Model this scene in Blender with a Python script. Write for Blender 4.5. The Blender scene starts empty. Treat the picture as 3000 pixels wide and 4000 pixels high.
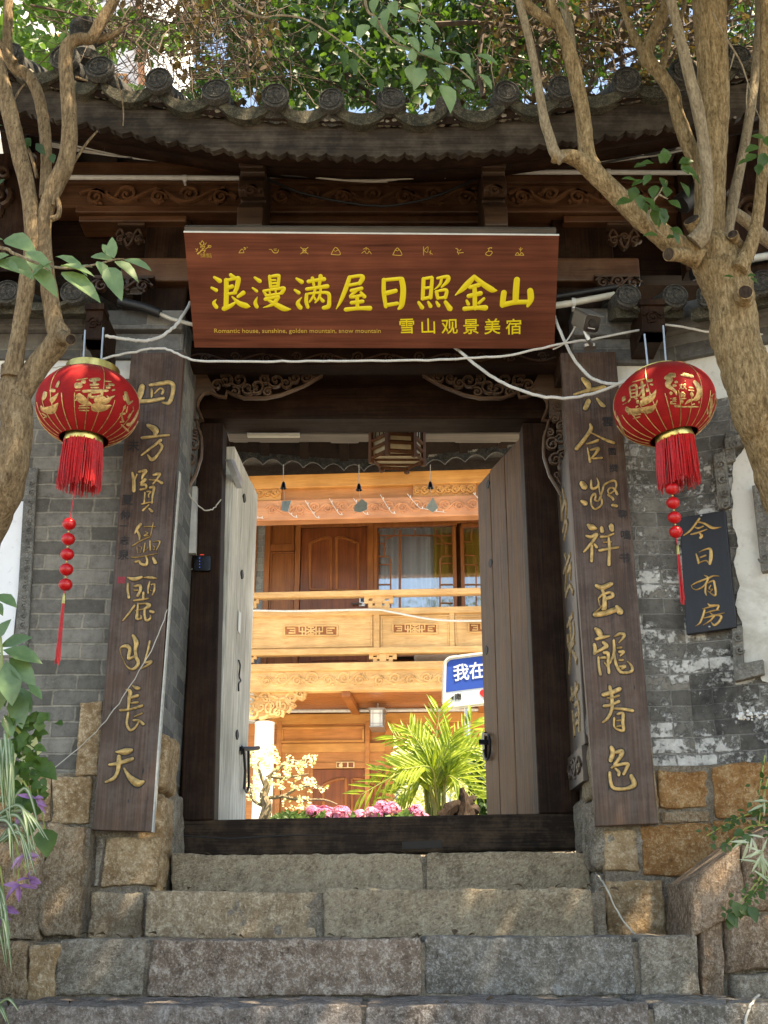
import bpy, bmesh, math, random
from mathutils import Vector, Matrix, noise
R = math.radians
scene = bpy.context.scene
# ---------------------------------------------------------------- camera, sky, sun, exposure
Z0 = 1.5                       # height of the lens above the lane
F = 4600.0                     # focal length in photo pixels (3000 x 4000)
PITCH = R(19.7)
CP, SP = math.cos(PITCH), math.sin(PITCH)
cam_data = bpy.data.cameras.new("camera")
cam = bpy.data.objects.new("camera", cam_data)
scene.collection.objects.link(cam)
cam.location = (0, 0, Z0)
cam.rotation_euler = (R(90) + PITCH, 0, 0)
cam_data.sensor_fit = 'VERTICAL'
cam_data.sensor_height = 32.0
cam_data.sensor_width = 24.0
cam_data.lens = F / 4000.0 * 32.0
cam_data.clip_start = 0.05
cam_data.clip_end = 4000
scene.camera = cam
scene.render.resolution_x, scene.render.resolution_y = 768, 1024

SUN_EL, SUN_AZ = R(60), R(120)   # azimuth clockwise from +Y : to the right, a little behind the lens
world = bpy.data.worlds.new("World")
scene.world = world
world.use_nodes = True
wn = world.node_tree
sky = wn.nodes.new("ShaderNodeTexSky")
sky.sky_type = 'NISHITA'
sky.sun_disc = False
sky.sun_elevation = SUN_EL
sky.sun_rotation = SUN_AZ
sky.altitude = 2400
wn.links.new(sky.outputs[0], wn.nodes["Background"].inputs[0])
wn.nodes["Background"].inputs[1].default_value = 0.15
sun_data = bpy.data.lights.new("sun", 'SUN')
sun_data.energy = 4.2
sun_data.angle = R(0.5)
sun_data.color = (1.0, 0.95, 0.86)
sun = bpy.data.objects.new("sun", sun_data)
scene.collection.objects.link(sun)
sd = Vector((math.sin(SUN_AZ) * math.cos(SUN_EL), math.cos(SUN_AZ) * math.cos(SUN_EL), math.sin(SUN_EL)))
sun.rotation_euler = sd.to_track_quat('Z', 'Y').to_euler()
sun.location = (4, -4, 12)
scene.view_settings.view_transform = 'Standard'
scene.view_settings.look = 'None'
scene.view_settings.exposure = 2.15
scene.view_settings.use_white_balance = True
scene.view_settings.white_balance_temperature = 9000
scene.view_settings.white_balance_tint = 10
scene.view_settings.gamma = 1.0
scene.cycles.max_bounces = 8
scene.cycles.diffuse_bounces = 4
scene.cycles.transparent_max_bounces = 8
try:
    scene.cycles.use_denoising = True
except Exception:
    pass

# ---------------------------------------------------------------- rays and frames
def ray(px, py):
    u = (px - 1500) / F
    v = (2000 - py) / F
    return Vector((u, CP - v * SP, SP + v * CP))

def P(px, py, Y):
    d = ray(px, py)
    t = Y / d.y
    return Vector((d.x * t, Y, Z0 + d.z * t))

def mpp(py, Y):
    """metres per photo pixel at height py on the plane Y"""
    d = ray(1500, py)
    return Y / d.y / F

class Frame:
    """a flat face in the place: origin, right and up axes, normal towards the lane"""
    def __init__(s, O, Rv=(1, 0, 0), U=(0, 0, 1)):
        s.O = Vector(O); s.R = Vector(Rv).normalized(); s.U = Vector(U).normalized()
        s.N = s.R.cross(s.U).normalized()
    def hit(s, px, py):
        d = ray(px, py); c = Vector((0, 0, Z0))
        t = (s.O - c).dot(s.N) / d.dot(s.N)
        q = c + d * t - s.O
        return q.dot(s.R), q.dot(s.U)
    def w(s, r, u, n=0.0):
        return s.O + s.R * r + s.U * u + s.N * n
    def at(s, px, py, n=0.0):
        r, u = s.hit(px, py)
        return s.w(r, u, n)
    def off(s, n):
        return Frame(s.O + s.N * n, s.R, s.U)

def FY(Y):
    return Frame((0, Y, Z0))

# ---------------------------------------------------------------- objects
WL = {}
col = scene.collection
def _link(o, parent, wloc):
    col.objects.link(o)
    WL[o.name] = Vector(wloc)
    if parent is not None:
        o.parent = parent
        o.location = Vector(wloc) - WL[parent.name]
    else:
        o.location = wloc
def tag(o, label=None, cat=None, group=None, kind=None):
    if label: o['label'] = label
    if cat: o['category'] = cat
    if group: o['group'] = group
    if kind: o['kind'] = kind
    return o
def thing(name, label, cat, loc=(0, 0, 0), group=None):
    o = bpy.data.objects.new(name, None)
    o.empty_display_size = 0.1
    _link(o, None, loc)
    return tag(o, label, cat, group)
def copy_tree(o, loc=None, parent=None):
    c = o.copy(); col.objects.link(c)
    if parent is not None: c.parent = parent
    if loc is not None: c.location = loc
    for ch in list(o.children):
        copy_tree(ch, None, c)
    return c

class MB:
    """collects shapes in world coordinates, links them as ONE mesh object"""
    def __init__(s):
        s.v = []; s.f = []
    def add(s, vs, fs):
        b = len(s.v)
        s.v.extend([tuple(p) for p in vs])
        s.f.extend([tuple(i + b for i in f) for f in fs])
        return s
    def hexa(s, p):
        return s.add(p, [(0, 3, 2, 1), (4, 5, 6, 7), (0, 1, 5, 4), (1, 2, 6, 5), (2, 3, 7, 6), (3, 0, 4, 7)])
    def box(s, x0, x1, y0, y1, z0, z1):
        return s.hexa([(x0, y0, z0), (x1, y0, z0), (x1, y1, z0), (x0, y1, z0),
                       (x0, y0, z1), (x1, y0, z1), (x1, y1, z1), (x0, y1, z1)])
    def fbox(s, fr, r0, r1, u0, u1, n0, n1):
        """box on a frame; n1 is the face towards the lane"""
        return s.hexa([fr.w(r0, u0, n1), fr.w(r1, u0, n1), fr.w(r1, u0, n0), fr.w(r0, u0, n0),
                       fr.w(r0, u1, n1), fr.w(r1, u1, n1), fr.w(r1, u1, n0), fr.w(r0, u1, n0)])
    def pbox(s, fr, x0, y0, x1, y1, n0, n1):
        xm, ym = (x0 + x1) / 2, (y0 + y1) / 2
        r0 = fr.hit(x0, ym)[0]; r1 = fr.hit(x1, ym)[0]
        u1 = fr.hit(xm, y0)[1]; u0 = fr.hit(xm, y1)[1]
        return s.fbox(fr, r0, r1, u0, u1, n0, n1)
    def quadbox(s, fr, pts, n0, n1):
        """pts: four photo corners TL TR BR BL"""
        q = [fr.hit(*p) for p in pts]
        a = [fr.w(r, u, n1) for r, u in q]; b = [fr.w(r, u, n0) for r, u in q]
        return s.hexa([a[3], a[2], b[2], b[3], a[0], a[1], b[1], b[0]])
    def prism(s, loop, off):
        n = len(loop); off = Vector(off)
        vs = [Vector(p) for p in loop] + [Vector(p) + off for p in loop]
        fs = [tuple(range(n)), tuple(reversed(range(n, 2 * n)))]
        for i in range(n):
            j = (i + 1) % n
            fs.append((j, i, n + i, n + j))
        return s.add(vs, fs)
    def tube(s, pts, rad, n=8, cap=True, flat=None):
        """flat = (normal vector, thickness): ribbon-like section lying on a face"""
        pts = [Vector(p) for p in pts]
        m = len(pts)
        if m < 2: return s
        if not hasattr(rad, '__len__'): rad = [rad] * m
        vs = []; prev = None
        for i in range(m):
            if i == 0: t = pts[1] - pts[0]
            elif i == m - 1: t = pts[-1] - pts[-2]
            else: t = pts[i + 1] - pts[i - 1]
            if t.length < 1e-9: t = Vector((0, 0, 1))
            t.normalize()
            if flat is not None:
                nn = flat[0](pts[i]) if callable(flat[0]) else flat[0]
                a = nn.cross(t)
                if a.length < 1e-6: a = Vector((1, 0, 0))
                a.normalize(); bvec = nn
                ra, rb = rad[i], flat[1]
            else:
                if prev is None:
                    up = Vector((0, 0, 1)) if abs(t.z) < 0.9 else Vector((1, 0, 0))
                    a = up.cross(t).normalized()
                else:
                    a = prev - t * prev.dot(t)
                    if a.length < 1e-6: a = Vector((1, 0, 0)).cross(t)
                    a.normalize()
                prev = a; bvec = t.cross(a); ra = rb = rad[i]
            for k in range(n):
                an = 2 * math.pi * k / n
                vs.append(pts[i] + a * (math.cos(an) * ra) + bvec * (math.sin(an) * rb))
        fs = []
        for i in range(m - 1):
            for k in range(n):
                k2 = (k + 1) % n
                fs.append((i * n + k, i * n + k2, (i + 1) * n + k2, (i + 1) * n + k))
        if cap:
            fs.append(tuple(reversed(range(n))))
            fs.append(tuple((m - 1) * n + k for k in range(n)))
        return s.add(vs, fs)
    def lathe(s, prof, c, n=24, mat=None):
        c = Vector(c); vs = []; fs = []
        for r, z in prof:
            for k in range(n):
                a = 2 * math.pi * k / n
                p = Vector((r * math.cos(a), r * math.sin(a), z))
                if mat is not None: p = mat @ p
                vs.append(c + p)
        m = len(prof)
        for i in range(m - 1):
            for k in range(n):
                k2 = (k + 1) % n
                fs.append((i * n + k, i * n + k2, (i + 1) * n + k2, (i + 1) * n + k))
        if prof[0][0] > 1e-5: fs.append(tuple(reversed(range(n))))
        if prof[-1][0] > 1e-5: fs.append(tuple((m - 1) * n + k for k in range(n)))
        return s.add(vs, fs)
    def ball(s, c, r, n=12, sq=1.0):
        prof = [(max(1e-4, r * math.sin(math.pi * i / 8)), -r * sq * math.cos(math.pi * i / 8)) for i in range(9)]
        return s.lathe(prof, c, n)
    def leaf(s, p, d, nrm, L, Wd, fold=0.25, droop=0.25, heart=False):
        p = Vector(p); d = Vector(d).normalized()
        side = d.cross(Vector(nrm))
        if side.length < 1e-4: side = d.cross(Vector((1, 0.3, 0.2)))
        side.normalize(); up = side.cross(d).normalized()
        prof = [(0, .02), (.12, .62), (.32, 1.0), (.6, .8), (.84, .38), (1, .02)] if heart else \
               [(0, .03), (.2, .55), (.45, 1.0), (.7, .75), (.88, .35), (1, .02)]
        mid, l, r = [], [], []
        for t, wv in prof:
            c = p + d * (L * t) - up * (droop * L * t * t)
            h = up * (fold * Wd * wv * 0.5)
            mid.append(c); l.append(c + side * (Wd * .5 * wv) + h); r.append(c - side * (Wd * .5 * wv) + h)
        k = len(prof); fs = []
        for i in range(k - 1):
            fs.append((i, i + 1, k + i + 1, k + i)); fs.append((i + 1, i, 2 * k + i, 2 * k + i + 1))
        return s.add(mid + l + r, fs)
    def build(s, name, mat, parent=None, smooth=True, bevel=0.0, ang=38, base=None):
        me = bpy.data.meshes.new(name)
        if parent is None or base == 'own':
            xs = [p[0] for p in s.v]; ys = [p[1] for p in s.v]; zs = [p[2] for p in s.v]
            w = Vector(((min(xs) + max(xs)) / 2, (min(ys) + max(ys)) / 2, min(zs)))
        else:
            w = WL[parent.name]
        me.from_pydata([(p[0] - w[0], p[1] - w[1], p[2] - w[2]) for p in s.v], [], s.f)
        me.materials.append(mat)
        if smooth:
            me.polygons.foreach_set('use_smooth', [True] * len(me.polygons))
            me.set_sharp_from_angle(angle=R(ang))
        me.update()
        o = bpy.data.objects.new(name, me)
        _link(o, parent, w)
        if bevel:
            b = o.modifiers.new('edge', 'BEVEL'); b.width = bevel; b.segments = 2; b.limit_method = 'ANGLE'; b.angle_limit = R(40)
        return o

def spline(pts, step=None, n=8):
    """Catmull-Rom through points with any number of components"""
    m = len(pts); k = len(pts[0]); out = []
    for i in range(m - 1):
        p0 = pts[max(i - 1, 0)]; p1 = pts[i]; p2 = pts[i + 1]; p3 = pts[min(i + 2, m - 1)]
        for j in range(n):
            t = j / n
            out.append(tuple(0.5 * ((2 * p1[c]) + (-p0[c] + p2[c]) * t + (2 * p0[c] - 5 * p1[c] + 4 * p2[c] - p3[c]) * t * t
                                    + (-p0[c] + 3 * p1[c] - 3 * p2[c] + p3[c]) * t ** 3) for c in range(k)))
    out.append(tuple(pts[-1]))
    return out

def strokes(mb, fr, x0, y0, sc, text, thick=0.004, wmul=1.0, n=6, lift=0.0):
    """brush strokes written in pixels of an enlarged detail; laid on the face fr"""
    for st in text.split(';'):
        st = st.strip()
        if not st: continue
        pts = [tuple(float(a) for a in t.split(',')) for t in st.split()]
        if len(pts) == 1: pts = [pts[0], (pts[0][0] + 2, pts[0][1] + 2, pts[0][2])]
        sp = spline(pts, n=6 if len(pts) > 2 else 4)
        wp, rad = [], []
        for x, y, w in sp:
            px, py = x0 + x / sc, y0 + y / sc
            wp.append(fr.at(px, py, lift))
            rr = abs(fr.hit(px + 1, py)[0] - fr.hit(px, py)[0])
            rad.append(max(0.0006, w / sc * 0.5 * rr * wmul))
        # rounded ends
        a = (wp[0] - wp[1]); b = (wp[-1] - wp[-2])
        if a.length > 1e-7 and b.length > 1e-7:
            a.normalize(); b.normalize()
            wp = [wp[0] + a * rad[0] * .8, wp[0] + a * rad[0] * .45] + wp + [wp[-1] + b * rad[-1] * .45, wp[-1] + b * rad[-1] * .8]
            rad = [rad[0] * .35, rad[0] * .8] + rad + [rad[-1] * .8, rad[-1] * .35]
        mb.tube(wp, rad, n, True, (fr.N, thick))

def text_on(mb, fr, s, r, u, size, thick=0.002, lift=0.0, align='CENTER', bold=0.0, sx=1.0, rot=0.0):
    cu = bpy.data.curves.new('t', 'FONT')
    cu.body = s; cu.size = size; cu.align_x = align; cu.align_y = 'CENTER'
    cu.extrude = thick; cu.offset = bold; cu.resolution_u = 3
    o = bpy.data.objects.new('t', cu); col.objects.link(o)
    dg = bpy.context.evaluated_depsgraph_get()
    me = bpy.data.meshes.new_from_object(o.evaluated_get(dg))
    c, sn = math.cos(rot), math.sin(rot)
    vs = []
    for v in me.vertices:
        x, y = v.co.x * sx, v.co.y
        vs.append(fr.w(r + x * c - y * sn, u + x * sn + y * c, v.co.z + lift))
    fs = [tuple(p.vertices) for p in me.polygons]
    mb.add(vs, fs)
    bpy.data.objects.remove(o); bpy.data.curves.remove(cu); bpy.data.meshes.remove(me)

def axis_pts(L, r, res):
    k = max(1, int(round((L - 2 * r) / res)))
    return [0, r * .35] + [r + (L - 2 * r) * i / k for i in range(k + 1)] + [L - r * .35, L]
def stone(mb, x0, x1, y0, y1, z0, z1, amp=0.012, r=0.02, res=0.03, seed=0, fn=None):
    """rounded, roughly dressed stone block; fn maps (x,y,z) to the world"""
    r = min(r, (x1 - x0) * .3, (y1 - y0) * .3, (z1 - z0) * .3)
    ax, ay, az = axis_pts(x1 - x0, r, res), axis_pts(y1 - y0, r, max(res, .06)), axis_pts(z1 - z0, r, res)
    idx = {}; vs = []; fs = []
    c = Vector(((x0 + x1) / 2, (y0 + y1) / 2, (z0 + z1) / 2)); h = Vector((x1 - x0, y1 - y0, z1 - z0)) / 2
    so = Vector((seed * 7.31, seed * 3.7, seed * 1.9))
    def vert(i, j, k):
        key = (i, j, k)
        if key in idx: return idx[key]
        p = Vector((x0 + ax[i], y0 + ay[j], z0 + az[k])) - c
        q = Vector([max(-(h[a] - r), min(h[a] - r, p[a])) for a in range(3)])
        d = p - q
        nrm = d.normalized() if d.length > 1e-6 else Vector((0, -1, 0))
        if d.length > 1e-6: p = q + nrm * r
        w = p + c
        dv = noise.noise((w + so) * 5) * 1.0 + noise.noise((w + so) * 14) * .6 + noise.noise((w + so) * 34) * .5 + noise.noise((w + so) * 62) * .35
        w = w + nrm * (dv * amp)
        # out-of-square outline
        w.x += noise.noise(Vector((w.z * 4, seed * 3.3, w.x * 2))) * amp * 1.2
        w.z += noise.noise(Vector((w.x * 4, seed * 5.1, w.z * 2))) * amp * 1.2
        idx[key] = len(vs); vs.append(fn(w) if fn else w)
        return idx[key]
    nx, ny, nz = len(ax) - 1, len(ay) - 1, len(az) - 1
    for i in range(nx):
        for k in range(nz):
            fs.append((vert(i, 0, k), vert(i + 1, 0, k), vert(i + 1, 0, k + 1), vert(i, 0, k + 1)))
            fs.append((vert(i, ny, k), vert(i, ny, k + 1), vert(i + 1, ny, k + 1), vert(i + 1, ny, k)))
        for j in range(ny):
            fs.append((vert(i, j, nz), vert(i + 1, j, nz), vert(i + 1, j + 1, nz), vert(i, j + 1, nz)))
            fs.append((vert(i, j, 0), vert(i, j + 1, 0), vert(i + 1, j + 1, 0), vert(i + 1, j, 0)))
    for j in range(ny):
        for k in range(nz):
            fs.append((vert(0, j, k), vert(0, j, k + 1), vert(0, j + 1, k + 1), vert(0, j + 1, k)))
            fs.append((vert(nx, j, k), vert(nx, j + 1, k), vert(nx, j + 1, k + 1), vert(nx, j, k + 1)))
    mb.add(vs, fs)

def spiral(fr, r, u, rad, turns=1.6, a0=0.0, d=1, n=22, lift=0.0):
    pts = []
    for i in range(n + 1):
        t = i / n
        a = a0 + d * turns * 2 * math.pi * t
        q = rad * (1 - t) ** .8
        pts.append(fr.w(r + q * math.cos(a), u + q * math.sin(a), lift))
    return pts
def scroll_band(mb, fr, r0, r1, u0, u1, n, w=0.008, th=0.012, lift=0.0, seed=1):
    """carved running scroll with leaves between two heights"""
    rg = random.Random(seed)
    um = (u0 + u1) / 2; h = (u1 - u0) / 2; st = (r1 - r0) / n
    wave = [(r0 + (r1 - r0) * i / (n * 8), um + h * .55 * math.sin(math.pi * i / 8 + .3)) for i in range(n * 8 + 1)]
    mb.tube([fr.w(a, b, lift) for a, b in wave], [w] * len(wave), 6, True, (fr.N, th))
    for i in range(n):
        s = 1 if i % 2 == 0 else -1
        c = r0 + st * (i + .5)
        rad = min(h * .75, st * .45) * rg.uniform(.85, 1.05)
        pts = spiral(fr, c, um - s * h * .12, rad, 1.5, rg.uniform(-.3, .3) + (0 if s > 0 else math.pi), s, 20, lift)
        mb.tube(pts, [w * (1.1 - .6 * k / 20) for k in range(21)], 6, True, (fr.N, th))
        b = fr.w(c, um - s * h * .12, lift); mb.tube([b - fr.R * w * .6, b, b + fr.R * w * .6], [w * .5, w * 1.1, w * .5], 6, True, (fr.N, th * 1.1))
        for _ in range(3):
            a = rg.uniform(0, 6.28); q = rad * rg.uniform(.9, 1.25)
            p = Vector((c + q * math.cos(a), um + q * .8 * math.sin(a)))
            p.y = max(u0 + w, min(u1 - w, p.y))
            e = p + Vector((math.cos(a + 1.0), math.sin(a + 1.0))) * rad * .5
            e.y = max(u0 + w, min(u1 - w, e.y))
            mb.tube([fr.w(p.x, p.y, lift), fr.w((p.x + e.x) / 2, (p.y + e.y) / 2, lift), fr.w(e.x, e.y, lift)], [w * .5, w * 1.2, w * .2], 6, True, (fr.N, th * .8))
# ---------------------------------------------------------------- materials
class NT:
    def __init__(s, name):
        s.m = bpy.data.materials.new(name); s.m.use_nodes = True
        s.t = s.m.node_tree; s.b = s.t.nodes['Principled BSDF']; s.out = s.t.nodes['Material Output']
    def n(s, kind, ins=None, **at):
        x = s.t.nodes.new('ShaderNode' + kind)
        for k, v in at.items(): setattr(x, k, v)
        for k, v in (ins or {}).items():
            if hasattr(v, 'is_output'): s.t.links.new(v, x.inputs[k])
            else: x.inputs[k].default_value = v
        return x
    def coord(s, scale=(1, 1, 1), rot=(0, 0, 0), loc=(0, 0, 0)):
        tc = s.n('TexCoord')
        return s.n('Mapping', {'Vector': tc.outputs['Object'], 'Scale': scale, 'Rotation': rot, 'Location': loc}).outputs[0]
    def noise(s, vec, scale, detail=6, rough=.6, dist=0.0):
        return s.n('TexNoise', {'Vector': vec, 'Scale': scale, 'Detail': detail, 'Roughness': rough, 'Distortion': dist}).outputs['Fac']
    def ramp(s, fac, stops):
        r = s.n('ValToRGB', {'Fac': fac}); cr = r.color_ramp
        while len(cr.elements) < len(stops): cr.elements.new(.5)
        for e, (p, c) in zip(cr.elements, stops):
            e.position = p; e.color = (c, c, c, 1) if not hasattr(c, '__len__') else (c[0], c[1], c[2], 1)
        return r.outputs[0]
    def mix(s, fac, a, b, mode='MIX'):
        x = s.n('Mix', data_type='RGBA', blend_type=mode)
        for k, v in ((0, fac), (6, a), (7, b)):
            if hasattr(v, 'is_output'): s.t.links.new(v, x.inputs[k])
            elif k == 0: x.inputs[0].default_value = v
            else: x.inputs[k].default_value = (v[0], v[1], v[2], 1)
        return x.outputs[2]
    def math(s, op, a, b=0.0):
        x = s.n('Math', operation=op)
        for k, v in ((0, a), (1, b)):
            if hasattr(v, 'is_output'): s.t.links.new(v, x.inputs[k])
            else: x.inputs[k].default_value = v
        return x.outputs[0]
    def set(s, **kw):
        for k, v in kw.items():
            k = k.replace('_', ' ')
            i = s.b.inputs[k]
            if hasattr(v, 'is_output'): s.t.links.new(v, i)
            elif hasattr(v, '__len__') and len(v) == 3: i.default_value = (v[0], v[1], v[2], 1)
            else: i.default_value = v
        return s
    def bump(s, h, strength=.4, dist=.01):
        b = s.n('Bump', {'Height': h, 'Strength': strength, 'Distance': dist})
        s.t.links.new(b.outputs[0], s.b.inputs['Normal'])
        return s

def wood(name, dark, light, axis='X', rough=.55, bump=.35, scale=1.0, wear=None, wear_amt=.5, spec=.4, streak=1.0):
    t = NT(name)
    sc = [26 * scale] * 3; sc['XYZ'.index(axis)] = 1.5 * scale
    v = t.coord(tuple(sc))
    g1 = t.noise(v, 1.0, 7, .62, .7)
    sc2 = [110 * scale] * 3; sc2['XYZ'.index(axis)] = 3.0 * scale
    g2 = t.noise(t.coord(tuple(sc2)), 1.0, 3, .6, .2)
    big = t.noise(t.coord((1, 1, 1)), 2.3, 3, .5)
    h = t.math('ADD', t.math('MULTIPLY', g1, .62 * streak), t.math('MULTIPLY', g2, .38 * streak))
    if streak < 1: h = t.math('ADD', h, .5 * (1 - streak))
    c = t.ramp(h, [(.30, dark), (.5, [(a * .45 + b * .55) for a, b in zip(dark, light)]), (.68, light)])
    c = t.mix(t.ramp(big, [(.35, 0.0), (.7, .55)]), c, tuple(a * .62 for a in dark))
    if wear is not None:
        w = t.noise(t.coord((3, 3, 3)), 2.2, 8, .72)
        c = t.mix(t.ramp(t.math('ADD', w, t.math('MULTIPLY', g2, .35)), [(.62, 0.0), (.86, wear_amt)]), c, wear)
    rg = t.math('ADD', rough - .14, t.math('MULTIPLY', g1, .28))
    t.set(Base_Color=c, Roughness=rg, Specular_IOR_Level=spec).bump(h, bump, .006)
    return t.m

def plain(name, c, rough=.5, metal=0.0, var=.12, nscale=14, bump=0.0, spec=.5):
    t = NT(name)
    nz = t.noise(t.coord(), nscale, 5, .6)
    cc = t.ramp(nz, [(.3, tuple(a * (1 - var) for a in c)), (.7, tuple(min(1, a * (1 + var)) for a in c))])
    t.set(Base_Color=cc, Roughness=t.math('ADD', rough - .08, t.math('MULTIPLY', nz, .16)), Metallic=metal, Specular_IOR_Level=spec)
    if bump: t.bump(nz, bump, .004)
    return t.m

def stone_mat(name, cols, fleck=None, dark=(.02, .018, .015), scale=1.0, bump=.7, tool=0.0, rot=0.6, white=0.0, pit=.5):
    """weathered stone: three tones, dark pits, pale flecks, optional chisel marks"""
    t = NT(name)
    v = t.coord()
    big = t.noise(v, 3.2 * scale, 5, .6, .5)
    mid = t.noise(v, 17 * scale, 8, .68)
    fine = t.noise(v, 95 * scale, 7, .82)
    f = t.math('ADD', t.math('MULTIPLY', big, .5), t.math('MULTIPLY', mid, .5))
    c = t.ramp(f, [(.33, cols[0]), (.5, cols[1]), (.66, cols[2])])
    fl = t.ramp(t.math('ADD', t.math('MULTIPLY', fine, .7), t.math('MULTIPLY', mid, .3)), [(.50, 0.0), (.60, .9)])
    c = t.mix(fl, c, fleck or tuple(min(1, a * 1.55) for a in cols[2]))
    pits = t.ramp(t.noise(v, 42 * scale, 6, .7, 1.0), [(.32, pit), (.44, 0.0)])
    c = t.mix(pits, c, dark)
    if white:
        wn_ = t.ramp(t.noise(v, 7, 9, .75, .4), [(.56, 0.0), (.7, white)])
        c = t.mix(wn_, c, (.55, .55, .55))
    grit = t.noise(v, 46 * scale, 5, .72, .3)
    c = t.mix(t.ramp(grit, [(.34, .45), (.45, 0.0)]), c, tuple(a * .38 for a in cols[0]))
    c = t.mix(t.ramp(grit, [(.55, 0.0), (.66, .7)]), c, fleck or cols[2])
    h = t.math('ADD', t.math('ADD', t.math('MULTIPLY', mid, .5), t.math('MULTIPLY', fine, .35)), t.math('MULTIPLY', grit, .8))
    if tool:
        tv = t.n('Mapping', {'Vector': t.coord((1, 1, 1), (0, rot, 0)), 'Scale': (40, 34, 85)}).outputs[0]
        tn = t.noise(tv, 1.6, 4, .6, .6)
        h = t.math('ADD', h, t.math('MULTIPLY', tn, tool))
        c = t.mix(t.ramp(tn, [(.34, .45), (.47, 0.0)]), c, tuple(a * .5 for a in cols[0]))
        c = t.mix(t.ramp(tn, [(.55, 0.0), (.68, .5)]), c, fleck or cols[2])
    t.set(Base_Color=c, Roughness=.9, Specular_IOR_Level=.2).bump(h, min(1, bump * 1.35), .022)
    return t.m

def brick_mat(name, c1, c2, mortar, plane='XZ', bw=.205, rh=.071, white=0.0, wbase=.60, ms=.0045, stain=.5, rotz=0.0, dark=0.0):
    t = NT(name)
    tc = t.n('TexCoord')
    v = tc.outputs['Object']
    if rotz: v = t.n('Mapping', {'Vector': v, 'Rotation': (0, 0, rotz)}).outputs[0]
    sp = t.n('SeparateXYZ', {'Vector': v})
    wob = t.noise(v, 6, 3, .5)
    z = t.math('ADD', sp.outputs[2], t.math('MULTIPLY', t.math('SUBTRACT', wob, .5), .020))
    x = t.math('ADD', sp.outputs[0 if plane[0] == 'X' else 1], t.math('MULTIPLY', t.math('SUBTRACT', t.noise(v, 9, 3, .6), .5), .034))
    uv = t.n('CombineXYZ', {'X': x, 'Y': z}).outputs[0]
    b = t.n('TexBrick', {'Vector': uv, 'Color1': (*c1, 1), 'Color2': (*c2, 1), 'Mortar': (*mortar, 1), 'Scale': 1.0,
                         'Mortar Size': ms, 'Mortar Smooth': .25, 'Bias': 0.0, 'Brick Width': bw, 'Row Height': rh})
    b.offset = .5
    n1 = t.noise(v, 24, 8, .7); n2 = t.noise(v, 4, 6, .65)
    c = t.mix(t.ramp(n1, [(.32, .65), (.55, 0.0)]), b.outputs[0], tuple(a * .42 for a in c1))
    c = t.mix(t.ramp(n2, [(.45, 0.0), (.75, stain)]), c, tuple(a * .5 for a in c1))
    fl = t.ramp(t.noise(v, 70, 4, .75), [(.6, 0.0), (.75, .5)])
    per = t.n('TexBrick', {'Vector': uv, 'Color1': (0, 0, 0, 1), 'Color2': (1, 1, 1, 1), 'Mortar': (.5, .5, .5, 1), 'Scale': 1.0, 'Mortar Size': 0.0, 'Bias': 0.0, 'Brick Width': bw, 'Row Height': rh}); per.offset = .5
    rb = t.n('SeparateColor', {'Color': per.outputs[0]}).outputs[0]
    c = t.mix(fl, c, tuple(min(1, a * 2.0) for a in c2))
    c = t.mix(t.ramp(rb, [(.0, .38), (.5, 0.0)]), c, tuple(a * .5 for a in c1))
    c = t.mix(t.ramp(rb, [(.6, 0.0), (1.0, .35)]), c, (.27, .245, .20))
    h = t.math('SUBTRACT', t.math('MULTIPLY', n1, .5), t.math('MULTIPLY', b.outputs[1], .9))
    if dark:
        dn = t.ramp(t.noise(v, 2.3, 7, .7, .4), [(.50, 0.0), (.62, dark)])
        c = t.mix(dn, c, (.018, .018, .02))
    if white:
        wn_ = t.noise(v, 3.4, 10, .68, .6)
        # the peel follows the courses: joints hold whitewash less
        edge = t.noise(v, 38, 8, .75)
        wv = t.math('ADD', t.math('ADD', t.math('MULTIPLY', wn_, .8), .1), t.math('ADD', t.math('MULTIPLY', t.math('SUBTRACT', rb, .5), .085), t.math('MULTIPLY', t.math('SUBTRACT', edge, .5), .42)))
        wv = t.math('SUBTRACT', wv, t.math('MULTIPLY', b.outputs[1], .06))
        msk = t.ramp(wv, [(wbase, 0.0), (wbase + .05, white)])
        c = t.mix(msk, c, t.ramp(n1, [(.3, (.30, .295, .27)), (.62, (.60, .59, .56))]))
        h = t.math('ADD', h, t.math('MULTIPLY', msk, .6))
    run = t.noise(t.n('Mapping', {'Vector': v, 'Scale': (7, 7, .9)}).outputs[0], 1.0, 7, .7, .3)
    c = t.mix(t.ramp(run, [(.52, 0.0), (.70, .32)]), c, (.06, .054, .044))
    t.set(Base_Color=c, Roughness=.92, Specular_IOR_Level=.2).bump(h, .95, .012)
    return t.m

def plaster_mat(name, c=(.70, .70, .67), stain=(.33, .31, .27), amt=.6):
    t = NT(name)
    v = t.coord()
    n1 = t.noise(v, 3.0, 9, .68, .5); n2 = t.noise(v, 26, 6, .7)
    cc = t.mix(t.ramp(n1, [(.48, 0.0), (.72, amt)]), c, stain)
    cc = t.mix(t.ramp(n2, [(.30, .55), (.42, 0.0)]), cc, tuple(a * .6 for a in c))
    t.set(Base_Color=cc, Roughness=.9, Specular_IOR_Level=.2).bump(t.math('ADD', n1, t.math('MULTIPLY', n2, .5)), .5, .01)
    return t.m

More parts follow.
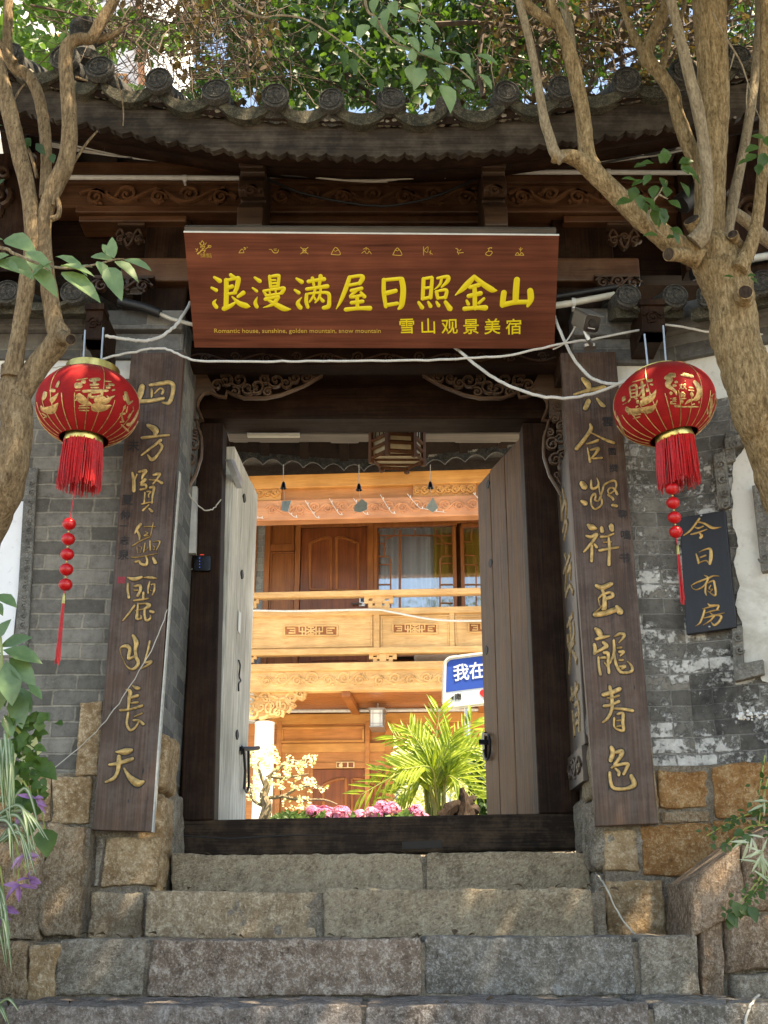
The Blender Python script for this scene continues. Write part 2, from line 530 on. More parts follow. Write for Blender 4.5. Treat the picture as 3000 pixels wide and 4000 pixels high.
def leaf_mat(name, c1, c2, trans=.35, rough=.45, stripe=None):
    t = NT(name)
    v = t.coord()
    nz = t.noise(v, 9, 3, .6)
    n2 = t.noise(v, 60, 4, .6)
    c = t.ramp(t.math('ADD', t.math('MULTIPLY', nz, .75), t.math('MULTIPLY', n2, .25)), [(.35, c1), (.65, c2)])
    t.set(Base_Color=c, Roughness=rough, Specular_IOR_Level=.4)
    if trans:
        tr = t.n('BsdfTranslucent', {'Color': t.mix(1.0, c, (1.3, 1.5, .55), 'MULTIPLY')})
        mx = t.n('MixShader', {'Fac': trans})
        t.t.links.new(t.b.outputs[0], mx.inputs[1]); t.t.links.new(tr.outputs[0], mx.inputs[2])
        t.t.links.new(mx.outputs[0], t.out.inputs[0])
    return t.m

def bark_mat(name, c1, c2, c3):
    t = NT(name)
    v = t.coord((30, 30, 6))
    a = t.noise(v, 1.6, 7, .7, .8)
    b = t.noise(t.coord((60, 60, 22)), 2.0, 5, .7)
    spots = t.ramp(t.noise(t.coord((1, 1, 1)), 75, 2, .5), [(.64, 0.0), (.70, .5)])
    f = t.math('ADD', t.math('MULTIPLY', a, .6), t.math('MULTIPLY', b, .4))
    c = t.ramp(f, [(.36, c1), (.5, c2), (.64, c3)])
    big = t.noise(t.coord(), 5.5, 6, .65, .4)
    c = t.mix(t.ramp(big, [(.30, .4), (.44, 0.0)]), c, c1)
    c = t.mix(t.ramp(big, [(.60, 0.0), (.76, .3)]), c, (.34, .29, .20))
    c = t.mix(spots, c, tuple(x * .5 for x in c1))
    vor = t.n('TexVoronoi', {'Vector': t.coord((105, 105, 13)), 'Scale': 1.0}, feature='DISTANCE_TO_EDGE').outputs['Distance']
    crack = t.ramp(t.math('ADD', vor, t.math('MULTIPLY', t.math('SUBTRACT', b, .5), .9)), [(.0, .2), (.10, 0.0)])
    c = t.mix(crack, c, tuple(x * .42 for x in c1))
    f = t.math('SUBTRACT', f, t.math('MULTIPLY', crack, .3))
    t.set(Base_Color=c, Roughness=.88, Specular_IOR_Level=.15).bump(f, 1.0, .02)
    return t.m

def glass_mat(name, tint=(.5, .6, .65)):
    t = NT(name)
    tr = t.n('BsdfTransparent', {'Color': (.9, .93, .95, 1)})
    gl = t.n('BsdfGlossy', {'Color': (.9, .95, 1, 1), 'Roughness': .03})
    fr = t.n('Fresnel', {'IOR': 1.5})
    mx = t.n('MixShader', {'Fac': t.math('ADD', fr.outputs[0], .12)})
    t.t.links.new(tr.outputs[0], mx.inputs[1]); t.t.links.new(gl.outputs[0], mx.inputs[2])
    t.t.links.new(mx.outputs[0], t.out.inputs[0])
    return t.m

MT = {}
MT['oldwood_x'] = wood('dark_timber_grain_along', (.005, .0021, .0012), (.028, .0105, .0048), 'X', .65, .45, wear=(.11, .065, .04), wear_amt=.14, spec=.1)
MT['oldwood_z'] = wood('dark_timber_grain_upright', (.006, .0026, .0014), (.036, .0140, .0064), 'Z', .6, .5, wear=(.13, .08, .05), wear_amt=.16, spec=.12)
MT['spandrel'] = wood('carved_open_timber', (.050, .028, .017), (.17, .098, .058), 'X', .45, .3, spec=.5)
MT['carved_dark'] = wood('carved_dark_timber', (.026, .013, .008), (.095, .050, .028), 'X', .45, .3, spec=.4)
MT['oldwood_y'] = wood('dark_timber_grain_across', (.008, .0045, .003), (.032, .017, .010), 'Y', .7, .4, spec=.1)
MT['redwood_x'] = wood('red_brown_timber', (.032, .012, .006), (.145, .058, .025), 'X', .42, .4, wear=(.2, .12, .07), wear_amt=.3, spec=.4)
MT['greywood_x'] = wood('weathered_grey_board', (.045, .036, .028), (.15, .125, .10), 'X', .8, .5)
MT['threshold'] = wood('blackened_beam', (.006, .0036, .0025), (.036, .021, .013), 'X', .7, .8, wear=(.17, .11, .065), wear_amt=.35, spec=.15)
MT['couplet'] = wood('couplet_board_timber', (.022, .011, .0068), (.118, .062, .036), 'Z', .45, .5, wear=(.20, .155, .135), wear_amt=.36, spec=.3)
MT['carved_panel'] = wood('carved_side_board', (.038, .024, .018), (.115, .076, .054), 'Z', .42, .3, spec=.45)
MT['door_pale'] = wood('bleached_door_plank', (.22, .20, .155), (.90, .87, .78), 'Z', .8, 1.0, scale=2.1)
MT['door_dark'] = wood('brown_door_plank', (.026, .011, .0045), (.23, .108, .041), 'Z', .62, .8, wear=(.2, .13, .085), wear_amt=.2, spec=.22)
MT['sign'] = wood('sign_laminate', (.062, .015, .009), (.245, .074, .039), 'X', .55, .06, scale=.8, spec=.15)
MT['black'] = wood('black_lacquer_board', (.006, .007, .010), (.016, .018, .026), 'Z', .5, .25)
MT['pine'] = wood('pale_pine', (.45, .225, .073), (.80, .53, .25), 'X', .55, .3, scale=1.1)
MT['pine_orange'] = wood('orange_pine', (.42, .17, .045), (.68, .34, .105), 'X', .42, .12, scale=.5)
MT['pine_red'] = wood('red_stained_pine', (.34, .125, .034), (.62, .265, .088), 'X', .38, .12, scale=.5)
MT['door_red'] = wood('red_stained_door', (.13, .034, .012), (.33, .095, .030), 'Z', .35, .1, scale=.5)
MT['panel_brown'] = wood('brown_stained_panel', (.20, .058, .015), (.46, .162, .048), 'Z', .38, .1, scale=.5)
MT['pine_pink'] = wood('carved_pinkish_beam', (.42, .16, .07), (.66, .32, .16), 'X', .5, .15, scale=.5)
MT['gold'] = plain('old_gold_leaf', (.42, .265, .095), .45, .4, .5, 45, .6)
MT['frieze'] = wood('oiled_carved_timber', (.055, .024, .012), (.25, .115, .056), 'X', .36, .3, spec=.5)
MT['brass_paint'] = plain('pale_brass_paint', (.66, .50, .26), .45, .1, .1)
MT['lantern_paper'] = plain('yellowed_lantern_paper', (.42, .33, .20), .8, 0, .15, 20)
MT['lantern_frame'] = wood('lantern_timber', (.06, .022, .009), (.20, .08, .032), 'Z', .6, .2, spec=.15)
MT['edge_pale'] = plain('pale_board_edge', (.44, .43, .39), .8, 0, .25, 40)
MT['gold_dim'] = plain('tarnished_gold', (.27, .175, .07), .5, .4, .5, 45, .6)
MT['goldbright'] = plain('gold_paint', (.50, .30, .10), .38, .5, .3, 50, .25)
MT['foil'] = plain('gold_foil_print', (.42, .27, .11), .42, .6, .5, 70, .3)
MT['yellow'] = plain('yellow_sign_letters', (.72, .58, .02), .5, 0, .03, 5)
MT['yellow_dim'] = plain('thin_yellow_print', (.55, .36, .06), .5, 0, .1, 5)
def lantern_cloth():
    t = NT('red_lantern_cloth')
    v = t.coord(); n1 = t.noise(v, 10, 6, .65); n2 = t.noise(v, 60, 4, .6)
    c = t.ramp(n1, [(.3, (.23, .006, .008)), (.7, (.36, .011, .012))])
    nz = t.n('SeparateXYZ', {'Vector': t.n('NewGeometry').outputs['Normal']}).outputs[2]
    dust = t.ramp(t.math('ADD', nz, t.math('MULTIPLY', t.math('SUBTRACT', n1, .5), .5)), [(.55, 0.0), (.98, .55)])
    c = t.mix(dust, c, (.17, .095, .075))
    t.set(Base_Color=c, Roughness=.75, Specular_IOR_Level=.2).bump(t.math('ADD', n1, t.math('MULTIPLY', n2, .4)), .3, .008); return t.m
MT['red'] = lantern_cloth()
MT['tassel'] = plain('red_silk_thread', (.50, .010, .012), .42, 0, .35, 90)
MT['bead'] = plain('red_silk_bead', (.52, .008, .012), .30, 0, .15, 60)
MT['brass'] = plain('brass', (.55, .42, .14), .30, .9, .25, 30)
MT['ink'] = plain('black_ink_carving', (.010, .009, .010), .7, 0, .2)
MT['seal'] = plain('red_seal_paint', (.25, .02, .03), .7, 0, .4, 80)
MT['tile'] = stone_mat('grey_roof_tile', [(.024, .024, .023), (.047, .046, .043), (.082, .078, .07)], (.15, .14, .12), scale=1.4, bump=.5, pit=.4)
MT['tile_mossy'] = stone_mat('mossy_roof_tile', [(.026, .027, .021), (.053, .050, .037), (.095, .083, .058)], (.16, .14, .095), scale=1.4, bump=.6)
MT['lime'] = stone_mat('lime_mortar', [(.16, .13, .09), (.30, .26, .20), (.44, .40, .33)], (.6, .56, .48), scale=2.0, bump=.8)
MT['mortar'] = stone_mat('grey_mortar', [(.14, .105, .072), (.25, .20, .145), (.36, .30, .23)], (.46, .40, .32), scale=2, bump=.8)
MT['brick_left'] = brick_mat('grey_brickwork', (.130, .120, .104), (.235, .219, .193), (.31, .28, .225), stain=.35, ms=.006)
MT['brick_reveal'] = brick_mat('grey_brickwork_reveal', (.12, .125, .125), (.19, .195, .19), (.25, .24, .21), 'YZ')
MT['brick_right'] = brick_mat('limewashed_brickwork', (.128, .120, .106), (.22, .207, .183), (.25, .24, .22), white=.9, wbase=.50, dark=.5)
MT['brick_far'] = brick_mat('pale_grey_brickwork', (.30, .33, .33), (.40, .43, .42), (.55, .56, .54), bw=.24, rh=.1)
MT['big_brick'] = brick_mat('large_grey_brick', (.11, .11, .108), (.175, .172, .165), (.23, .215, .19), bw=.33, rh=.115, white=.4, wbase=.66)
MT['plaster'] = plaster_mat('white_plaster')
MT['plaster_old'] = plaster_mat('stained_old_plaster', (.60, .59, .545), (.27, .24, .19), .8)
MT['plaster_clean'] = plaster_mat('clean_white_plaster', (.76, .77, .78), (.5, .48, .45), .25)
MT['carved_stone'] = stone_mat('carved_grey_clay', [(.09, .085, .078), (.14, .135, .12), (.20, .19, .17)], bump=.4)
MT['st_orange'] = stone_mat('rust_orange_stone', [(.20, .085, .028), (.33, .155, .055), (.45, .25, .105)], (.58, .40, .22), scale=.9)
MT['st_tan'] = stone_mat('tan_sandstone', [(.22, .125, .058), (.38, .245, .128), (.52, .37, .22)], (.68, .54, .37), scale=.9)
MT['st_grain'] = stone_mat('striated_brown_stone', [(.18, .112, .062), (.31, .205, .118), (.43, .305, .19)], (.52, .42, .30), tool=.8, rot=1.4)
MT['st_brown'] = stone_mat('dark_brown_stone', [(.14, .088, .056), (.25, .168, .108), (.36, .255, .178)], (.52, .41, .31), tool=.5, rot=1.3)
MT['st_greytan'] = stone_mat('chiselled_grey_tan_stone', [(.19, .14, .09), (.36, .275, .185), (.47, .375, .265)], (.56, .475, .33), tool=.9, rot=.62)
MT['st_warm'] = stone_mat('warm_rough_step_stone', [(.21, .135, .08), (.35, .25, .155), (.48, .36, .235)], (.68, .56, .40), scale=1.1)
MT['st_pink'] = stone_mat('pinkish_conglomerate_stone', [(.12, .078, .055), (.265, .19, .14), (.40, .305, .235)], (.64, .55, .46), scale=1.2, pit=.8)
MT['st_grey'] = stone_mat('grey_step_stone', [(.14, .112, .083), (.27, .225, .17), (.37, .32, .25)], (.50, .45, .37), tool=.5)
MT['st_dark'] = stone_mat('dark_grey_stone', [(.075, .063, .05), (.175, .153, .125), (.28, .25, .21)], (.46, .435, .39), white=.6, scale=1.2, pit=.7)
MT['st_purple'] = stone_mat('purple_grey_stone', [(.08, .062, .05), (.185, .15, .125), (.29, .245, .21)], (.48, .43, .385), scale=1.3, white=.35, pit=.7)
MT['paving'] = stone_mat('lane_paving_stone', [(.12, .11, .10), (.2, .185, .165), (.28, .26, .235)], bump=.5)
MT['court'] = stone_mat('courtyard_paving', [(.36, .34, .31), (.46, .44, .40), (.54, .52, .48)], bump=.2)
MT['soil'] = plain('dark_soil', (.05, .035, .022), .95, 0, .4, 60, .8)
MT['bark_r'] = bark_mat('golden_grey_bark', (.105, .064, .029), (.265, .182, .092), (.44, .325, .185))
MT['bark_l'] = bark_mat('tan_grey_bark', (.09, .057, .031), (.225, .155, .087), (.37, .27, .16))
MT['bark_pale'] = bark_mat('pale_smooth_bark', (.17, .125, .078), (.29, .225, .145), (.38, .31, .21))
MT['twig'] = plain('brown_twig', (.085, .055, .035), .85, 0, .4, 40)
MT['dry'] = leaf_mat('dry_brown_leaf', (.05, .030, .018), (.15, .098, .06), .2, .8)
MT['leaf'] = leaf_mat('green_leaf', (.030, .066, .016), (.075, .135, .036), .45)
MT['leaf_dark'] = leaf_mat('dark_green_leaf', (.022, .052, .016), (.05, .10, .03), .40)
MT['leaf_bright'] = leaf_mat('bright_green_leaf', (.045, .10, .02), (.10, .175, .04), .45)
MT['leaf_soft'] = leaf_mat('soft_grey_green_leaf', (.10, .17, .075), (.20, .28, .135), .3, .5)
MT['leaf_glossy'] = leaf_mat('glossy_broad_leaf', (.06, .115, .042), (.14, .22, .095), .2, .3)
MT['leaf_yellow'] = leaf_mat('yellow_green_leaf', (.62, .60, .28), (.85, .83, .60), .3, .4)
MT['leaf_pale'] = leaf_mat('cream_striped_leaf', (.28, .33, .20), (.52, .55, .42), .3)
MT['palm'] = leaf_mat('palm_leaf', (.10, .17, .02), (.36, .42, .055), .4, .35)
MT['palm_stem'] = plain('palm_stem', (.22, .26, .06), .5, 0, .3)
MT['pink'] = leaf_mat('pink_petal', (.60, .13, .34), (.78, .38, .56), .3, .6)
MT['purple'] = leaf_mat('purple_petal', (.24, .10, .30), (.48, .30, .52), .3, .5)
MT['white_pvc'] = plain('white_plastic', (.52, .52, .50), .5, 0, .14, 26)
MT['cream_pvc'] = plain('cream_plastic', (.50, .48, .41), .5, 0, .1, 20)
MT['grey_pvc'] = plain('dull_grey_plastic', (.33, .32, .30), .5, 0, .12, 20)
MT['cable_black'] = plain('black_cable', (.012, .012, .013), .5, 0, .2)
MT['cable_grey'] = plain('grey_cable', (.42, .41, .38), .5, 0, .2)
MT['cable_blue'] = plain('blue_cable', (.02, .04, .09), .5, 0, .2)
MT['cord'] = plain('pale_cord', (.46, .43, .37), .8, 0, .2)
MT['steel'] = plain('steel', (.42, .43, .44), .35, .9, .15)
MT['iron'] = plain('black_iron', (.016, .016, .018), .38, .6, .3)
MT['camera_grey'] = plain('camera_housing', (.13, .12, .105), .45, 0, .06)
MT['glossblack'] = plain('gloss_black_plastic', (.008, .009, .011), .18, 0, .05)
MT['blue'] = plain('blue_enamel', (.02, .075, .38), .4, 0, .04, 4)
MT['sign_white'] = plain('white_enamel', (.72, .75, .78), .4, 0, .04, 4)
MT['paint_white'] = plain('white_paint', (.72, .72, .69), .6, 0, .08)
MT['curtain'] = plain('grey_curtain', (.78, .78, .78), .85, 0, .05, 4)
MT['curtain_white'] = plain('white_curtain', (.93, .93, .92), .85, 0, .05, 4)
MT['curtain_yellow'] = plain('yellow_curtain', (.66, .46, .07), .85, 0, .1, 4)
MT['glass'] = glass_mat('window_glass')
MT['lampglass'] = plain('frosted_lamp_glass', (.66, .71, .74), .25, 0, .06, 8)
MT['dark'] = plain('dark_room', (.03, .024, .02), .9, 0, .2)
MT['ceramic'] = plain('celadon_tag', (.33, .38, .34), .4, 0, .15, 30)
MT['bluewall'] = plain('blue_grey_wall', (.22, .30, .36), .7, 0, .08)
MT['red_dot'] = plain('red_enamel', (.6, .03, .03), .4)
def led(name, c, s):
    t = NT(name); t.set(Base_Color=(.0, .0, .0), Emission_Color=c, Emission_Strength=s); return t.m
MT['led_blue'] = led('lit_blue_key', (.06, .12, 1.0), .35)
MT['led_red'] = led('lit_red_indicator', (1.0, .08, .05), .25)
# ================================================================ SETTING
def ZY(py, Y): return P(1500, py, Y).z
rnd = random.Random(7)
g = MB(); g.box(-600, 600, -600, 900, -.5, 0.0)
tag(g.build('lane_ground', MT['paving'], smooth=False), kind='structure')
ZC = Z0 + .345
g = MB(); g.box(-14, 14, 6.02, 40, ZC - .3, ZC - .004)
tag(g.build('courtyard_ground', MT['court'], smooth=False), kind='structure')

# ================================================================ STAIRCASE
stairs = thing('stone_staircase', 'worn flight of mixed grey and tan stone steps climbing to the gate', 'steps', (0, 4.4, 0))
def step(Y, ztop, h, depth, blocks, mort='mortar', name='step'):
    m = MB()
    xs0 = P(blocks[0][0], 3600, Y).x; xs1 = P(blocks[-1][1], 3600, Y).x
    m.box(xs0 + .012, xs1 - .012, Y + .007, Y + depth, ztop - h - .02, ztop - .010)
    st = m.build(name, MT[mort], stairs, smooth=False)
    for i, (a, b, mt, dz) in enumerate(blocks):
        s = MB()
        xa = P(a, 3600, Y).x + .006; xb = P(b, 3600, Y).x - .006
        yj = rnd.uniform(-.012, .010)
        stone(s, xa, xb, Y + yj, Y + depth - .01, ztop - h + .004, ztop + dz, .0075, .008, .016, seed=Y * 3 + i)
        s.build('step_stone', MT[mt], st, ang=60)
def zt(py, Y): return ZY(py, Y)
step(5.45, zt(3337, 5.45), .175, .60, [(655, 1655, 'st_greytan', 0), (1668, 2318, 'st_greytan', .008)])
step(4.95, zt(3478, 4.95), .185, .53, [(560, 1246, 'st_warm', -.006), (1258, 2318, 'st_greytan', .004), (2322, 2378, 'mortar', -.004)])
step(4.40, zt(3668, 4.40), .19, .58, [(228, 582, 'st_grey', 0), (588, 1642, 'st_pink', 0), (1652, 2474, 'st_dark', .003), (2480, 2716, 'st_grey', .008)])
step(3.88, zt(3931, 3.88), .20, .56, [(-420, 40, 'st_grey', -.01), (46, 1416, 'st_purple', 0), (1424, 2512, 'st_purple', .004), (2518, 3010, 'st_dark', .006), (3016, 3400, 'st_grey', 0)])
zz = zt(3931, 3.88)
for k in range(6):
    Y = 3.36 - .5 * k
    zz -= .19
    if zz < .1: break
    w = 1.9
    s = MB(); stp = MB(); stp.box(-w + .02, w - .02, Y + .02, Y + .54, max(0, zz - .21), zz - .012)
    so = stp.build('step', MT['mortar'], stairs, smooth=False)
    c0 = -w; i = 0
    while c0 < w - .1:
        c1 = min(w, c0 + rnd.uniform(.6, 1.1)); s = MB()
        stone(s, c0 + .006, c1 - .006, Y, Y + .52, max(0.003, zz - .19), zz, .010, .025, .05, seed=k * 9 + i)
        s.build('step_stone', MT[rnd.choice(['st_grey', 'st_purple', 'st_pink'])], so, ang=60); c0 = c1; i += 1

# ================================================================ WALLS EITHER SIDE OF THE GATE
YW = 5.27
FW = FY(YW)
PHI = R(26)
XB = 1.38
FB = Frame((XB, YW, Z0), (math.cos(PHI), -math.sin(PHI), 0))
def stones(parent, fr, rects, depth=.3, proud=.03, n0=0.0, amp=.011, rr=.011):
    for i, (x0, y0, x1, y1, mt) in enumerate(rects):
        xm, ym = (x0 + x1) / 2, (y0 + y1) / 2
        r0, r1 = fr.hit(x0, ym)[0], fr.hit(x1, ym)[0]
        u1, u0 = fr.hit(xm, y0)[1], fr.hit(xm, y1)[1]
        m = MB()
        stone(m, r0, r1, -proud, depth, u0, u1, amp, rr, .018, seed=i * 1.7 + x0 * .01,
              fn=lambda p: fr.w(p.x, p.z, -p.y + n0))
        m.build('base_stone', MT[mt], parent, ang=60)

# ---- disc-ended roof tiles, one mesh shared by every copy
def disc_mesh(r=.063):
    m = MB()
    ax = Matrix.Rotation(R(90), 3, 'X')     # lathe axis along -Y
    prof = [(.0001, .030), (r * .60, .030), (r * .62, .036), (r * .70, .036), (r * .72, .029), (r * .88, .029), (r * .90, .036), (r * .98, .034), (r, .026), (r, 0), (.0001, 0)]
    m.lathe(prof, (0, 0, 0), 28, ax)
    fr = Frame((0, -.030, 0))
    for z in (-.36, -.18, .18, .36):
        L = math.sqrt(max(0, .52 ** 2 - z * z)) * r
        m.tube([fr.w(-L, z * r), fr.w(-.08 * r, z * r)], r * .045, 5, True); m.tube([fr.w(.08 * r, z * r), fr.w(L, z * r)], r * .045, 5, True)
    m.tube([fr.w(-.5 * r, 0), fr.w(.5 * r, 0)], r * .05, 5, True)
    m.tube([fr.w(0, -.5 * r), fr.w(0, .5 * r)], r * .05, 5, True)
    for s in (-1, 1):
        m.tube([fr.w(s * .22 * r, -.3 * r), fr.w(s * .22 * r, .3 * r)], r * .045, 5, True)
    for k in range(12):
        a = k * math.pi / 6
        m.ball(fr.w(.80 * r * math.cos(a), .80 * r * math.sin(a), -.002), r * .055, 8)
    return m
_dm = disc_mesh()
DISC = bpy.data.meshes.new('tile_end'); DISC.from_pydata(_dm.v, [], _dm.f); DISC.materials.append(MT['tile'])
DISC.polygons.foreach_set('use_smooth', [True] * len(DISC.polygons)); DISC.set_sharp_from_angle(angle=R(38))
def disc(parent, p, sc=1.0, tilt=0.0, yaw=0.0):
    o = bpy.data.objects.new('tile_end', DISC)
    _link(o, parent, p); o.scale = (sc, sc, sc); o.rotation_euler = (tilt, rnd.uniform(-.3, .3), yaw)
    return o
def drip(mb, p, w, sag=.035, th=.016, depth=.12, fr=None):
    """curved lip of a channel tile hanging between two round tiles"""
    fr = fr or Frame((0, p.y, 0))
    n = 10; top = []; bot = []
    r0, u0 = (p - fr.O).dot(fr.R), (p - fr.O).dot(fr.U)
    for i in range(n + 1):
        t = -1 + 2 * i / n
        top.append((r0 + t * w / 2, u0 - sag * (1 - t * t)))
        bot.append((r0 + t * w / 2 * .96, u0 - sag * (1 - t * t) - th - .014 * (1 - t * t)))
    for i in range(n):
        a, b = top[i], top[i + 1]; c, d = bot[i + 1], bot[i]
        mb.hexa([fr.w(*d), fr.w(*c), fr.w(c[0], c[1] + .02, -depth), fr.w(d[0], d[1] + .02, -depth),
                 fr.w(*a), fr.w(*b), fr.w(b[0], b[1] + .02, -depth), fr.w(a[0], a[1] + .02, -depth)])

def coping(parent, fr, r0, r1, u, discs, up=.55):
    """little tiled roof on top of a wing wall; fr is the face of the tile ends"""
    deck = MB()
    deck.hexa([fr.w(r0, u - .09, -.02), fr.w(r1, u - .09, -.02), fr.w(r1, u - .09 + up * .55, -.75), fr.w(r0, u - .09 + up * .55, -.75),
               fr.w(r0, u - .03, -.02), fr.w(r1, u - .03, -.02), fr.w(r1, u - .03 + up * .55, -.75), fr.w(r0, u - .03 + up * .55, -.75)])
    d = deck.build('coping_roof', MT['tile_mossy'], parent, smooth=False)
    rows = MB()
    lips = MB()
    ds = sorted(discs)
    for a in ds:
        rows.tube([fr.w(a, u, -.01), fr.w(a, u + up * .55, -.74)], .060, 12)
    for a, b in zip(ds[:-1], ds[1:]):
        drip(lips, fr.w((a + b) / 2, u - .035, .03), (b - a) * .98, fr=fr.off(.03))
    rows.build('cover_tiles', MT['tile'], d); lips.build('drip_tiles', MT['tile_mossy'], d)
    for a in ds:
        disc(d, fr.w(a, u, .0), 1.0, 0, math.atan2(fr.R.y, fr.R.x))

# ---------------- left wing wall
wl = thing('brick_wing_wall', 'grey brick wing wall on a tan stone base behind the left lantern', 'wall', (-2.0, YW, Z0 - .6))
zb, zm, zp, zt_ = ZY(3020, YW), ZY(1480, YW), ZY(1410, YW), ZY(1235, YW)
m = MB(); m.box(-3.4, -1.0, YW, 6.0, zb, zm); m.build('brick_face', MT['brick_left'], wl, smooth=False)
m = MB(); m.box(-1.0, -.992, YW + .002, 5.99, zb, zt_ - .02); m.build('brick_reveal', MT['brick_reveal'], wl, smooth=False)
m = MB(); m.box(-3.4, -1.0, YW - .004, 6.0, zm, zp); m.build('plaster_band', MT['plaster'], wl, smooth=False)
m = MB(); m.box(-3.4, -1.0, YW - .03, 6.0, zp, zp + (zt_ - zp) * .55); m.box(-3.4, -1.0, YW - .07, 6.0, zp + (zt_ - zp) * .55 + .003, zt_ - .004)
m.build('corbel_course', MT['big_brick'], wl, smooth=False, bevel=.006)
fc = FY(4.98)
ds = [fc.hit(x, 1150)[0] for x in (-570, -370, -170, 35, 292)]
uz = fc.hit(200, 1152)[1]
coping(wl, fc, -3.3, fc.hit(352, 1150)[0], uz, ds)
# carved clay border and plaster field at the far left
m = MB(); m.pbox(FW, -700, 1960, 78, 2560, -.01, .006); m.build('plaster_panel', MT['plaster_clean'], wl, smooth=False)
m = MB()
m.quadbox(FW, [(102, 1850), (150, 1850), (112, 2540), (62, 2540)], -.01, .022)
m.pbox(FW, -100, 1832, 152, 1868, -.01, .020); m.pbox(FW, 62, 2512, 108, 2548, -.01, .028)
bd = m.build('carved_border', MT['carved_stone'], wl, smooth=False, bevel=.004)
m = MB()
fb = FW.off(.022)
for k in range(17):
    y = 1890 + k * 37; x = 126 - k * 2.45
    r, u = fb.hit(x, y); s = 1 if k % 2 else -1
    pts = spiral(fb, r, u, .017, 1.2, s * 1.2, s, 14)
    m.tube(pts, [.0045] * len(pts), 5, True, (fb.N, .008))
m.build('border_relief', MT['carved_stone'], bd)
# stone base
zb0 = Z0 - 1.45
m = MB(); m.box(-3.4, -.995, YW - .012, 5.98, 0, zb); m.build('mortar_bed', MT['mortar'], wl, smooth=False)
stones(wl, FW, [(212, 3040, 366, 3220, 'st_tan'), (108, 3038, 206, 3214, 'st_tan'), (-160, 3030, 96, 3212, 'st_orange'),
                (-500, 3030, -170, 3216, 'st_tan'), (312, 2745, 400, 3036, 'st_tan'),
                (404, 3275, 616, 3465, 'st_tan'), (356, 3485, 560, 3668, 'st_warm'), (372, 3270, 398, 3460, 'st_grey')], .3, .03)
# the jamb stones inside the doorway
FL = Frame((-.992, 5.27, Z0), (0, 1, 0))      # faces +X
def jamb(parent, fr, rects):
    for i, (a, b, z0, z1, mt) in enumerate(rects):
        m = MB(); stone(m, a, b, -.035, .25, z0, z1, .014, .03, .03, seed=i + 40 + a, fn=lambda p: fr.w(p.x, p.z, -p.y)); m.build('base_stone', MT[mt], parent, ang=60)
jamb(wl, FL, [(-.01, .25, .33, .58, 'st_tan'), (.26, .52, .30, .62, 'st_grey'), (-.01, .30, .59, .84, 'st_tan'), (.0, .20, .0, .32, 'st_tan'), (.21, .50, -.05, .29, 'st_grey')])

# ---------------- right wing wall
wr = thing('brick_wing_wall', 'lime-stained brick wing wall on rust orange stones behind the right lantern', 'wall', (1.6, YW, Z0 - .6))
zb = ZY(2992, YW); zm = ZY(1598, YW); zp = ZY(1432, YW)
m = MB(); m.box(.94, XB, YW, 6.0, zb, zm); m.build('brick_face', MT['brick_right'], wr, smooth=False)
def wedge(fr, r1, u0, u1, n=0.0, back=.6):
    """wall leaf from the bend along the splayed face"""
    m = MB()
    m.hexa([fr.w(0, u0, n), fr.w(r1, u0, n), fr.w(r1, u0, -back), (XB, YW + back, Z0 + u0),
            fr.w(0, u1, n), fr.w(r1, u1, n), fr.w(r1, u1, -back), (XB, YW + back, Z0 + u1)])
    return m
MT['brick_splay'] = brick_mat('limewashed_brickwork_splayed', (.118, .111, .10), (.21, .20, .178), (.25, .24, .22), white=.9, wbase=.495, rotz=PHI, dark=.8)
wedge(FB, 2.6, zb - Z0, zm - Z0).build('brick_face', MT['brick_splay'], wr, smooth=False)
m = MB(); m.box(.932, .94, YW + .002, 5.99, zb, zp); m.build('brick_reveal', MT['brick_reveal'], wr, smooth=False)
m = MB(); m.box(.94, XB, YW - .006, 6.0, zm, zp); m.build('plaster_band', MT['plaster_old'], wr, smooth=False)
wedge(FB, 2.6, zm - Z0, zp - Z0, .006).build('plaster_band', MT['plaster_old'], wr, smooth=False)
zt2 = ZY(1232, YW)
m = MB(); m.box(.94, XB - .01, YW - .04, 6.0, zp, zp + .135); m.box(.94, XB - .01, YW - .075, 6.0, zp + .138, zt2)
m.build('corbel_course', MT['big_brick'], wr, smooth=False, bevel=.006)
mm = wedge(FB, 2.6, zp - Z0, zp - Z0 + .135, .04); mm.build('corbel_course', MT['big_brick'], wr, smooth=False)
mm = wedge(FB, 2.6, zp - Z0 + .138, zt2 - Z0, .075); mm.build('corbel_course', MT['big_brick'], wr, smooth=False)
fc2 = FY(5.0)
coping(wr, fc2, fc2.hit(2405, 1170)[0], fc2.hit(2670, 1170)[0], fc2.hit(2500, 1168)[1], [fc2.hit(2449, 1171)[0], fc2.hit(2632, 1167)[0]])
FBc = FB.off(.27)
coping(wr, FBc, FBc.hit(2690, 1165)[0], 2.6, FBc.hit(2775, 1160)[1], [FBc.hit(x, 1150)[0] for x in (2775, 2985, 3190, 3400, 3610)])
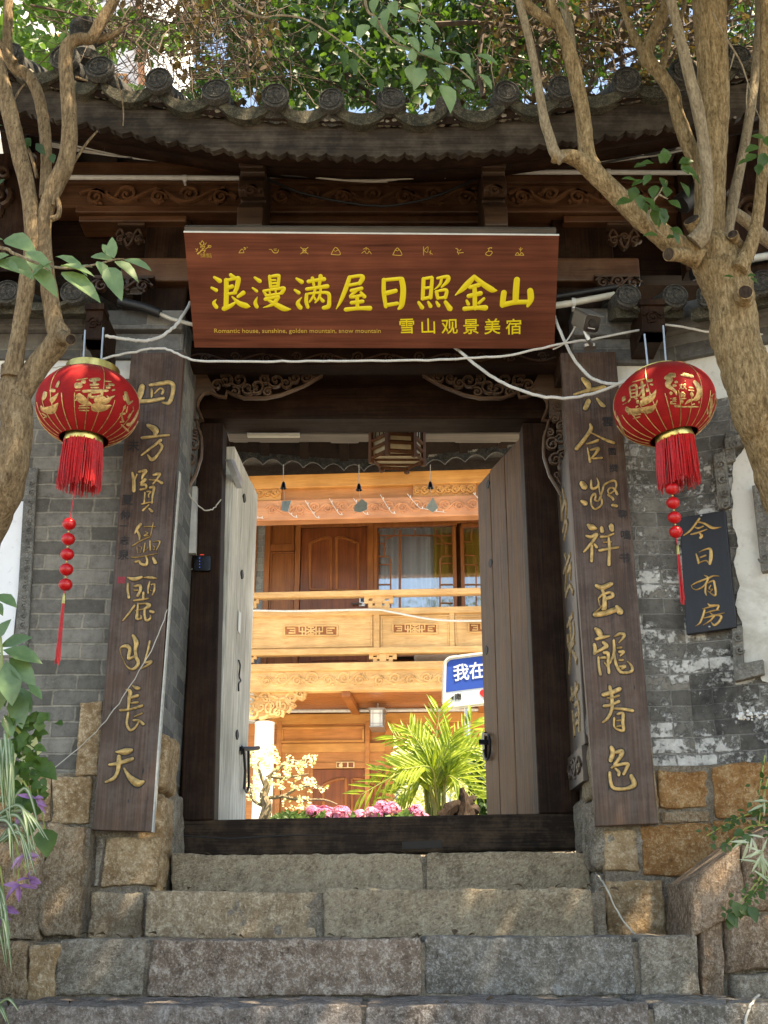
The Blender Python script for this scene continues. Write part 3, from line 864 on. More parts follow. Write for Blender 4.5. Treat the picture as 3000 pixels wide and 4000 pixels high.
# plaster panel with stepped carved border on the splayed face
m = MB()
pan = [FB.hit(*q) for q in [(2868, 1870), (2868, 1800), (3000, 1660), (3400, 1560), (3400, 2750), (2985, 2660), (2960, 2600), (2905, 2590), (2880, 2300)]]
jag = []
for i in range(len(pan)):
    (r_a, u_a), (r_b, u_b) = pan[i], pan[(i + 1) % len(pan)]
    k = max(1, int(math.hypot(r_b - r_a, u_b - u_a) / .018))
    for j in range(k):
        r_, u_ = r_a + (r_b - r_a) * j / k, u_a + (u_b - u_a) * j / k
        jag.append((r_ + .020 * noise.noise(Vector((u_ * 9, r_ * 9, 1))) + .010 * noise.noise(Vector((u_ * 40, r_ * 40, 2))), u_ + .020 * noise.noise(Vector((u_ * 9, r_ * 9, 5))) + .010 * noise.noise(Vector((u_ * 40, r_ * 40, 7)))))
m.prism([FB.w(r, u, .004) for r, u in reversed(jag)], FB.N * .006)
m.build('plaster_panel', MT['plaster_old'], wr, smooth=False)
m = MB()
m.quadbox(FB, [(2790, 1786), (2836, 1770), (2858, 1985), (2812, 2000)], -.01, .034)
m.quadbox(FB, [(2836, 1700), (2872, 1688), (2876, 1806), (2838, 1818)], -.01, .030)
m.quadbox(FB, [(2836, 1722), (2962, 1690), (2966, 1736), (2838, 1768)], -.01, .040)
m.quadbox(FB, [(2862, 2455), (2902, 2448), (2912, 2640), (2872, 2650)], -.01, .034)
m.quadbox(FB, [(2872, 2606), (2985, 2582), (2990, 2640), (2876, 2668)], -.01, .042)
m.quadbox(FB, [(2944, 1910), (3010, 1895), (3010, 2240), (2980, 2245)], -.01, .05)
bd = m.build('carved_border', MT['carved_stone'], wr, smooth=False, bevel=.004)
m = MB()
for (x, y, r_) in [(2815, 1815, .022), (2822, 1870, .022), (2828, 1925, .022), (2835, 1975, .02), (2870, 1735, .022), (2915, 1725, .022), (2884, 2490, .02), (2890, 2540, .02), (2896, 2600, .02), (2930, 2622, .024), (2975, 1980, .026), (2980, 2080, .026), (2985, 2180, .026)]:
    f2 = FB.off(.05 if x > 2940 else .038); r, u = f2.hit(x, y)
    pts = spiral(f2, r, u, r_, 1.3, x * .1, 1 if x % 2 else -1, 14); m.tube(pts, [.005] * len(pts), 5, True, (f2.N, .008))
m.build('border_relief', MT['carved_stone'], bd)
m = MB(); m.box(.945, XB, YW - .012, 5.98, 0, zb); m.build('mortar_bed', MT['mortar'], wr, smooth=False)
wedge(FB.off(.012), 2.6, -Z0, zb - Z0).build('mortar_bed', MT['mortar'], wr, smooth=False)
stones(wr, FW, [(2568, 3012, 2772, 3158, 'st_orange'), (2500, 3222, 2788, 3418, 'st_orange'), (2354, 3240, 2484, 3405, 'st_tan'),
                (2364, 3436, 2590, 3662, 'st_tan'), (2604, 3450, 2668, 3655, 'st_grain'), (2420, 3010, 2560, 3215, 'st_tan'), (2580, 3166, 2770, 3214, 'st_grain'), (2680, 3430, 2840, 3660, 'st_brown')], .3, .03)
stones(wr, FB, [(2784, 2990, 3040, 3192, 'st_orange'), (2796, 3204, 3010, 3400, 'st_orange'), (3050, 2960, 3300, 3180, 'st_tan'), (3020, 3200, 3300, 3420, 'st_orange')], .3, .03)
FRJ = Frame((.94, 5.80, Z0), (0, -1, 0))   # faces -X
jamb(wr, FRJ, [(.30, .54, .26, .56, 'st_grey'), (.02, .28, .24, .60, 'st_grey'), (.25, .54, .57, .80, 'st_greytan'), (.05, .5, -.05, .25, 'st_grey'), (.36, .545, .81, .95, 'paving')])

# ---------------- low retaining walls flanking the steps
rl = thing('retaining_wall', 'rough striated tan retaining wall left of the steps', 'wall', (-2.0, 4.5, 0))
FRL = FY(5.16)
m = MB(); m.box(-3.6, FRL.hit(330, 3500)[0], 5.17, 5.26, 0, ZY(3235, 5.16)); m.box(-3.6, -1.32, 3.2, 4.1, 0, Z0 + .30); m.build('mortar_bed', MT['mortar'], rl, smooth=False)
m = MB(); m.box(-3.5, -1.42, 3.3, 4.0, Z0 + .28, Z0 + .33); m.build('soil', MT['soil'], rl, smooth=False)
stones(rl, FRL, [(190, 3222, 338, 3668, 'st_grain'), (-170, 3290, 182, 3672, 'st_grain'), (-700, 3250, -178, 3690, 'st_brown'), (-160, 3224, 180, 3282, 'st_tan')], .08, .03, amp=.02)
FRL2 = FY(4.40)
m = MB(); m.box(-3.6, FRL2.hit(222, 3800)[0], 4.42, 5.16, 0, ZY(3684, 4.4)); m.box(-3.6, -1.92, 0.2, 3.19, 0, 1.0); m.build('mortar_bed', MT['mortar'], rl, smooth=False)
stones(rl, FRL2, [(-260, 3684, 100, 3925, 'st_grain'), (106, 3690, 220, 3930, 'st_tan'), (-700, 3690, -268, 3930, 'st_grain')], .12, .02, amp=.02)
rr_ = thing('retaining_wall', 'dark brown rubble retaining wall with a slanting top right of the steps', 'wall', (2.0, 4.4, 0))
FRR = FY(4.72)
m = MB(); m.box(FRR.hit(2740, 3600)[0], 3.6, 4.735, 5.1, 0, ZY(3460, 4.72)); m.box(1.62, 3.6, .2, 4.40, 0, 1.0); m.build('mortar_bed', MT['mortar'], rr_, smooth=False)
def slab(parent, fr, poly, mt, n0=0.0, depth=.35, seed=1):
    """polygonal rough stone: a dense front face with its own sides"""
    q = [fr.hit(*p) for p in poly]
    r0, r1 = min(a for a, b in q), max(a for a, b in q); u0, u1 = min(b for a, b in q), max(b for a, b in q)
    def inside(r, u):
        c = False; j = len(q) - 1
        for i in range(len(q)):
            if (q[i][1] > u) != (q[j][1] > u) and r < (q[j][0] - q[i][0]) * (u - q[i][1]) / (q[j][1] - q[i][1]) + q[i][0]: c = not c
            j = i
        return c
    m = MB()
    # radial rings from the centre: rounded edges, rough face
    cx, cy = sum(a for a, b in q) / len(q), sum(b for a, b in q) / len(q)
    per = []
    for i in range(len(q)):
        a, b = q[i], q[(i + 1) % len(q)]
        L = math.hypot(b[0] - a[0], b[1] - a[1]); k = max(2, int(L / .03))
        for j in range(k): per.append((a[0] + (b[0] - a[0]) * j / k, a[1] + (b[1] - a[1]) * j / k))
    rings = [(1.0, -depth), (1.0, -.035), (.985, -.012), (.95, .002), (.88, .008), (.75, .010), (.6, .01), (.45, .01), (.3, .01), (.15, .01)]
    vs = []; fs = []; n = len(per)
    for f, h in rings:
        for a, b in per:
            r, u = cx + (a - cx) * f, cy + (b - cy) * f
            v = Vector((r * 6 + seed, u * 6, seed * 2.1))
            d = noise.noise(v) * .018 + noise.noise(v * 3) * .010 + noise.noise(v * 7) * .005
            e = noise.noise(Vector((r * 9, u * 9, seed))) * .012 * f
            vs.append(fr.w(r + e, u + e * .7, n0 + h + (d if h > -.1 else 0)))
    vs.append(fr.w(cx, cy, n0 + .01))
    for i in range(len(rings) - 1):
        for k in range(n):
            k2 = (k + 1) % n; fs.append((i * n + k2, i * n + k, (i + 1) * n + k, (i + 1) * n + k2))
    for k in range(n): fs.append(((len(rings) - 1) * n + (k + 1) % n, (len(rings) - 1) * n + k, len(vs) - 1))
    m.add(vs, fs); m.build('base_stone', MT[mt], parent, ang=70)
slab(rr_, FRR, [(2682, 3448), (2884, 3296), (2900, 3560), (2690, 3668)], 'st_brown', .03, seed=2)
slab(rr_, FRR, [(2890, 3290), (3060, 3200), (3300, 3180), (3300, 3560), (2905, 3560)], 'st_brown', .02, seed=3)
slab(rr_, FRR, [(2826, 3580), (3300, 3568), (3300, 3760), (2836, 3800)], 'st_brown', .02, seed=4)
slab(rr_, FRR, [(2732, 3610), (2818, 3590), (2832, 3900), (2740, 3905)], 'st_brown', .01, seed=5)
slab(rr_, FRR, [(2840, 3812), (3300, 3768), (3300, 3940), (2846, 3920)], 'st_grey', .02, seed=6)
m = MB(); m.box(FRR.hit(2900, 3300)[0], 3.6, 4.75, 5.1, ZY(3460, 4.72), ZY(3300, 4.72)); m.build('soil', MT['soil'], rr_, smooth=False)

# ================================================================ THE GATEHOUSE
gate = thing('timber_gatehouse', 'old dark timber gatehouse with open double doors and a sagging tiled eave', 'gatehouse', (0, 5.8, Z0 + .34))
YT = 5.80
FT = FY(YT)
# threshold, posts, lintel
m = MB(); m.quadbox(FT, [(692, 3205), (2263, 3174), (2270, 3318), (684, 3352)], -.16, .0)
th = m.build('threshold', MT['threshold'], gate, smooth=False, bevel=.012)
m = MB(); m.quadbox(FT, [(1570, 3288), (1726, 3282), (1726, 3312), (1570, 3318)], -.01, .006); m.build('worn_slot', MT['dark'], th, smooth=False)
m = MB(); m.tube([FT.at(x, y, .002) for x, y in [(690, 3262), (900, 3276), (1130, 3262), (1360, 3262)]], [.003, .004, .003, .001], 5); m.build('crack', MT['ink'], th)
m = MB(); m.quadbox(FT, [(775, 1650), (872, 1650), (836, 3204), (700, 3206)], -.16, .0); m.build('post', MT['oldwood_z'], gate, smooth=False, bevel=.008)
m = MB(); m.quadbox(FT, [(2040, 1650), (2170, 1650), (2268, 3176), (2105, 3180)], -.16, .0)
m.build('post', MT['oldwood_z'], gate, smooth=False, bevel=.008)
m = MB(); m.box(-1.0, .94, YT - .03, YT + .17, ZY(1642, YT), ZY(1445, YT)); m.build('lintel', MT['oldwood_x'], gate, smooth=False, bevel=.01)
m = MB(); m.pbox(FY(YT - .1), 1225, 1432, 1690, 1452, -.1, .03); m.build('batten', MT['greywood_x'], gate, smooth=False)
m = MB(); m.box(-.98, .93, 6.74, 6.88, ZY(1694, 6.74), ZY(1640, 6.74) + .03); m.build('pivot_beam', MT['greywood_x'], gate, smooth=False, bevel=.01)
for a, b in ((905, 965), (1010, 1165), (1290, 1400), (1680, 1770), (1780, 1960)):
    m = MB(); m.pbox(FY(6.89), a, 1688, b, 1712 + rnd.uniform(-4, 4), -.08, 0); m.build('batten', MT['greywood_x'], gate, smooth=False, bevel=.005)
# jamb pieces between the posts and the brick reveals
m = MB(); m.quadbox(FY(YT + .05), [(690, 1650), (785, 1650), (712, 3200), (672, 3200)], -.1, 0); m.build('jamb_board', MT['oldwood_z'], gate, smooth=False)
m = MB(); m.quadbox(FY(YT + .05), [(2160, 1650), (2230, 1650), (2292, 3200), (2255, 3200)], -.1, 0); m.build('jamb_board', MT['oldwood_z'], gate, smooth=False)

# ---- doors
def door(hx, hy, fx, fy, z0, z1, mt, knots, slope):
    """leaf from the hinge (hx,hy) to the free edge (fx,fy)"""
    h = Vector((hx, hy, 0)); f = Vector((fx, fy, 0)); d = (f - h); L = d.length
    fr = Frame((hx, hy, 0), d)
    if fr.N.y > 0 and False: pass
    n = 3; root = None
    cuts = [0, .36 * L, .70 * L, L]
    body = MB()
    for i in range(n):
        a, b = cuts[i] + (.003 if i else 0), cuts[i + 1] - (.003 if i < n - 1 else 0)
        body.fbox(fr, a, b, z0 + rnd.uniform(-.004, .004), z1 + rnd.uniform(-.01, .006), -.055, rnd.uniform(-.004, .0))
    root = body.build('door_leaf', MT[mt], gate, smooth=False, bevel=.006)
    return root, fr, L
zd0, zd1 = Z0 + .40, Z0 + 2.51
dl, fdl, L1 = door(-.815, 5.97, -.770, 6.76, zd0, zd1 + .02, 'door_pale', None, 0)
dr, fdr, L2 = door(.805, 5.97, .622, 6.72, zd0, zd1 + .065, 'door_dark', None, 0)
# frames facing the opening
FDL = Frame(Vector((-.815, 5.97, 0)), Vector((-.770, 6.76, 0)) - Vector((-.815, 5.97, 0)))      # N points +X
FDR = Frame(Vector((.805, 5.97, 0)), Vector((.622, 6.72, 0)) - Vector((.805, 5.97, 0)))          # N points +X, face is on -N side
FDRf = Frame(FDR.O - FDR.N * .055, -FDR.R)                                                       # N points -X
def stud(parent, fr, x, y, w=.012, hgt=.05):
    r, u = fr.hit(x, y); m = MB()
    ts = [-1 + k / 5 for k in range(11)]
    m.prism([fr.w(r + w * (1 - t * t), u + hgt * .5 * t, .003) for t in ts] + [fr.w(r - w * (1 - t * t), u + hgt * .5 * t, .003) for t in ts[-2:0:-1]], fr.N * -.02)
    m.build('nail_hole', MT['ink'], parent, smooth=False)
FDLf = FDL.off(.001)
for x, y in ((955, 1946), (946, 2244), (927, 2870)): stud(dl, FDLf, x, y, .036, .055)
for x, y in ((1906, 1892), (1916, 2200), (1900, 2540)): stud(dr, FDRf, x, y, .030, .055)
# hung iron latch on the pale leaf
m = MB(); pts = [FDLf.at(x, y, .02) for x, y in [(938, 2922), (944, 3010), (940, 3080), (950, 3095), (958, 3070), (957, 2930)]]
m.tube(pts, .008, 6); m.tube([FDLf.at(938, 2925, 0), FDLf.at(950, 2925, .05), FDLf.at(968, 2922, .06)], .013, 6); m.lathe([(.001, 0), (.028, .004), (.02, .014), (.001, .016)], FDLf.at(940, 2930), 12, Matrix.Rotation(R(90), 3, 'Y'))
m.build('door_handle', MT['iron'], dl)
m = MB(); pts = [FDRf.at(x, y, .02) for x, y in [(1908, 2868), (1925, 2880), (1926, 2940), (1914, 2968), (1905, 2930)]]
m.tube(spline([tuple(p) for p in pts], n=5), .008, 6); m.tube([FDRf.at(1912, 2900, -.01), FDRf.at(1905, 2900, .05)], .016, 8); m.pbox(FDRf, 1894, 2860, 1902, 2970, 0, .015)
m.build('door_handle', MT['iron'], dr)
m = MB(); m.quadbox(FDLf, [(880, 1795), (893, 1795), (924, 1872), (924, 1908)], 0, .03); m.build('closer_plate', MT['steel'], dl, smooth=False)
m = MB(); m.tube(spline([tuple(FDLf.at(x, y, .006)) for x, y in [(928, 2580), (934, 2600), (930, 2640), (936, 2660), (928, 2670), (928, 2700)]], n=4), .005, 5); m.build('hasp', MT['iron'], dl)
m = MB(); m.pbox(FDLf, 930, 2388, 938, 2474, 0, .004); m.build('notice_paper', MT['paint_white'], dl, smooth=False)

# ---- upper walling, frieze, beams
zr = Z0 + 3.9
m = MB(); m.box(-1.0, .94, 5.55, 5.74, ZY(1442, 5.55), zr); m.build('upper_wall', MT['oldwood_x'], gate, smooth=False)
m = MB(); m.box(-1.0, .94, 5.42, 5.54, ZY(1424, 5.42), ZY(1330, 5.42)); cb = m.build('carved_beam', MT['oldwood_x'], gate, smooth=False, bevel=.006)
m = MB(); f5 = FY(5.42); scroll_band(m, f5, f5.hit(740, 1395)[0], f5.hit(2180, 1395)[0], f5.hit(1500, 1420)[1], f5.hit(1500, 1372)[1], 12, .005, .008, seed=3); m.build('carving', MT['carved_dark'], cb)
for x0, x1 in ((548, 725), (2175, 2412)):
    m = MB(); m.box(P(x0, 1200, 5.32).x, P(x1, 1200, 5.32).x, 5.32, 5.55, ZY(1440, 5.32), zr); m.build('pillar', MT['oldwood_z'], gate, smooth=False, bevel=.008)
m = MB(); m.box(P(470, 1040, 5.25).x, P(2500, 1040, 5.25).x, 5.255, 5.40, ZY(1094, 5.25), ZY(1003, 5.25)); m.build('tie_beam', MT['redwood_x'], gate, smooth=False, bevel=.01)
m = MB(); m.box(P(-500, 1040, 5.25).x, P(3500, 1040, 5.25).x, 5.44, 5.54, ZY(1000, 5.25), zr); m.build('upper_wall', MT['oldwood_x'], gate, smooth=False)
F53 = FY(5.28)
m = MB(); m.pbox(F53, 150, 725, 2860, 812, -.12, 0); fz = m.build('frieze_board', MT['redwood_x'], gate, smooth=False)
m = MB()
for k, (a, b, n) in enumerate(((315, 925, 5), (1040, 1880, 7), (1985, 2420, 4), (2430, 2700, 3))):
    scroll_band(m, F53, F53.hit(a, 770)[0], F53.hit(b, 770)[0], F53.hit(1500, 812)[1], F53.hit(1500, 728)[1], n, .0135, .024, seed=k + 5)
m.build('frieze_carving', MT['frieze'], fz)
for (y0, y1, n1, x0, x1) in ((640, 722, .02, 120, 2860), (815, 842, .03, 300, 2700), (846, 870, .012, 310, 730), (850, 876, .016, 1040, 1880), (846, 872, .012, 2200, 2520)):
    m = MB(); m.pbox(F53, x0, y0, x1, y1, -.14, n1); m.build('moulding_beam', MT['redwood_x'], gate, smooth=False, bevel=.006)
# little carved brackets beside the plaque
for x0, x1, y0, y1 in ((360, 600, 1075, 1150), (2325, 2500, 1070, 1135), (455, 560, 870, 990), (2378, 2500, 870, 1000)):
    f = FY(5.22); m = MB()
    a, b = f.hit(x0, (y0 + y1) / 2)[0], f.hit(x1, (y0 + y1) / 2)[0]; c, d = f.hit(1500, y1)[1], f.hit(1500, y0)[1]
    m.fbox(f, a, b, d - .015, d, -.06, .0)
    scroll_band(m, f, a, b, c, d - .01, 3, .010, .02, seed=int(x0)); m.build('carved_bracket', MT['carved_dark'], gate)
# eave struts
for x0, x1 in ((930, 1030), (1888, 1980)):
    a, b = P(x0, 750, 4.95).x, P(x1, 750, 4.95).x
    prof = [(5.28, 905), (4.98, 900), (4.95, 880), (4.95, 810), (4.98, 798), (5.06, 792), (5.05, 780), (4.98, 770), (4.94, 740), (4.95, 705), (5.0, 690), (4.99, 670), (4.93, 655), (4.92, 610), (4.95, 590), (5.28, 590)]
    loop = [Vector((a, Y, ZY(py, Y))) for Y, py in prof]
    m = MB(); m.prism(loop, (b - a, 0, 0)); st = m.build('eave_strut', MT['carved_dark'], gate, smooth=False, bevel=.008)
    m = MB(); f = FY(4.945); scroll_band(m, f, a + .01, b - .01, f.hit(1500, 775)[1], f.hit(1500, 712)[1], 1, .011, .016, seed=3); m.build('carving', MT['carved_dark'], st)
# carved gable boards at both ends
for s, x0, x1 in ((-1, -250, 150), (1, 2660, 3200)):
    f = FY(5.2); m = MB(); m.pbox(f, x0, 600, x1, 1060, -.1, 0); gb = m.build('gable_board', MT['oldwood_z'], gate, smooth=False)
    m = MB()
    for k in range(9):
        x = x0 + (x1 - x0) * rnd.uniform(.1, .95); y = 640 + 45 * k
        r, u = f.hit(x, y); pts = spiral(f, r, u, rnd.uniform(.05, .09), 1.5, rnd.uniform(0, 6), rnd.choice((-1, 1)), 22)
        m.tube(pts, [.020 - .012 * i / 22 for i in range(23)], 7, True, (f.N, .03))
    m.build('carving', MT['carved_dark'], gb)

# ---- openwork spandrels under the lintel
def spandrel(mirror):
    f = FY(5.62)
    X = (lambda x: 2911 - x) if mirror else (lambda x: x)
    low = [(1261, 1444), (1256, 1469), (1187, 1509), (1097, 1544), (1038, 1556), (953, 1556), (905, 1540), (888, 1529), (881, 1552), (855, 1550), (824, 1534), (794, 1539), (774, 1568), (772, 1596), (781, 1618), (792, 1643), (768, 1644), (774, 1676), (786, 1708), (788, 1750), (786, 1787), (764, 1857), (734, 1907), (692, 1986)]
    m = MB()
    m.tube([f.at(X(x), y) for x, y in low], [.009] * len(low), 8, True, (f.N, .02))
    m.tube([f.at(X(x), y) for x, y in [(719, 1446), (1258, 1446)]], [.012] * 2, 8, True, (f.N, .02))
    m.tube([f.at(X(x), y) for x, y in [(724, 1446), (708, 1700), (688, 1986)]], [.010] * 3, 8, True, (f.N, .02))
    # solid corner
    m.prism([f.at(X(x), y, .008) for x, y in ([(720, 1446), (722, 1640), (765, 1640), (770, 1560), (800, 1535), (850, 1545), (800, 1446)] if mirror else [(800, 1446), (850, 1545), (800, 1535), (770, 1560), (765, 1640), (722, 1640), (720, 1446)])], f.N * -.02)
    def S(zx, zy, rad, a, d, t=1.5):
        r, u = f.hit(X(600 + zx / 2.011), 1300 + zy / 2.011)
        pts = spiral(f, r, u, rad / 2.011 * mpp(1500, 5.62), t, (math.pi - a) if mirror else a, -d if mirror else d, 22)
        m.tube(pts, [.0085 - .004 * i / 22 for i in range(23)], 6, True, (f.N, .017))
    for q in [(500, 415, 50, 0, 1), (570, 380, 60, 2.5, -1), (672, 372, 68, 3.0, 1), (740, 440, 60, .5, -1), (810, 425, 66, 3.4, 1), (880, 370, 50, 1, 1), (962, 378, 66, 3.1, 1), (1040, 400, 44, .4, -1), (1110, 360, 44, 3, 1), (1200, 355, 46, 0, -1), (900, 470, 40, 1, 1), (640, 470, 42, 2, -1), (1265, 330, 34, 3, 1),
              (275, 590, 42, 1.5, 1), (240, 735, 50, 4.5, -1), (290, 680, 36, 0, 1), (250, 830, 60, 1.2, 1), (310, 880, 56, 2.2, -1), (225, 960, 46, 0, 1), (215, 1045, 50, 4.5, 1), (285, 1000, 50, 1.8, -1), (225, 1165, 42, 1, -1), (270, 1120, 36, 2, 1), (205, 1260, 30, 4, 1), (330, 790, 36, 0, 1)]:
        S(*q)
    m.build('openwork_spandrel', MT['spandrel'], gate)
spandrel(False); spandrel(True)

# ---- the tiled roof: curved eave
TOP = [(-900, 200), (-400, 250), (30, 313), (241, 362), (422, 398), (603, 422), (844, 467), (1000, 479), (1250, 492), (1500, 499), (1640, 503), (1814, 492), (2000, 474), (2301, 432), (2603, 386), (2964, 313), (3300, 255), (3800, 190)]
BOT = [(-900, 300), (-400, 355), (60, 434), (301, 478), (603, 544), (892, 594), (1000, 603), (1422, 616), (1784, 604), (2000, 590), (2241, 553), (2603, 502), (2964, 446), (3300, 380), (3800, 300)]
def interp(tab, x):
    for (a, b), (c, d) in zip(tab[:-1], tab[1:]):
        if x <= c: return b + (d - b) * (x - a) / (c - a)
    return tab[-1][1]
def smoothi(tab, x): return (interp(tab, x - 90) + interp(tab, x) * 2 + interp(tab, x + 90)) / 4
YE = 4.45
FE = FY(YE)
m = MB(); xs = list(range(-860, 3760, 8)); vs = []; fs = []
for x in xs:
    tz = FE.hit(x, smoothi(TOP, x)); ph = (x / 82.0 + .25 * math.sin(x / 210.0))
    fr_ = ph - math.floor(ph)
    bz = FE.hit(x, smoothi(BOT, x) - 18 + 25 * abs(2 * fr_ - 1) ** .6 * (1 if fr_ < .8 else .7))
    for n_ in (0.0, -.035):
        vs.append(FE.w(tz[0], tz[1], n_)); vs.append(FE.w(tz[0], bz[1], n_))
for i in range(len(xs) - 1):
    a = i * 4; b = a + 4
    fs += [(a, a + 1, b + 1, b), (a + 2, b + 2, b + 3, a + 3), (a, b, b + 2, a + 2), (a + 1, a + 3, b + 3, b + 1)]
fs += [(0, 2, 3, 1), (len(vs) - 4, len(vs) - 3, len(vs) - 1, len(vs) - 2)]
m.add(vs, fs); MT['fascia'] = wood('weathered_fascia', (.012, .0085, .006), (.046, .034, .024), 'X', .75, .6, wear=(.15, .12, .09), wear_amt=.4, spec=.2)
m.build('eave_fascia', MT['fascia'], gate, ang=30)
YR, YBk = 5.95, 7.6
def zeave(X):
    x = X / (mpp(480, YE)) + 1500
    return FE.hit(x, smoothi(TOP, x))[1] + Z0
BACK = [(400, 1760), (918, 1797), (1100, 1808), (1300, 1826), (1500, 1828), (1700, 1808), (1960, 1776), (2500, 1700)]
def zback(X):
    x = X / mpp(1810, YBk) + 1500
    x = max(400, min(2500, x))
    return P(x, smoothi(BACK, x), YBk).z + .07
def zroof(X, Y):
    ze = zeave(X) + .015; zrg = ze + .83; zbk = zback(X)
    if Y <= YR: return ze + (zrg - ze) * (Y - YE) / (YR - YE)
    return zrg + (zbk - zrg) * (Y - YR) / (YBk - YR)
XS = [-2.35 + 4.7 * i / 60 for i in range(61)]
def sheet(name, mt, lift0, lift1, Ys):
    vs = []; fs = []; n = len(Ys)
    for X in XS:
        for Y in Ys: vs.append((X, Y, zroof(X, Y) + lift0))
    o = len(vs)
    for X in XS:
        for Y in Ys: vs.append((X, Y, zroof(X, Y) + lift1))
    for i in range(len(XS) - 1):
        for j in range(n - 1):
            a, b, c, d = i * n + j, (i + 1) * n + j, (i + 1) * n + j + 1, i * n + j + 1
            fs += [(a, d, c, b), (o + a, o + b, o + c, o + d)]
        fs += [(i * n, (i + 1) * n, o + (i + 1) * n, o + i * n), (i * n + n - 1, o + i * n + n - 1, o + (i + 1) * n + n - 1, (i + 1) * n + n - 1)]
    k = (len(XS) - 1) * n
    for j in range(n - 1):
        fs += [(j, o + j, o + j + 1, j + 1), (k + j, k + j + 1, o + k + j + 1, o + k + j)]
    return MB().add(vs, fs)
YS = [YE - .03, 4.8, 5.3, YR - .02, YR + .02, 6.5, 7.1, YBk]
roof = sheet('roof', None, -.005, .05, YS).build('roof', MT['oldwood_y'], gate, ang=20)
# rafters under both slopes
m = MB()
for i in range(17):
    X = -2.2 + 4.4 * i / 16
    for Ya, Yb in ((YE + .06, YR), (YR, YBk - .05)):
        za, zb_ = zroof(X, Ya) - .01, zroof(X, Yb) - .01
        m.hexa([(X - .03, Ya, za - .07), (X + .03, Ya, za - .07), (X + .03, Yb, zb_ - .07), (X - .03, Yb, zb_ - .07), (X - .03, Ya, za), (X + .03, Ya, za), (X + .03, Yb, zb_), (X - .03, Yb, zb_)])
m.build('rafters', MT['oldwood_y'], gate, smooth=False)
# cover tiles, lips and decorated ends
dx = [(-640, 150), (-420, 180), (-200, 205), (40, 225), (262, 244), (396, 289), (627, 338), (846, 368), (1078, 400), (1297, 410), (1525, 396), (1976, 362), (2187, 358), (2446, 321), (2663, 295), (2874, 242), (3100, 215), (3330, 190), (3560, 160)]
FDc = FY(YE - .06)
tl = MB(); lips = MB(); bed = MB()
cs = []
for x, y in dx:
    r, u = FDc.hit(x, y); cs.append((r, u + Z0))
allc = sorted(cs + [FDc.hit(1750, 392)[0:1] + (FDc.hit(1750, 392)[1] + Z0,)])
for r, z in allc:
    lift = z - zroof(r, YE)
    tl.tube([(r, Y, zroof(r, Y) + (.10 + (lift - .10) * max(0, 1 - (Y - YE) / .5))) for Y in (YE - .05, 4.7, 5.0, 5.5, YR - .02)], .062, 12)
    tl.tube([(r, Y, zroof(r, Y) + .10) for Y in (YR + .02, 6.5, 7.1, YBk)], .062, 12)
for (a, za), (b, zb_) in zip(allc[:-1], allc[1:]):
    w = b - a
    f = FY(YE - .055)
    zc = zeave((a + b) / 2)
    drip(lips, Vector(((a + b) / 2, YE - .055, zc + .095)), w * 1.0, .062, .050, .35, f)
# lime bedding under the lips
bz = random.Random(4)
for i in range(150):
    X = -2.3 + 4.6 * i / 149
    z = zeave(X)
    bed.ball((X, YE - .012, z + .016 + bz.uniform(-.004, .006)), bz.uniform(.014, .026), 7, .7)
    if i % 2: bed.ball((X, YE + .012, z + .045), bz.uniform(.02, .04), 7)
tl.build('cover_tiles', MT['tile'], roof); lips.build('drip_tiles', MT['tile_mossy'], roof); bed.build('lime_bedding', MT['lime'], roof)
for r, z in cs:
    disc(roof, (r, YE - .06 + rnd.uniform(-.02, .015), z + rnd.uniform(-.008, .008)), 1.0 + rnd.uniform(-.09, .07), rnd.uniform(-.16, .2), rnd.uniform(-.14, .14))
m = MB(); m.tube([(X, YR, zroof(X, YR) + .14) for X in XS], .10, 10); m.build('ridge', MT['tile'], roof)
# scalloped rear eave
m = MB(); vs = []; fs = []; xs = list(range(300, 2700, 6))
fbk = FY(YBk + .02)
for x in xs:
    ph = x / 79.0; q = ph - math.floor(ph)
    y = smoothi(BACK, max(400, min(2500, x))) + (x < 400) * 0
    b = fbk.hit(x, y + 12 - 26 * abs(math.sin(math.pi * q)) ** .8); t = b[1] + .16
    for n_ in (0, -.02): vs += [fbk.w(b[0], t, n_), fbk.w(b[0], b[1], n_)]
for i in range(len(xs) - 1):
    a = i * 4; b = a + 4
    fs += [(a, a + 1, b + 1, b), (a + 2, b + 2, b + 3, a + 3), (a, b, b + 2, a + 2), (a + 1, a + 3, b + 3, b + 1)]
m.add(vs, fs); m.build('rear_drip_tiles', MT['tile'], roof)
# purlins behind the fascia
for Y, dz in ((4.62, .10), (5.05, .10), (7.25, .06)):
    m = MB(); m.tube([(X, Y, zroof(X, Y) - dz - .05) for X in XS], .055, 10); m.build('purlin', MT['oldwood_x'], gate)

# ornament standing on the left end of the roof
fo = FY(5.0)
orn = MB(); c = fo.at(335, 240)
orn.lathe([(.07, -.02), (.085, .02), (.05, .06), (.04, .10), (.075, .15), (.10, .18), (.10, .21), (.03, .21)], c, 16)
tag(orn.build('roof_urn', MT['tile'], None), 'small dark clay urn standing on the left end of the gate roof', 'ornament')
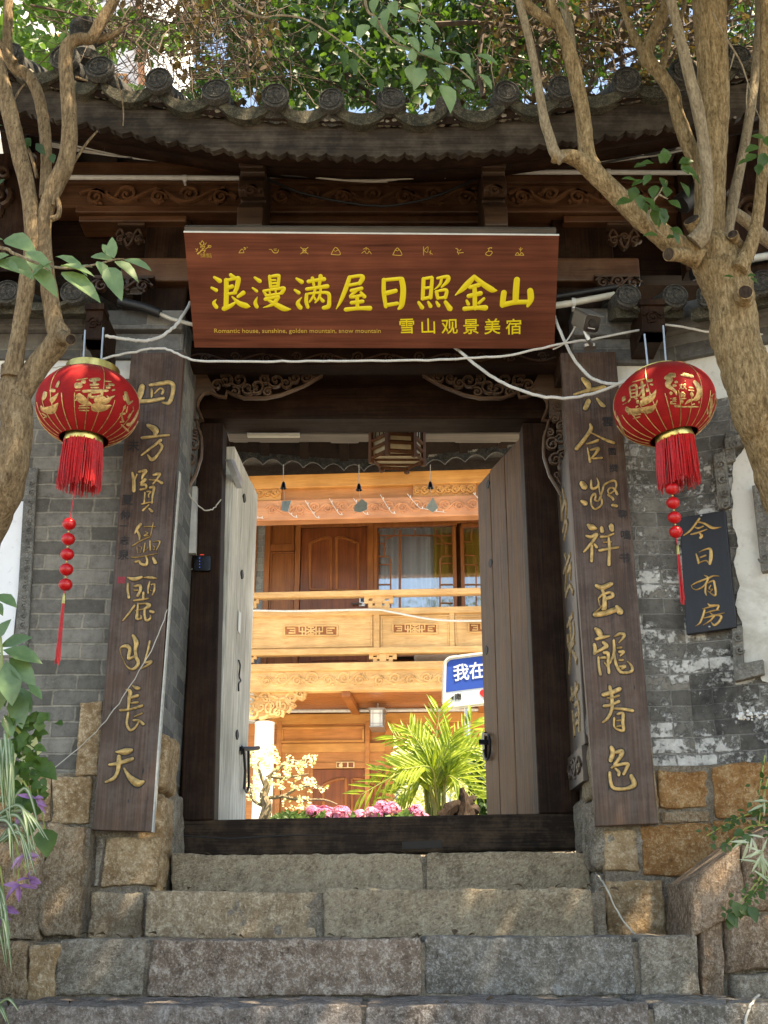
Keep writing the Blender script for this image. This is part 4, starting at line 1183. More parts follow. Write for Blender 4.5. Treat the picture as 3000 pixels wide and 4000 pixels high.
# ================================================================ THE PLAQUE OVER THE GATE
pb, pt = P(1460, 1360, 5.2), P(1455, 912, 4.80)
FS = Frame(pb, (1, 0, 0), pt - pb)
plq = thing('signboard', 'wide red-brown plaque with big yellow calligraphy leaning out over the gate', 'sign', pb)
m = MB(); m.quadbox(FS, [(722, 912), (2187, 914), (2165, 1357), (760, 1362)], -.012, 0); m.build('board', MT['sign'], plq, smooth=False)
m = MB(); m.quadbox(FS, [(722, 894), (2178, 892), (2160, 1355), (764, 1360)], -.055, -.014); m.build('backing_frame', MT['greywood_x'], plq, smooth=False)
m = MB(); m.quadbox(FS, [(721, 909), (2188, 911), (2188, 915), (721, 913)], -.013, .002); m.build('edge_trim', MT['paint_white'], plq, smooth=False)
BIG = ["95,115,20 150,150,36;68,215,18 115,240,30;115,325,6 90,360,26 115,400,30;250,90,26 285,120,34;210,140,34 210,270,36 205,400,36;185,415,36 250,385,30 300,350,14;205,145,22 300,125,26 325,130,36 310,210,34 290,255,26;225,215,30 270,200,30;215,275,20 300,262,24;375,260,34 320,300,24;265,300,12 330,360,36 400,385,40 435,392,8",
 "480,115,18 530,150,32;460,215,16 500,245,24;505,300,6 485,355,28 500,395,28;622,100,24 632,205,24;625,105,20 700,95,26 712,110,24 700,200,26;640,140,16 680,138,16;640,170,16 690,166,16;632,205,18 700,192,18;562,240,18 590,285,24;565,242,20 690,222,22 760,215,26 735,262,28;620,240,16 628,272,16;680,235,16 682,265,16;590,288,22 735,265,18;580,322,28 690,297,26 700,305,30 650,370,26 560,400,6;600,325,16 680,370,36 760,410,40 822,415,8",
 "878,122,18 930,155,34;860,230,18 900,258,30;928,300,6 890,355,30 915,400,34;992,150,30 1060,138,26 1145,125,32;1030,115,26 1045,190,20;1110,95,32 1095,185,22;975,222,26 1075,207,26 1175,193,32;975,270,26 970,340,28 985,395,26;990,265,18 1100,255,20 1180,262,28 1190,330,28 1180,385,34 1135,400,30;1055,220,22 1040,285,20 1000,345,14;1040,290,14 1058,320,18;1110,215,20 1095,300,20 1055,350,12;1095,295,16 1130,335,28",
 "1385,105,24 1490,92,26 1508,115,36 1480,165,30;1370,185,24 1490,160,24;1385,105,30 1350,210,34 1300,330,26 1255,410,6;1400,235,28 1500,212,30;1450,235,20 1390,295,24 1510,275,22;1490,250,20 1525,290,32;1400,350,28 1510,335,28;1455,285,28 1458,400,28;1345,415,32 1460,402,28 1580,400,36"]
BIG2 = ["100,125,30 100,250,32 118,385,28;105,130,26 260,115,28;270,120,40 285,220,42 270,360,40 240,405,20;125,255,36 215,232,32;125,370,30 230,352,28",
 "480,115,30 470,300,28;485,115,22 550,105,24 560,120,26 545,295,30;490,205,22 545,198,22;465,308,26 545,290,24;610,110,20 710,95,28 705,140,30 650,195,14;650,115,20 635,170,20 580,218,6;600,235,26 615,300,26;605,235,18 695,222,26 685,295,28;615,300,22 685,292,22;430,340,22 465,392,32;520,335,18 545,378,30;600,335,18 622,372,28;685,335,28 730,400,42",
 "965,90,30 900,160,44 840,220,34 780,270,8;965,95,30 1050,165,40 1130,215,42 1175,222,12;920,195,30 1010,170,32;905,278,32 1025,250,34;965,180,32 968,395,34;888,320,18 905,355,28;1055,300,22 1005,345,24;865,400,34 970,390,30 1070,388,42",
 "1245,240,42 1235,310,42 1230,365,40;1370,115,44 1360,220,46 1355,330,44;1230,360,40 1350,335,36 1490,330,34;1495,220,44 1500,300,46 1470,370,22"]
for grp, ox in ((BIG, 800), (BIG2, 1460)):
    for s in grp:
        m = MB(); strokes(m, FS, ox, 1040, 2.44, s, .003, 1.32, 8, .001)
        m.build('yellow_character', MT['yellow'], plq)
# second line
for i, ch in enumerate("雪山观景美宿"):
    m = MB(); r, u = FS.hit(1590 + i * 83.5, 1277)
    text_on(m, FS, ch, r, u, .083, .0015, .001, bold=.0007, rot=R(2)); m.build('yellow_character', MT['yellow'], plq, smooth=False)
m = MB(); r, u = FS.hit(836, 1297); r2 = FS.hit(1486, 1297)[0]
text_on(m, FS, "Romantic house, sunshine, golden mountain, snow mountain", r, u, .0305, .001, .001, 'LEFT')
w = max(v[0] for v in m.v) - min(v[0] for v in m.v)
k = (r2 - r) / w; x00 = min(v[0] for v in m.v)
m.v = [(x00 + (a - x00) * k, b, c) for a, b, c in m.v]
m.build('small_lettering', MT['yellow_dim'], plq, smooth=False)
# row of ten little emblems and the corner emblem
LG = "165,100,5 150,125,6 160,140,5;165,100,5 180,125,6 165,142,5;140,118,5 150,140,5;200,118,5 185,140,5;150,150,6 185,150,6 180,165,5 150,160,5 155,148,5;175,165,8 150,195,8 125,215,14;150,185,6 190,185,7 175,205,6;105,170,5 120,185,6 110,195,5;125,170,5 120,185,5;190,175,6 225,150,6;215,140,5 240,145,5 235,160,5 218,155,5 216,140,5"
SY = "485,205,6 530,203,6;485,205,6 505,175,6 520,175,5 528,203,5;530,155,6 545,165,6 535,175,6 530,158,5;555,152,4 560,158,4;750,172,5 770,175,6 790,200,8 820,200,7 832,175,6;790,170,5 815,168,5;795,182,5 812,182,5;1025,152,6 1090,210,6;1090,152,6 1025,210,6;1040,165,5 1080,165,5;1040,182,5 1078,182,5;1040,200,5 1078,200,5;1292,212,6 1332,150,6 1372,212,6 1292,212,6;1318,178,5 1330,185,5 1348,176,5;1600,150,5 1575,165,5;1600,150,5 1625,168,5;1600,150,5 1598,172,5;1585,180,5 1560,200,5;1585,180,5 1600,204,5;1625,180,5 1610,204,5;1625,180,5 1645,206,5"
SY2 = "217,213,6 257,152,6 297,213,6 217,213,6;243,168,5 257,178,5 270,168,5;487,140,6 487,213,6;490,170,5 525,140,5 520,188,5 490,172,5;535,185,5 565,205,5;550,172,5 545,205,5;770,150,6 790,165,6 785,190,6 835,188,6;800,175,5 815,160,5;792,190,5 794,206,5;1075,205,6 1088,190,6 1080,175,6 1050,178,6 1030,200,6 1060,214,6 1078,205,6;1055,175,5 1065,145,6 1085,150,5;1050,152,5 1085,142,5;1290,208,6 1365,208,6;1290,206,5 1310,185,6 1328,205,5 1345,185,6 1365,206,5;1335,180,5 1338,140,5;1325,150,5 1338,165,5 1352,148,5"
m = MB(); strokes(m, FS, 720, 900, 2.242, LG, .0012, 1.1, 6, .001)
for t, x, y, s in (("中国·丽江", 807, 1000, .013), ("China Lijiang", 808, 1007, .010)):
    r, u = FS.hit(x, y); text_on(m, FS, t, r, u, s, .0008, .001)
m.build('corner_emblem', MT['yellow_dim'], plq)
m = MB(); strokes(m, FS, 720, 900, 2.242, SY, .0012, 1.0, 6, .001); strokes(m, FS, 1440, 900, 2.242, SY2, .0012, 1.0, 6, .001)
m.build('emblem_row', MT['yellow_dim'], plq)

# ================================================================ COUPLET BOARDS
def couplet(name, label, corners, chars, smalls, seal=None, strip=None):
    f = FY(5.17)
    o = thing(name, label, 'couplet board', f.at((corners[2][0] + corners[3][0]) / 2, corners[3][1]))
    m = MB(); m.quadbox(f, corners, -.045, 0); bd = m.build('board', MT['couplet'], o, smooth=False, bevel=.004)
    for (x0, y0, sc, txt) in chars:
        m = MB(); strokes(m, f, x0, y0, sc, txt, .0055, 1.12, 8, .0015); gc = m.build('gold_character', MT['gold'], o)
        m = MB(); strokes(m, f, x0, y0, sc, txt, .0012, 1.62, 8, .0); m.build('painted_groove_shade', MT['ink'], gc)  # wider dark strokes paint the shade of the carved recess round each character
    for ch, x, y, s in smalls:
        m = MB(); r, u = f.hit(x, y); text_on(m, f, ch, r, u, s, .0012, .001, bold=.0005); m.build('black_character', MT['ink'], o, smooth=False)
    if seal:
        m = MB(); m.pbox(f, seal[0], seal[1], seal[2], seal[3], -.002, .0015); m.build('red_seal', MT['seal'], o, smooth=False)
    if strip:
        m = MB(); m.quadbox(f, strip, -.042, -.003); m.build('pale_edge', MT['edge_pale'], o, smooth=False)  # pale strip down one side of the board
    # knots and small scars
    m = MB()
    for k in range(9):
        t = rnd.random(); x = corners[0][0] + (corners[3][0] - corners[0][0]) * t + rnd.uniform(20, 190); y = corners[0][1] + (corners[3][1] - corners[0][1]) * t
        r, u = f.hit(x, y); w = rnd.uniform(.002, .005)
        m.tube([f.w(r, u - w * 3, .0), f.w(r + .001, u, .0), f.w(r, u + w * 3, 0)], [w * .3, w, w * .3], 6, True, (f.N, .001))
    m.build('knots', MT['ink'], bd)
    return o
A, B, C = (500, 1460, 3.687), (440, 2020, 5.027), (400, 2450, 3.404)
L8 = [(*A, "205,180,70 180,280,80 150,380,60;170,400,60 330,390,60 510,355,50;320,165,45 480,140,60 590,125,60 650,170,60 640,300,55 590,420,55 500,420,30;340,225,30 345,300,36 340,340,24;380,290,20 460,215,24 510,240,30 490,290,40"),
 (*A, "290,745,50 370,790,80 400,830,80 385,880,50;205,925,44 380,905,40 590,885,36;470,960,50 380,1030,40 195,1175,28;450,1000,30 490,1050,40 440,1150,36 350,1240,50 285,1175,20"),
 (*A, "65,1430,30 85,1540,50 85,1690,50;130,1450,16 90,1560,20;160,1415,36 250,1400,56 215,1470,40 200,1520,24;180,1570,20 250,1520,40 190,1600,36 250,1600,36 260,1650,30 180,1670,30;370,1460,36 450,1440,50 430,1500,30 360,1590,24;310,1530,20 420,1540,30 490,1575,44;320,1640,40 370,1640,44 355,1760,30 345,1870,24;245,1720,24 235,1860,24;280,1700,24 330,1700,24 300,1740,20 300,1780,24;200,1880,24 280,1860,24 360,1850,20;300,1890,20 215,1970,30;310,1950,30 350,1985,40"),
 (*B, "550,140,60 490,220,60 440,320,30;490,280,40 530,370,50 530,440,30;620,195,20 720,190,24 840,190,24;800,115,20 770,250,20 745,370,20;650,290,20 690,320,24 620,370,24 700,370,20;390,570,24 530,480,28 740,390,20;480,600,20 500,710,20;530,590,20 570,600,20 545,700,20;640,520,24 610,690,24;735,470,28 740,650,28;800,490,20 930,480,30 860,650,20;800,570,20 830,600,20 810,650,20;700,600,16 620,690,16;370,790,30 500,790,24 880,720,20;650,760,24 680,860,44 650,940,60 560,920,50 520,870,40 450,880,50;800,810,50 840,900,70"),
 (*B, "300,1190,30 430,1220,80 570,1180,50;620,1190,20 750,1190,60 870,1210,24;300,1310,44 300,1450,48 320,1580,60;420,1360,40 540,1350,60 540,1450,60 490,1550,50;430,1440,40 490,1440,30;730,1270,30 700,1390,40 700,1500,24;760,1330,30 820,1320,36 820,1430,36 780,1530,30;740,1440,24 770,1450,24;605,1490,50 600,1610,44;420,1640,40 560,1620,44 700,1600,30;430,1740,40 330,1880,44 200,2040,24;500,1700,30 490,1850,50 480,1990,60 560,1990,40 560,1940,20;510,1710,30 650,1700,40 720,1730,70 670,1780,60 620,1800,30;460,1840,24 610,1810,30;630,1800,50 630,1920,44 660,2030,50 740,1990,40 740,1930,14;740,1850,50 800,1870,60"),
 (*C, "410,115,40 450,200,60 440,300,44 450,400,44 480,470,44 440,540,44 380,560,30 310,500,14 240,330,10 250,270,24 320,250,50 365,290,44 350,380,44 360,420,40 440,380,30;630,190,30 610,290,26 575,420,24 570,470,30 650,455,40 610,500,30 520,555,20"),
 (*C, "405,780,24 460,810,50 490,815,40;320,830,24 370,860,50 355,960,44 345,1080,30;380,935,36 470,910,44;380,1010,24 470,1000,32;240,1105,36 380,1090,30 530,1045,36;430,1190,20 530,1145,24;345,1140,30 325,1280,32 370,1370,36 440,1330,30 490,1250,24;420,1240,36 480,1240,30 545,1290,40"),
 (*C, "185,1660,24 300,1655,80 380,1640,60;220,1720,50 220,1800,60 200,1930,48 150,2010,48 45,2060,30;95,1830,36 220,1810,50 400,1750,50;290,1880,24 360,1990,60 460,2070,90 540,2060,50")]
couplet('couplet_board', 'tall dark couplet board whose gold writing ends in 天, with a pale edge', [(512, 1378), (719, 1374), (592, 3250), (362, 3242)], L8,
        [("未", 522, 1745, .062), ("夏", 498, 1955, .055), ("仲", 490, 2015, .05), ("一", 482, 2057, .04), ("志", 486, 2114, .045), ("泉", 482, 2170, .052)],
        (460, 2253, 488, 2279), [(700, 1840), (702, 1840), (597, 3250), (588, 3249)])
A, B, C = (2200, 1440, 3.95), (2230, 1840, 3.686), (2280, 2420, 3.158)
R8 = [(*A, "300,160,60 370,230,90 400,310,60;165,400,36 380,340,60 630,290,70;390,500,70 340,620,70;520,470,36 590,550,60 630,580,50"),
 (*A, "415,860,30 430,930,60 370,1030,54 280,1150,60 200,1240,60;420,990,20 530,1040,28 650,1100,44 780,1145,50;360,1165,20 450,1140,40 530,1110,44;375,1230,20 400,1350,36 415,1440,44;420,1260,30 540,1230,50 500,1310,40 430,1390,24;460,1390,30 590,1380,36"),
 (*A, "290,1770,80 330,1830,90;290,2050,60 340,2080,80;430,1730,30 440,1850,40 520,1830,36 545,1770,30 515,1690,10;545,1800,20 575,1960,20 600,1900,30 640,1790,30 780,1730,36 820,1800,30 780,1890,24 710,1930,24 690,1880,24 730,1840,30 790,1860,36 830,1940,40;690,1950,30 760,2000,40 770,2030,30;760,2110,50 820,2120,50;580,1970,36 540,2040,30 490,2030,30 500,1970,30 480,1930,36 430,2000,30 440,2120,30 500,2170,30 590,2100,30 590,2020,30"),
 (*B, "250,780,50 300,810,90 360,830,40;220,935,36 290,950,50 370,910,50 330,990,44 260,1080,40 185,1165,30;300,1080,40 300,1200,44 295,1300,44;340,1060,36 370,1100,44;440,820,50 450,870,60;580,790,70 590,850,60;430,950,40 520,940,36 610,905,30;470,1030,24 580,1020,24;540,950,30 550,1060,40 550,1200,40 545,1350,50;410,1145,44 540,1120,40 680,1100,34"),
 (*B, "365,1650,50 450,1680,70 580,1625,60;450,1710,40 480,1810,50 480,1960,70 460,1990,50;400,1830,24 460,1780,36 570,1750,40 600,1800,50 500,1840,50;395,1840,16 410,1930,16 430,1960,20 340,2040,20;345,2070,70 480,2050,70 630,2000,70;660,1960,60 710,2030,90"),
 (*C, "150,120,50 190,160,70 210,210,50;150,245,36 230,220,44 310,205,30;130,310,40 140,370,44 130,420,40;240,285,40 280,330,50 200,380,36 130,420,30;180,470,30 185,570,30 205,680,36;250,410,40 300,420,44 300,530,36 310,660,36;210,475,30 260,470,40;260,540,24 290,580,24;370,260,30 370,420,36 310,560,20;370,420,36 400,560,36 460,650,40 560,650,36 600,620,36 580,560,30 535,520,14;380,210,20 450,175,40 500,200,40 430,290,14;415,350,30 460,345,30;440,400,40 490,400,40 450,450,20;440,500,30 480,500,30;440,580,30 510,575,36 470,610,30"),
 (*C, "320,830,40 340,920,44 350,1020,44 345,1110,40 300,1210,36 235,1270,24;240,930,50 340,900,50 440,860,56;290,970,20 350,970,24 430,940,30;250,1070,40 340,1050,36 430,1010,40;370,1100,24 480,1105,36 600,1125,44;415,1170,30 480,1160,40 480,1270,40 485,1370,40 380,1330,24 375,1220,30;410,1250,24 470,1240,24;410,1320,24 470,1310,24"),
 (*C, "340,1580,50 360,1640,56 330,1740,50;390,1640,36 470,1630,60 440,1710,44 380,1790,40;340,1830,24 400,1800,36 540,1780,44 520,1850,40 490,1910,36;390,1840,30 430,1880,40 430,1920,40;320,1890,36 330,2000,40 370,2080,44 500,2090,40 620,2040,60 585,1930,50")]
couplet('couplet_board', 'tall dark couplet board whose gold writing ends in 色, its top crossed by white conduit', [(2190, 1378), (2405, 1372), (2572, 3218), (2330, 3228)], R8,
        [("雲", 2373, 1650, .055), ("國", 2391, 1766, .040), ("撰", 2396, 1832, .042), ("聊", 2432, 2010, .042), ("鳴", 2444, 2092, .050), ("书", 2440, 2182, .052)])

# carved calligraphy board fixed to the right jamb, seen at a steep angle
FJ = Frame((.93, 5.72, Z0), (0, -1, 0))      # faces -X
cp = thing('carved_calligraphy_board', 'narrow carved board on the right jamb seen almost edge-on', 'carved board', (.93, 5.5, Z0 + .9))
m = MB(); m.fbox(FJ, -.02, .40, .80, 2.25, .0, .03); cbd = m.build('board', MT['carved_panel'], cp, smooth=False, bevel=.004)
m = MB(); m.fbox(FJ, -.02, .40, .64, .795, .0, .045); bs = m.build('carved_foot', MT['carved_panel'], cp, smooth=False)
FJ2 = FJ.off(.045); m = MB(); scroll_band(m, FJ2, .0, .38, .66, .78, 3, .010, .012, seed=9); m.build('carving', MT['carved_panel'], bs)
FJ3 = FJ.off(.03)
rg = random.Random(12)
for k, ch in enumerate("春光無限"):
    pass
CUR = ["20,10,10 30,60,14 20,110,12;60,0,10 70,50,12 40,70,10;40,80,12 90,70,14 80,130,12 30,160,14;60,140,12 100,170,14 40,200,12",
       "40,0,12 60,40,14;10,60,12 60,50,14 110,40,12;60,50,12 20,140,14;70,90,12 110,80,12 90,130,12;20,160,14 80,150,12 120,200,16",
       "20,20,12 100,10,14;60,0,12 60,90,12;20,50,12 20,100,12 100,90,12 100,40,12;30,120,12 100,115,12;60,100,12 10,200,14;70,140,12 120,200,16",
       "30,0,12 40,60,12;90,0,12 80,60,12;10,40,12 120,30,14;30,90,12 40,190,12;60,80,12 110,90,14 100,190,14;60,120,12 100,120,12;60,150,12 100,150,12"]
for k, s in enumerate(CUR):
    m = MB(); u0 = 2.10 - k * .33
    for st in s.split(';'):
        pts = [tuple(float(a) for a in q.split(',')) for q in st.split()]
        sp = spline(pts, n=4) if len(pts) > 2 else pts
        m.tube([FJ3.w(.06 + x * .0023, u0 - y * .00125, .001) for x, y, w in sp], [w * .0011 for x, y, w in sp], 7, True, (FJ3.N, .007))
    m.build('gold_character', MT['gold_dim'], cp)

# ================================================================ BLACK VACANCY BOARD
fbb = FB.off(.05)
bb = thing('vacancy_board', 'black lacquered board lettered 今日有房 on the right wall', 'sign', fbb.at(2780, 2465))
# real corners measured on the wall
m = MB(); m.quadbox(fbb, [(2654, 2022), (2832, 1992), (2877, 2450), (2681, 2478)], -.03, 0); m.build('board', MT['black'], bb, smooth=False, bevel=.003)
V = ["450,160,40 380,260,36 290,370,36 180,450,24;410,215,30 540,245,36 680,320,50 830,308,10;365,300,14 430,325,36 520,290,24;310,430,30 400,410,36 580,345,20;450,410,20 490,450,50 470,490,50",
     "395,770,20 425,860,40 440,930,36;445,740,14 560,690,30 640,690,50 650,820,60 630,940,50;470,830,30 560,795,30;430,930,24 560,885,24 630,940,20",
     "310,1320,14 400,1265,30 600,1190,36 690,1150,30 790,1155,16;310,1320,12 340,1370,16 420,1385,24 540,1310,30 600,1190,40 540,1140,16;565,1290,30 555,1420,36 575,1490,14;580,1280,20 690,1235,36 715,1300,40 735,1440,40 710,1490,30 600,1410,12;620,1350,20 650,1310,20 620,1375,18 680,1380,18 640,1420,16",
     "600,1630,20 640,1660,40 720,1650,24;510,1720,20 620,1690,30 780,1660,36 750,1740,36;560,1790,20 690,1750,30 790,1740,20;540,1740,40 510,1850,44 460,1960,34 385,2020,8;530,1880,20 680,1840,36 880,1790,16;640,1790,20 690,1830,30;710,1840,40 640,1920,30 520,2000,14;740,1830,24 830,1850,40 790,1940,40 710,2000,40 650,1940,10"]
for s in V:
    m = MB(); strokes(m, fbb, 2630, 1990, 4.4238, s, .004, 1.05, 8, .001); m.build('gold_character', MT['goldbright'], bb)
for x, y in ((2739, 2014), (2771, 2449)):
    m = MB(); m.ball(fbb.at(x, y, .003), .006, 10); m.build('screw', MT['steel'], bb)

# ================================================================ RED LANTERNS
def lantern(label, c, rad, sq, roll, px, px0, sc, gold, top_cap, bead_y, nb, rods, bead_end):
    """c centre of the shade; pixels of an enlarged detail drive the gold print"""
    o = thing('red_lantern', label, 'lantern', c, 'red silk lanterns beside the gate')
    rot = Matrix.Rotation(roll, 3, 'Y')
    def ell(th, ph, lift=0.0):          # th azimuth, ph latitude
        p = Vector(((rad + lift) * math.cos(ph) * math.cos(th), (rad + lift) * math.cos(ph) * math.sin(th), (rad * sq + lift) * math.sin(ph)))
        return c + rot @ p
    prof = []; lat0, lat1 = R(-62), R(62)
    for i in range(25):
        ph = lat0 + (lat1 - lat0) * i / 24
        prof.append((rad * math.cos(ph), rad * sq * math.sin(ph)))
    m = MB()
    # twelve panels, each a little flatter between its ribs
    n = 72; vs = []; fs = []
    for r_, z in prof:
        for k in range(n):
            a = 2 * math.pi * k / n; f = 1 - .012 * (1 - abs(math.cos(a * 6)))
            vs.append(c + rot @ Vector((r_ * f * math.cos(a), r_ * f * math.sin(a), z)))
    for i in range(len(prof) - 1):
        for k in range(n):
            k2 = (k + 1) % n; fs.append((i * n + k, i * n + k2, (i + 1) * n + k2, (i + 1) * n + k))
    m.add(vs, fs); sh = m.build('shade', MT['red'], o)
    m = MB()
    for k in range(24):
        a = 2 * math.pi * k / 24
        b1 = R(55) if k % 4 == 0 else R(-12)
        m.tube([ell(a, R(-61) + (b1 + R(61)) * i / 22, .0005) for i in range(23)], .0022, 5)
    m.build('gold_ribs', MT['foil'], sh)
    # printed foil, projected from the traced detail on to the shade
    irot = rot.transposed(); cam_o = Vector((0, 0, Z0))
    def onshade(x, y):
        d = ray(px + x / sc, px0 + y / sc)
        oo = irot @ (cam_o - c); dd = irot @ d
        k = Vector((1, 1, 1 / sq))
        oo = Vector((oo.x, oo.y, oo.z / sq)); dd = Vector((dd.x, dd.y, dd.z / sq))
        a = dd.dot(dd); b = 2 * oo.dot(dd); cc = oo.dot(oo) - rad * rad
        q = b * b - 4 * a * cc
        if q < 0: q = 0
        t = (-b - math.sqrt(q)) / (2 * a)
        p = oo + dd * t
        nrm = Vector((p.x, p.y, p.z / sq)).normalized()
        p = Vector((p.x, p.y, p.z * sq))
        return c + rot @ p, rot @ nrm
    m = MB(); scale = (c - cam_o).length / F / sc
    for st in gold.split(';'):
        pts = [tuple(float(a) for a in q.split(',')) for q in st.split()]
        if len(pts) == 1: pts.append((pts[0][0] + 3, pts[0][1] + 1, pts[0][2]))
        sp = spline(pts, n=5)
        W = [onshade(x, y) for x, y, w in sp]
        rad_ = [w * .72 * scale for x, y, w in sp]
        vs = []; fs = []; m_ = len(W)
        for i in range(m_):
            t = (W[min(i + 1, m_ - 1)][0] - W[max(i - 1, 0)][0]); nn = W[i][1]
            if t.length < 1e-7: t = Vector((1, 0, 0))
            s_ = nn.cross(t.normalized())
            if s_.length < 1e-6: s_ = Vector((0, 0, 1))
            s_.normalize()
            e = .55 if i in (0, m_ - 1) else 1
            for q in (-1, -.5, 0, .5, 1):
                b_ = W[i][0] + s_ * (rad_[i] * q * e)
                # pull the point back on to the curved cloth
                l = irot @ (b_ - c); l = Vector((l.x, l.y, l.z / sq)); l = l.normalized() * (rad + .0022 - .0012 * q * q); l = Vector((l.x, l.y, l.z * sq))
                vs.append(c + rot @ l)
        for i in range(m_ - 1):
            for k in range(4): fs.append((i * 5 + k, i * 5 + k + 1, (i + 1) * 5 + k + 1, (i + 1) * 5 + k))
        m.add(vs, fs)
    m.build('gold_print', MT['foil'], sh)
    rc, zc = rad * math.cos(lat1) * 1.12, rad * sq * math.sin(lat1)
    if top_cap:
        m = MB(); m.lathe([(rc * .98, zc - .012), (rc, zc - .01), (rc, zc + .026), (rc * .95, zc + .03), (rc * .9, zc + .026), (rc * .9, zc - .01)], c, 36, rot); m.build('brass_collar', MT['brass'], o)
    else:
        m = MB(); m.lathe([(rc * .9, zc - .01), (rc * .9, zc + .004), (rc * .8, zc + .004), (rc * .8, zc - .01)], c, 36, rot); m.build('brass_collar', MT['brass'], o)
    rb = rad * .37; zb_ = -rad * sq * .90
    m = MB(); m.lathe([(rb * .94, zb_ + .04), (rb * .96, zb_ + .04), (rb * 1.02, zb_ - .015), (rb * 1.0, zb_ - .02), (rb * .96, zb_ - .016)], c, 36, rot); m.build('brass_ring', MT['brass'], o)
    m = MB(); rg = random.Random(int(rad * 1000) + nb)
    for k in range(230):
        a = rg.uniform(0, 2 * math.pi); rr0 = rb * rg.uniform(.93, 1.0)
        p0 = c + rot @ Vector((rr0 * math.cos(a), rr0 * math.sin(a), zb_ - .012))
        L = rad * rg.uniform(.84, 1.0); sp_ = 1.02 + rg.uniform(-.02, .10)
        base = c + rot @ Vector((0, 0, zb_))
        ex = (p0.x - base.x) * sp_ + base.x + rg.uniform(-.006, .006); ey = (p0.y - base.y) * sp_ + base.y + rg.uniform(-.006, .006)
        mid = Vector(((p0.x * .45 + ex * .55) + rg.uniform(-.003, .003), p0.y * .45 + ey * .55, p0.z - L * .5))
        w = rg.uniform(.0016, .0034)
        m.tube([p0, mid, (ex, ey, p0.z - L)], [w, w, w * .6], 4)
    m.build('tassel_fringe', MT['tassel'], o)
    # bead string
    bx, by0, bxe, bye = bead_y
    pts = [FY(c.y - .02).at(bx + (bxe - bx) * i / (nb - 1), by0 + (bye - by0) * i / (nb - 1)) for i in range(nb)]
    m = MB(); m.tube([c + rot @ Vector((0, 0, zb_)), pts[0]] + pts + [FY(c.y - .02).at(*bead_end)], .0025, 6); m.build('cord', MT['bead'], o)
    first = None
    br = 27 * mpp(2300, c.y)
    for p in pts:
        if first is None:
            bm_ = MB()
            vs = []; fs = []
            for i in range(11):
                ph = math.pi * (i / 10 - .5)
                for k in range(20):
                    a = 2 * math.pi * k / 20 + i * .16; q = br * (1 + .03 * math.cos(a * 10))
                    vs.append((p.x + q * max(.02, math.cos(ph)) * math.cos(a), p.y + q * max(.02, math.cos(ph)) * math.sin(a), p.z + br * .9 * math.sin(ph)))
            for i in range(10):
                for k in range(20):
                    k2 = (k + 1) % 20; fs.append((i * 20 + k, i * 20 + k2, (i + 1) * 20 + k2, (i + 1) * 20 + k))
            bm_.add(vs, fs); first = bm_.build('silk_bead', MT['bead'], o); p00 = p
        else:
            d = first.copy(); col.objects.link(d); d.location = first.location + (p - p00)
    m = MB()
    for a, b in zip(pts[:-1], pts[1:]): m.ball((a + b) / 2, br * .16, 8)
    m.build('brass_spacers', MT['brass'], o)
    e = FY(c.y - .02).at(*bead_end); L = rad * (1.34 if nb == 5 else 1.16)
    m = MB(); m.lathe([(.004, .0), (.007, -.01), (.008, -.045), (.001, -.046)], e, 10); m.build('tassel_cap', MT['brass'], o)
    m = MB()
    for k in range(26):
        a = rg.uniform(0, 6.28); q = rg.uniform(0, .011)
        m.tube([e + Vector((q * .5 * math.cos(a), q * .5 * math.sin(a), -.03)), e + Vector((q * math.cos(a) * 1.3, q * math.sin(a) * 1.3, -L * rg.uniform(.93, 1)))], .0022, 4)
    m.build('end_tassel', MT['tassel'], o)
    for (x0, y0, x1, y1) in rods:
        m = MB(); m.tube([FY(c.y).at(x0, y0), FY(c.y).at(x1, y1)], .0045, 6); m.build('hanging_rod', MT['steel'], o)
    return o
G1 = "840,330,40 1010,310,40;920,300,34 925,400,34;850,400,24 990,390,24;860,440,20 990,440,20;735,500,32 930,485,26 1130,485,32;860,530,26 870,585,26 1020,565,26 1030,510,26;860,525,18 1024,508,18;660,540,50 720,610,80 800,670,60 880,700,20;630,640,14 680,600,30;920,650,40 1010,620,80 1100,640,60 1160,600,30 1230,560,8;1100,560,10 1150,600,24;870,730,50 950,740,90 1080,740,60 1180,705,10;930,800,12 940,760,40;1050,580,10 1030,630,30;690,720,16 790,712,16;680,750,16 850,748,18;690,785,14 840,790,16;620,410,60 740,405,60;720,355,36 790,355,36;1090,430,36 1160,430,36;1130,390,30 1220,400,30;1180,490,16 1230,470,20;630,490,10 710,480,10;650,330,14 820,300,14;1060,340,14 1180,350,14;1390,500,50 1410,600,60 1440,690,40;1360,560,30 1380,640,24;1500,640,16 1420,690,30;1350,740,30 1390,745,30;1420,720,10 1400,820,20;1300,840,20 1390,830,20;1320,820,16 1350,960,20;1300,960,20 1370,950,20;1460,830,20 1420,900,20;1500,720,14 1510,800,14;1580,780,30 1540,880,50 1460,990,50 1400,980,20;1320,990,14 1380,1050,18 1435,1100,24;190,500,60 170,560,70 140,620,40;250,480,40 340,490,30;260,650,60 330,590,40 380,520,10;110,730,50 170,780,60 290,770,80 380,670,10;130,830,20 210,880,30;390,340,30 350,440,40;150,900,12 210,870,12"
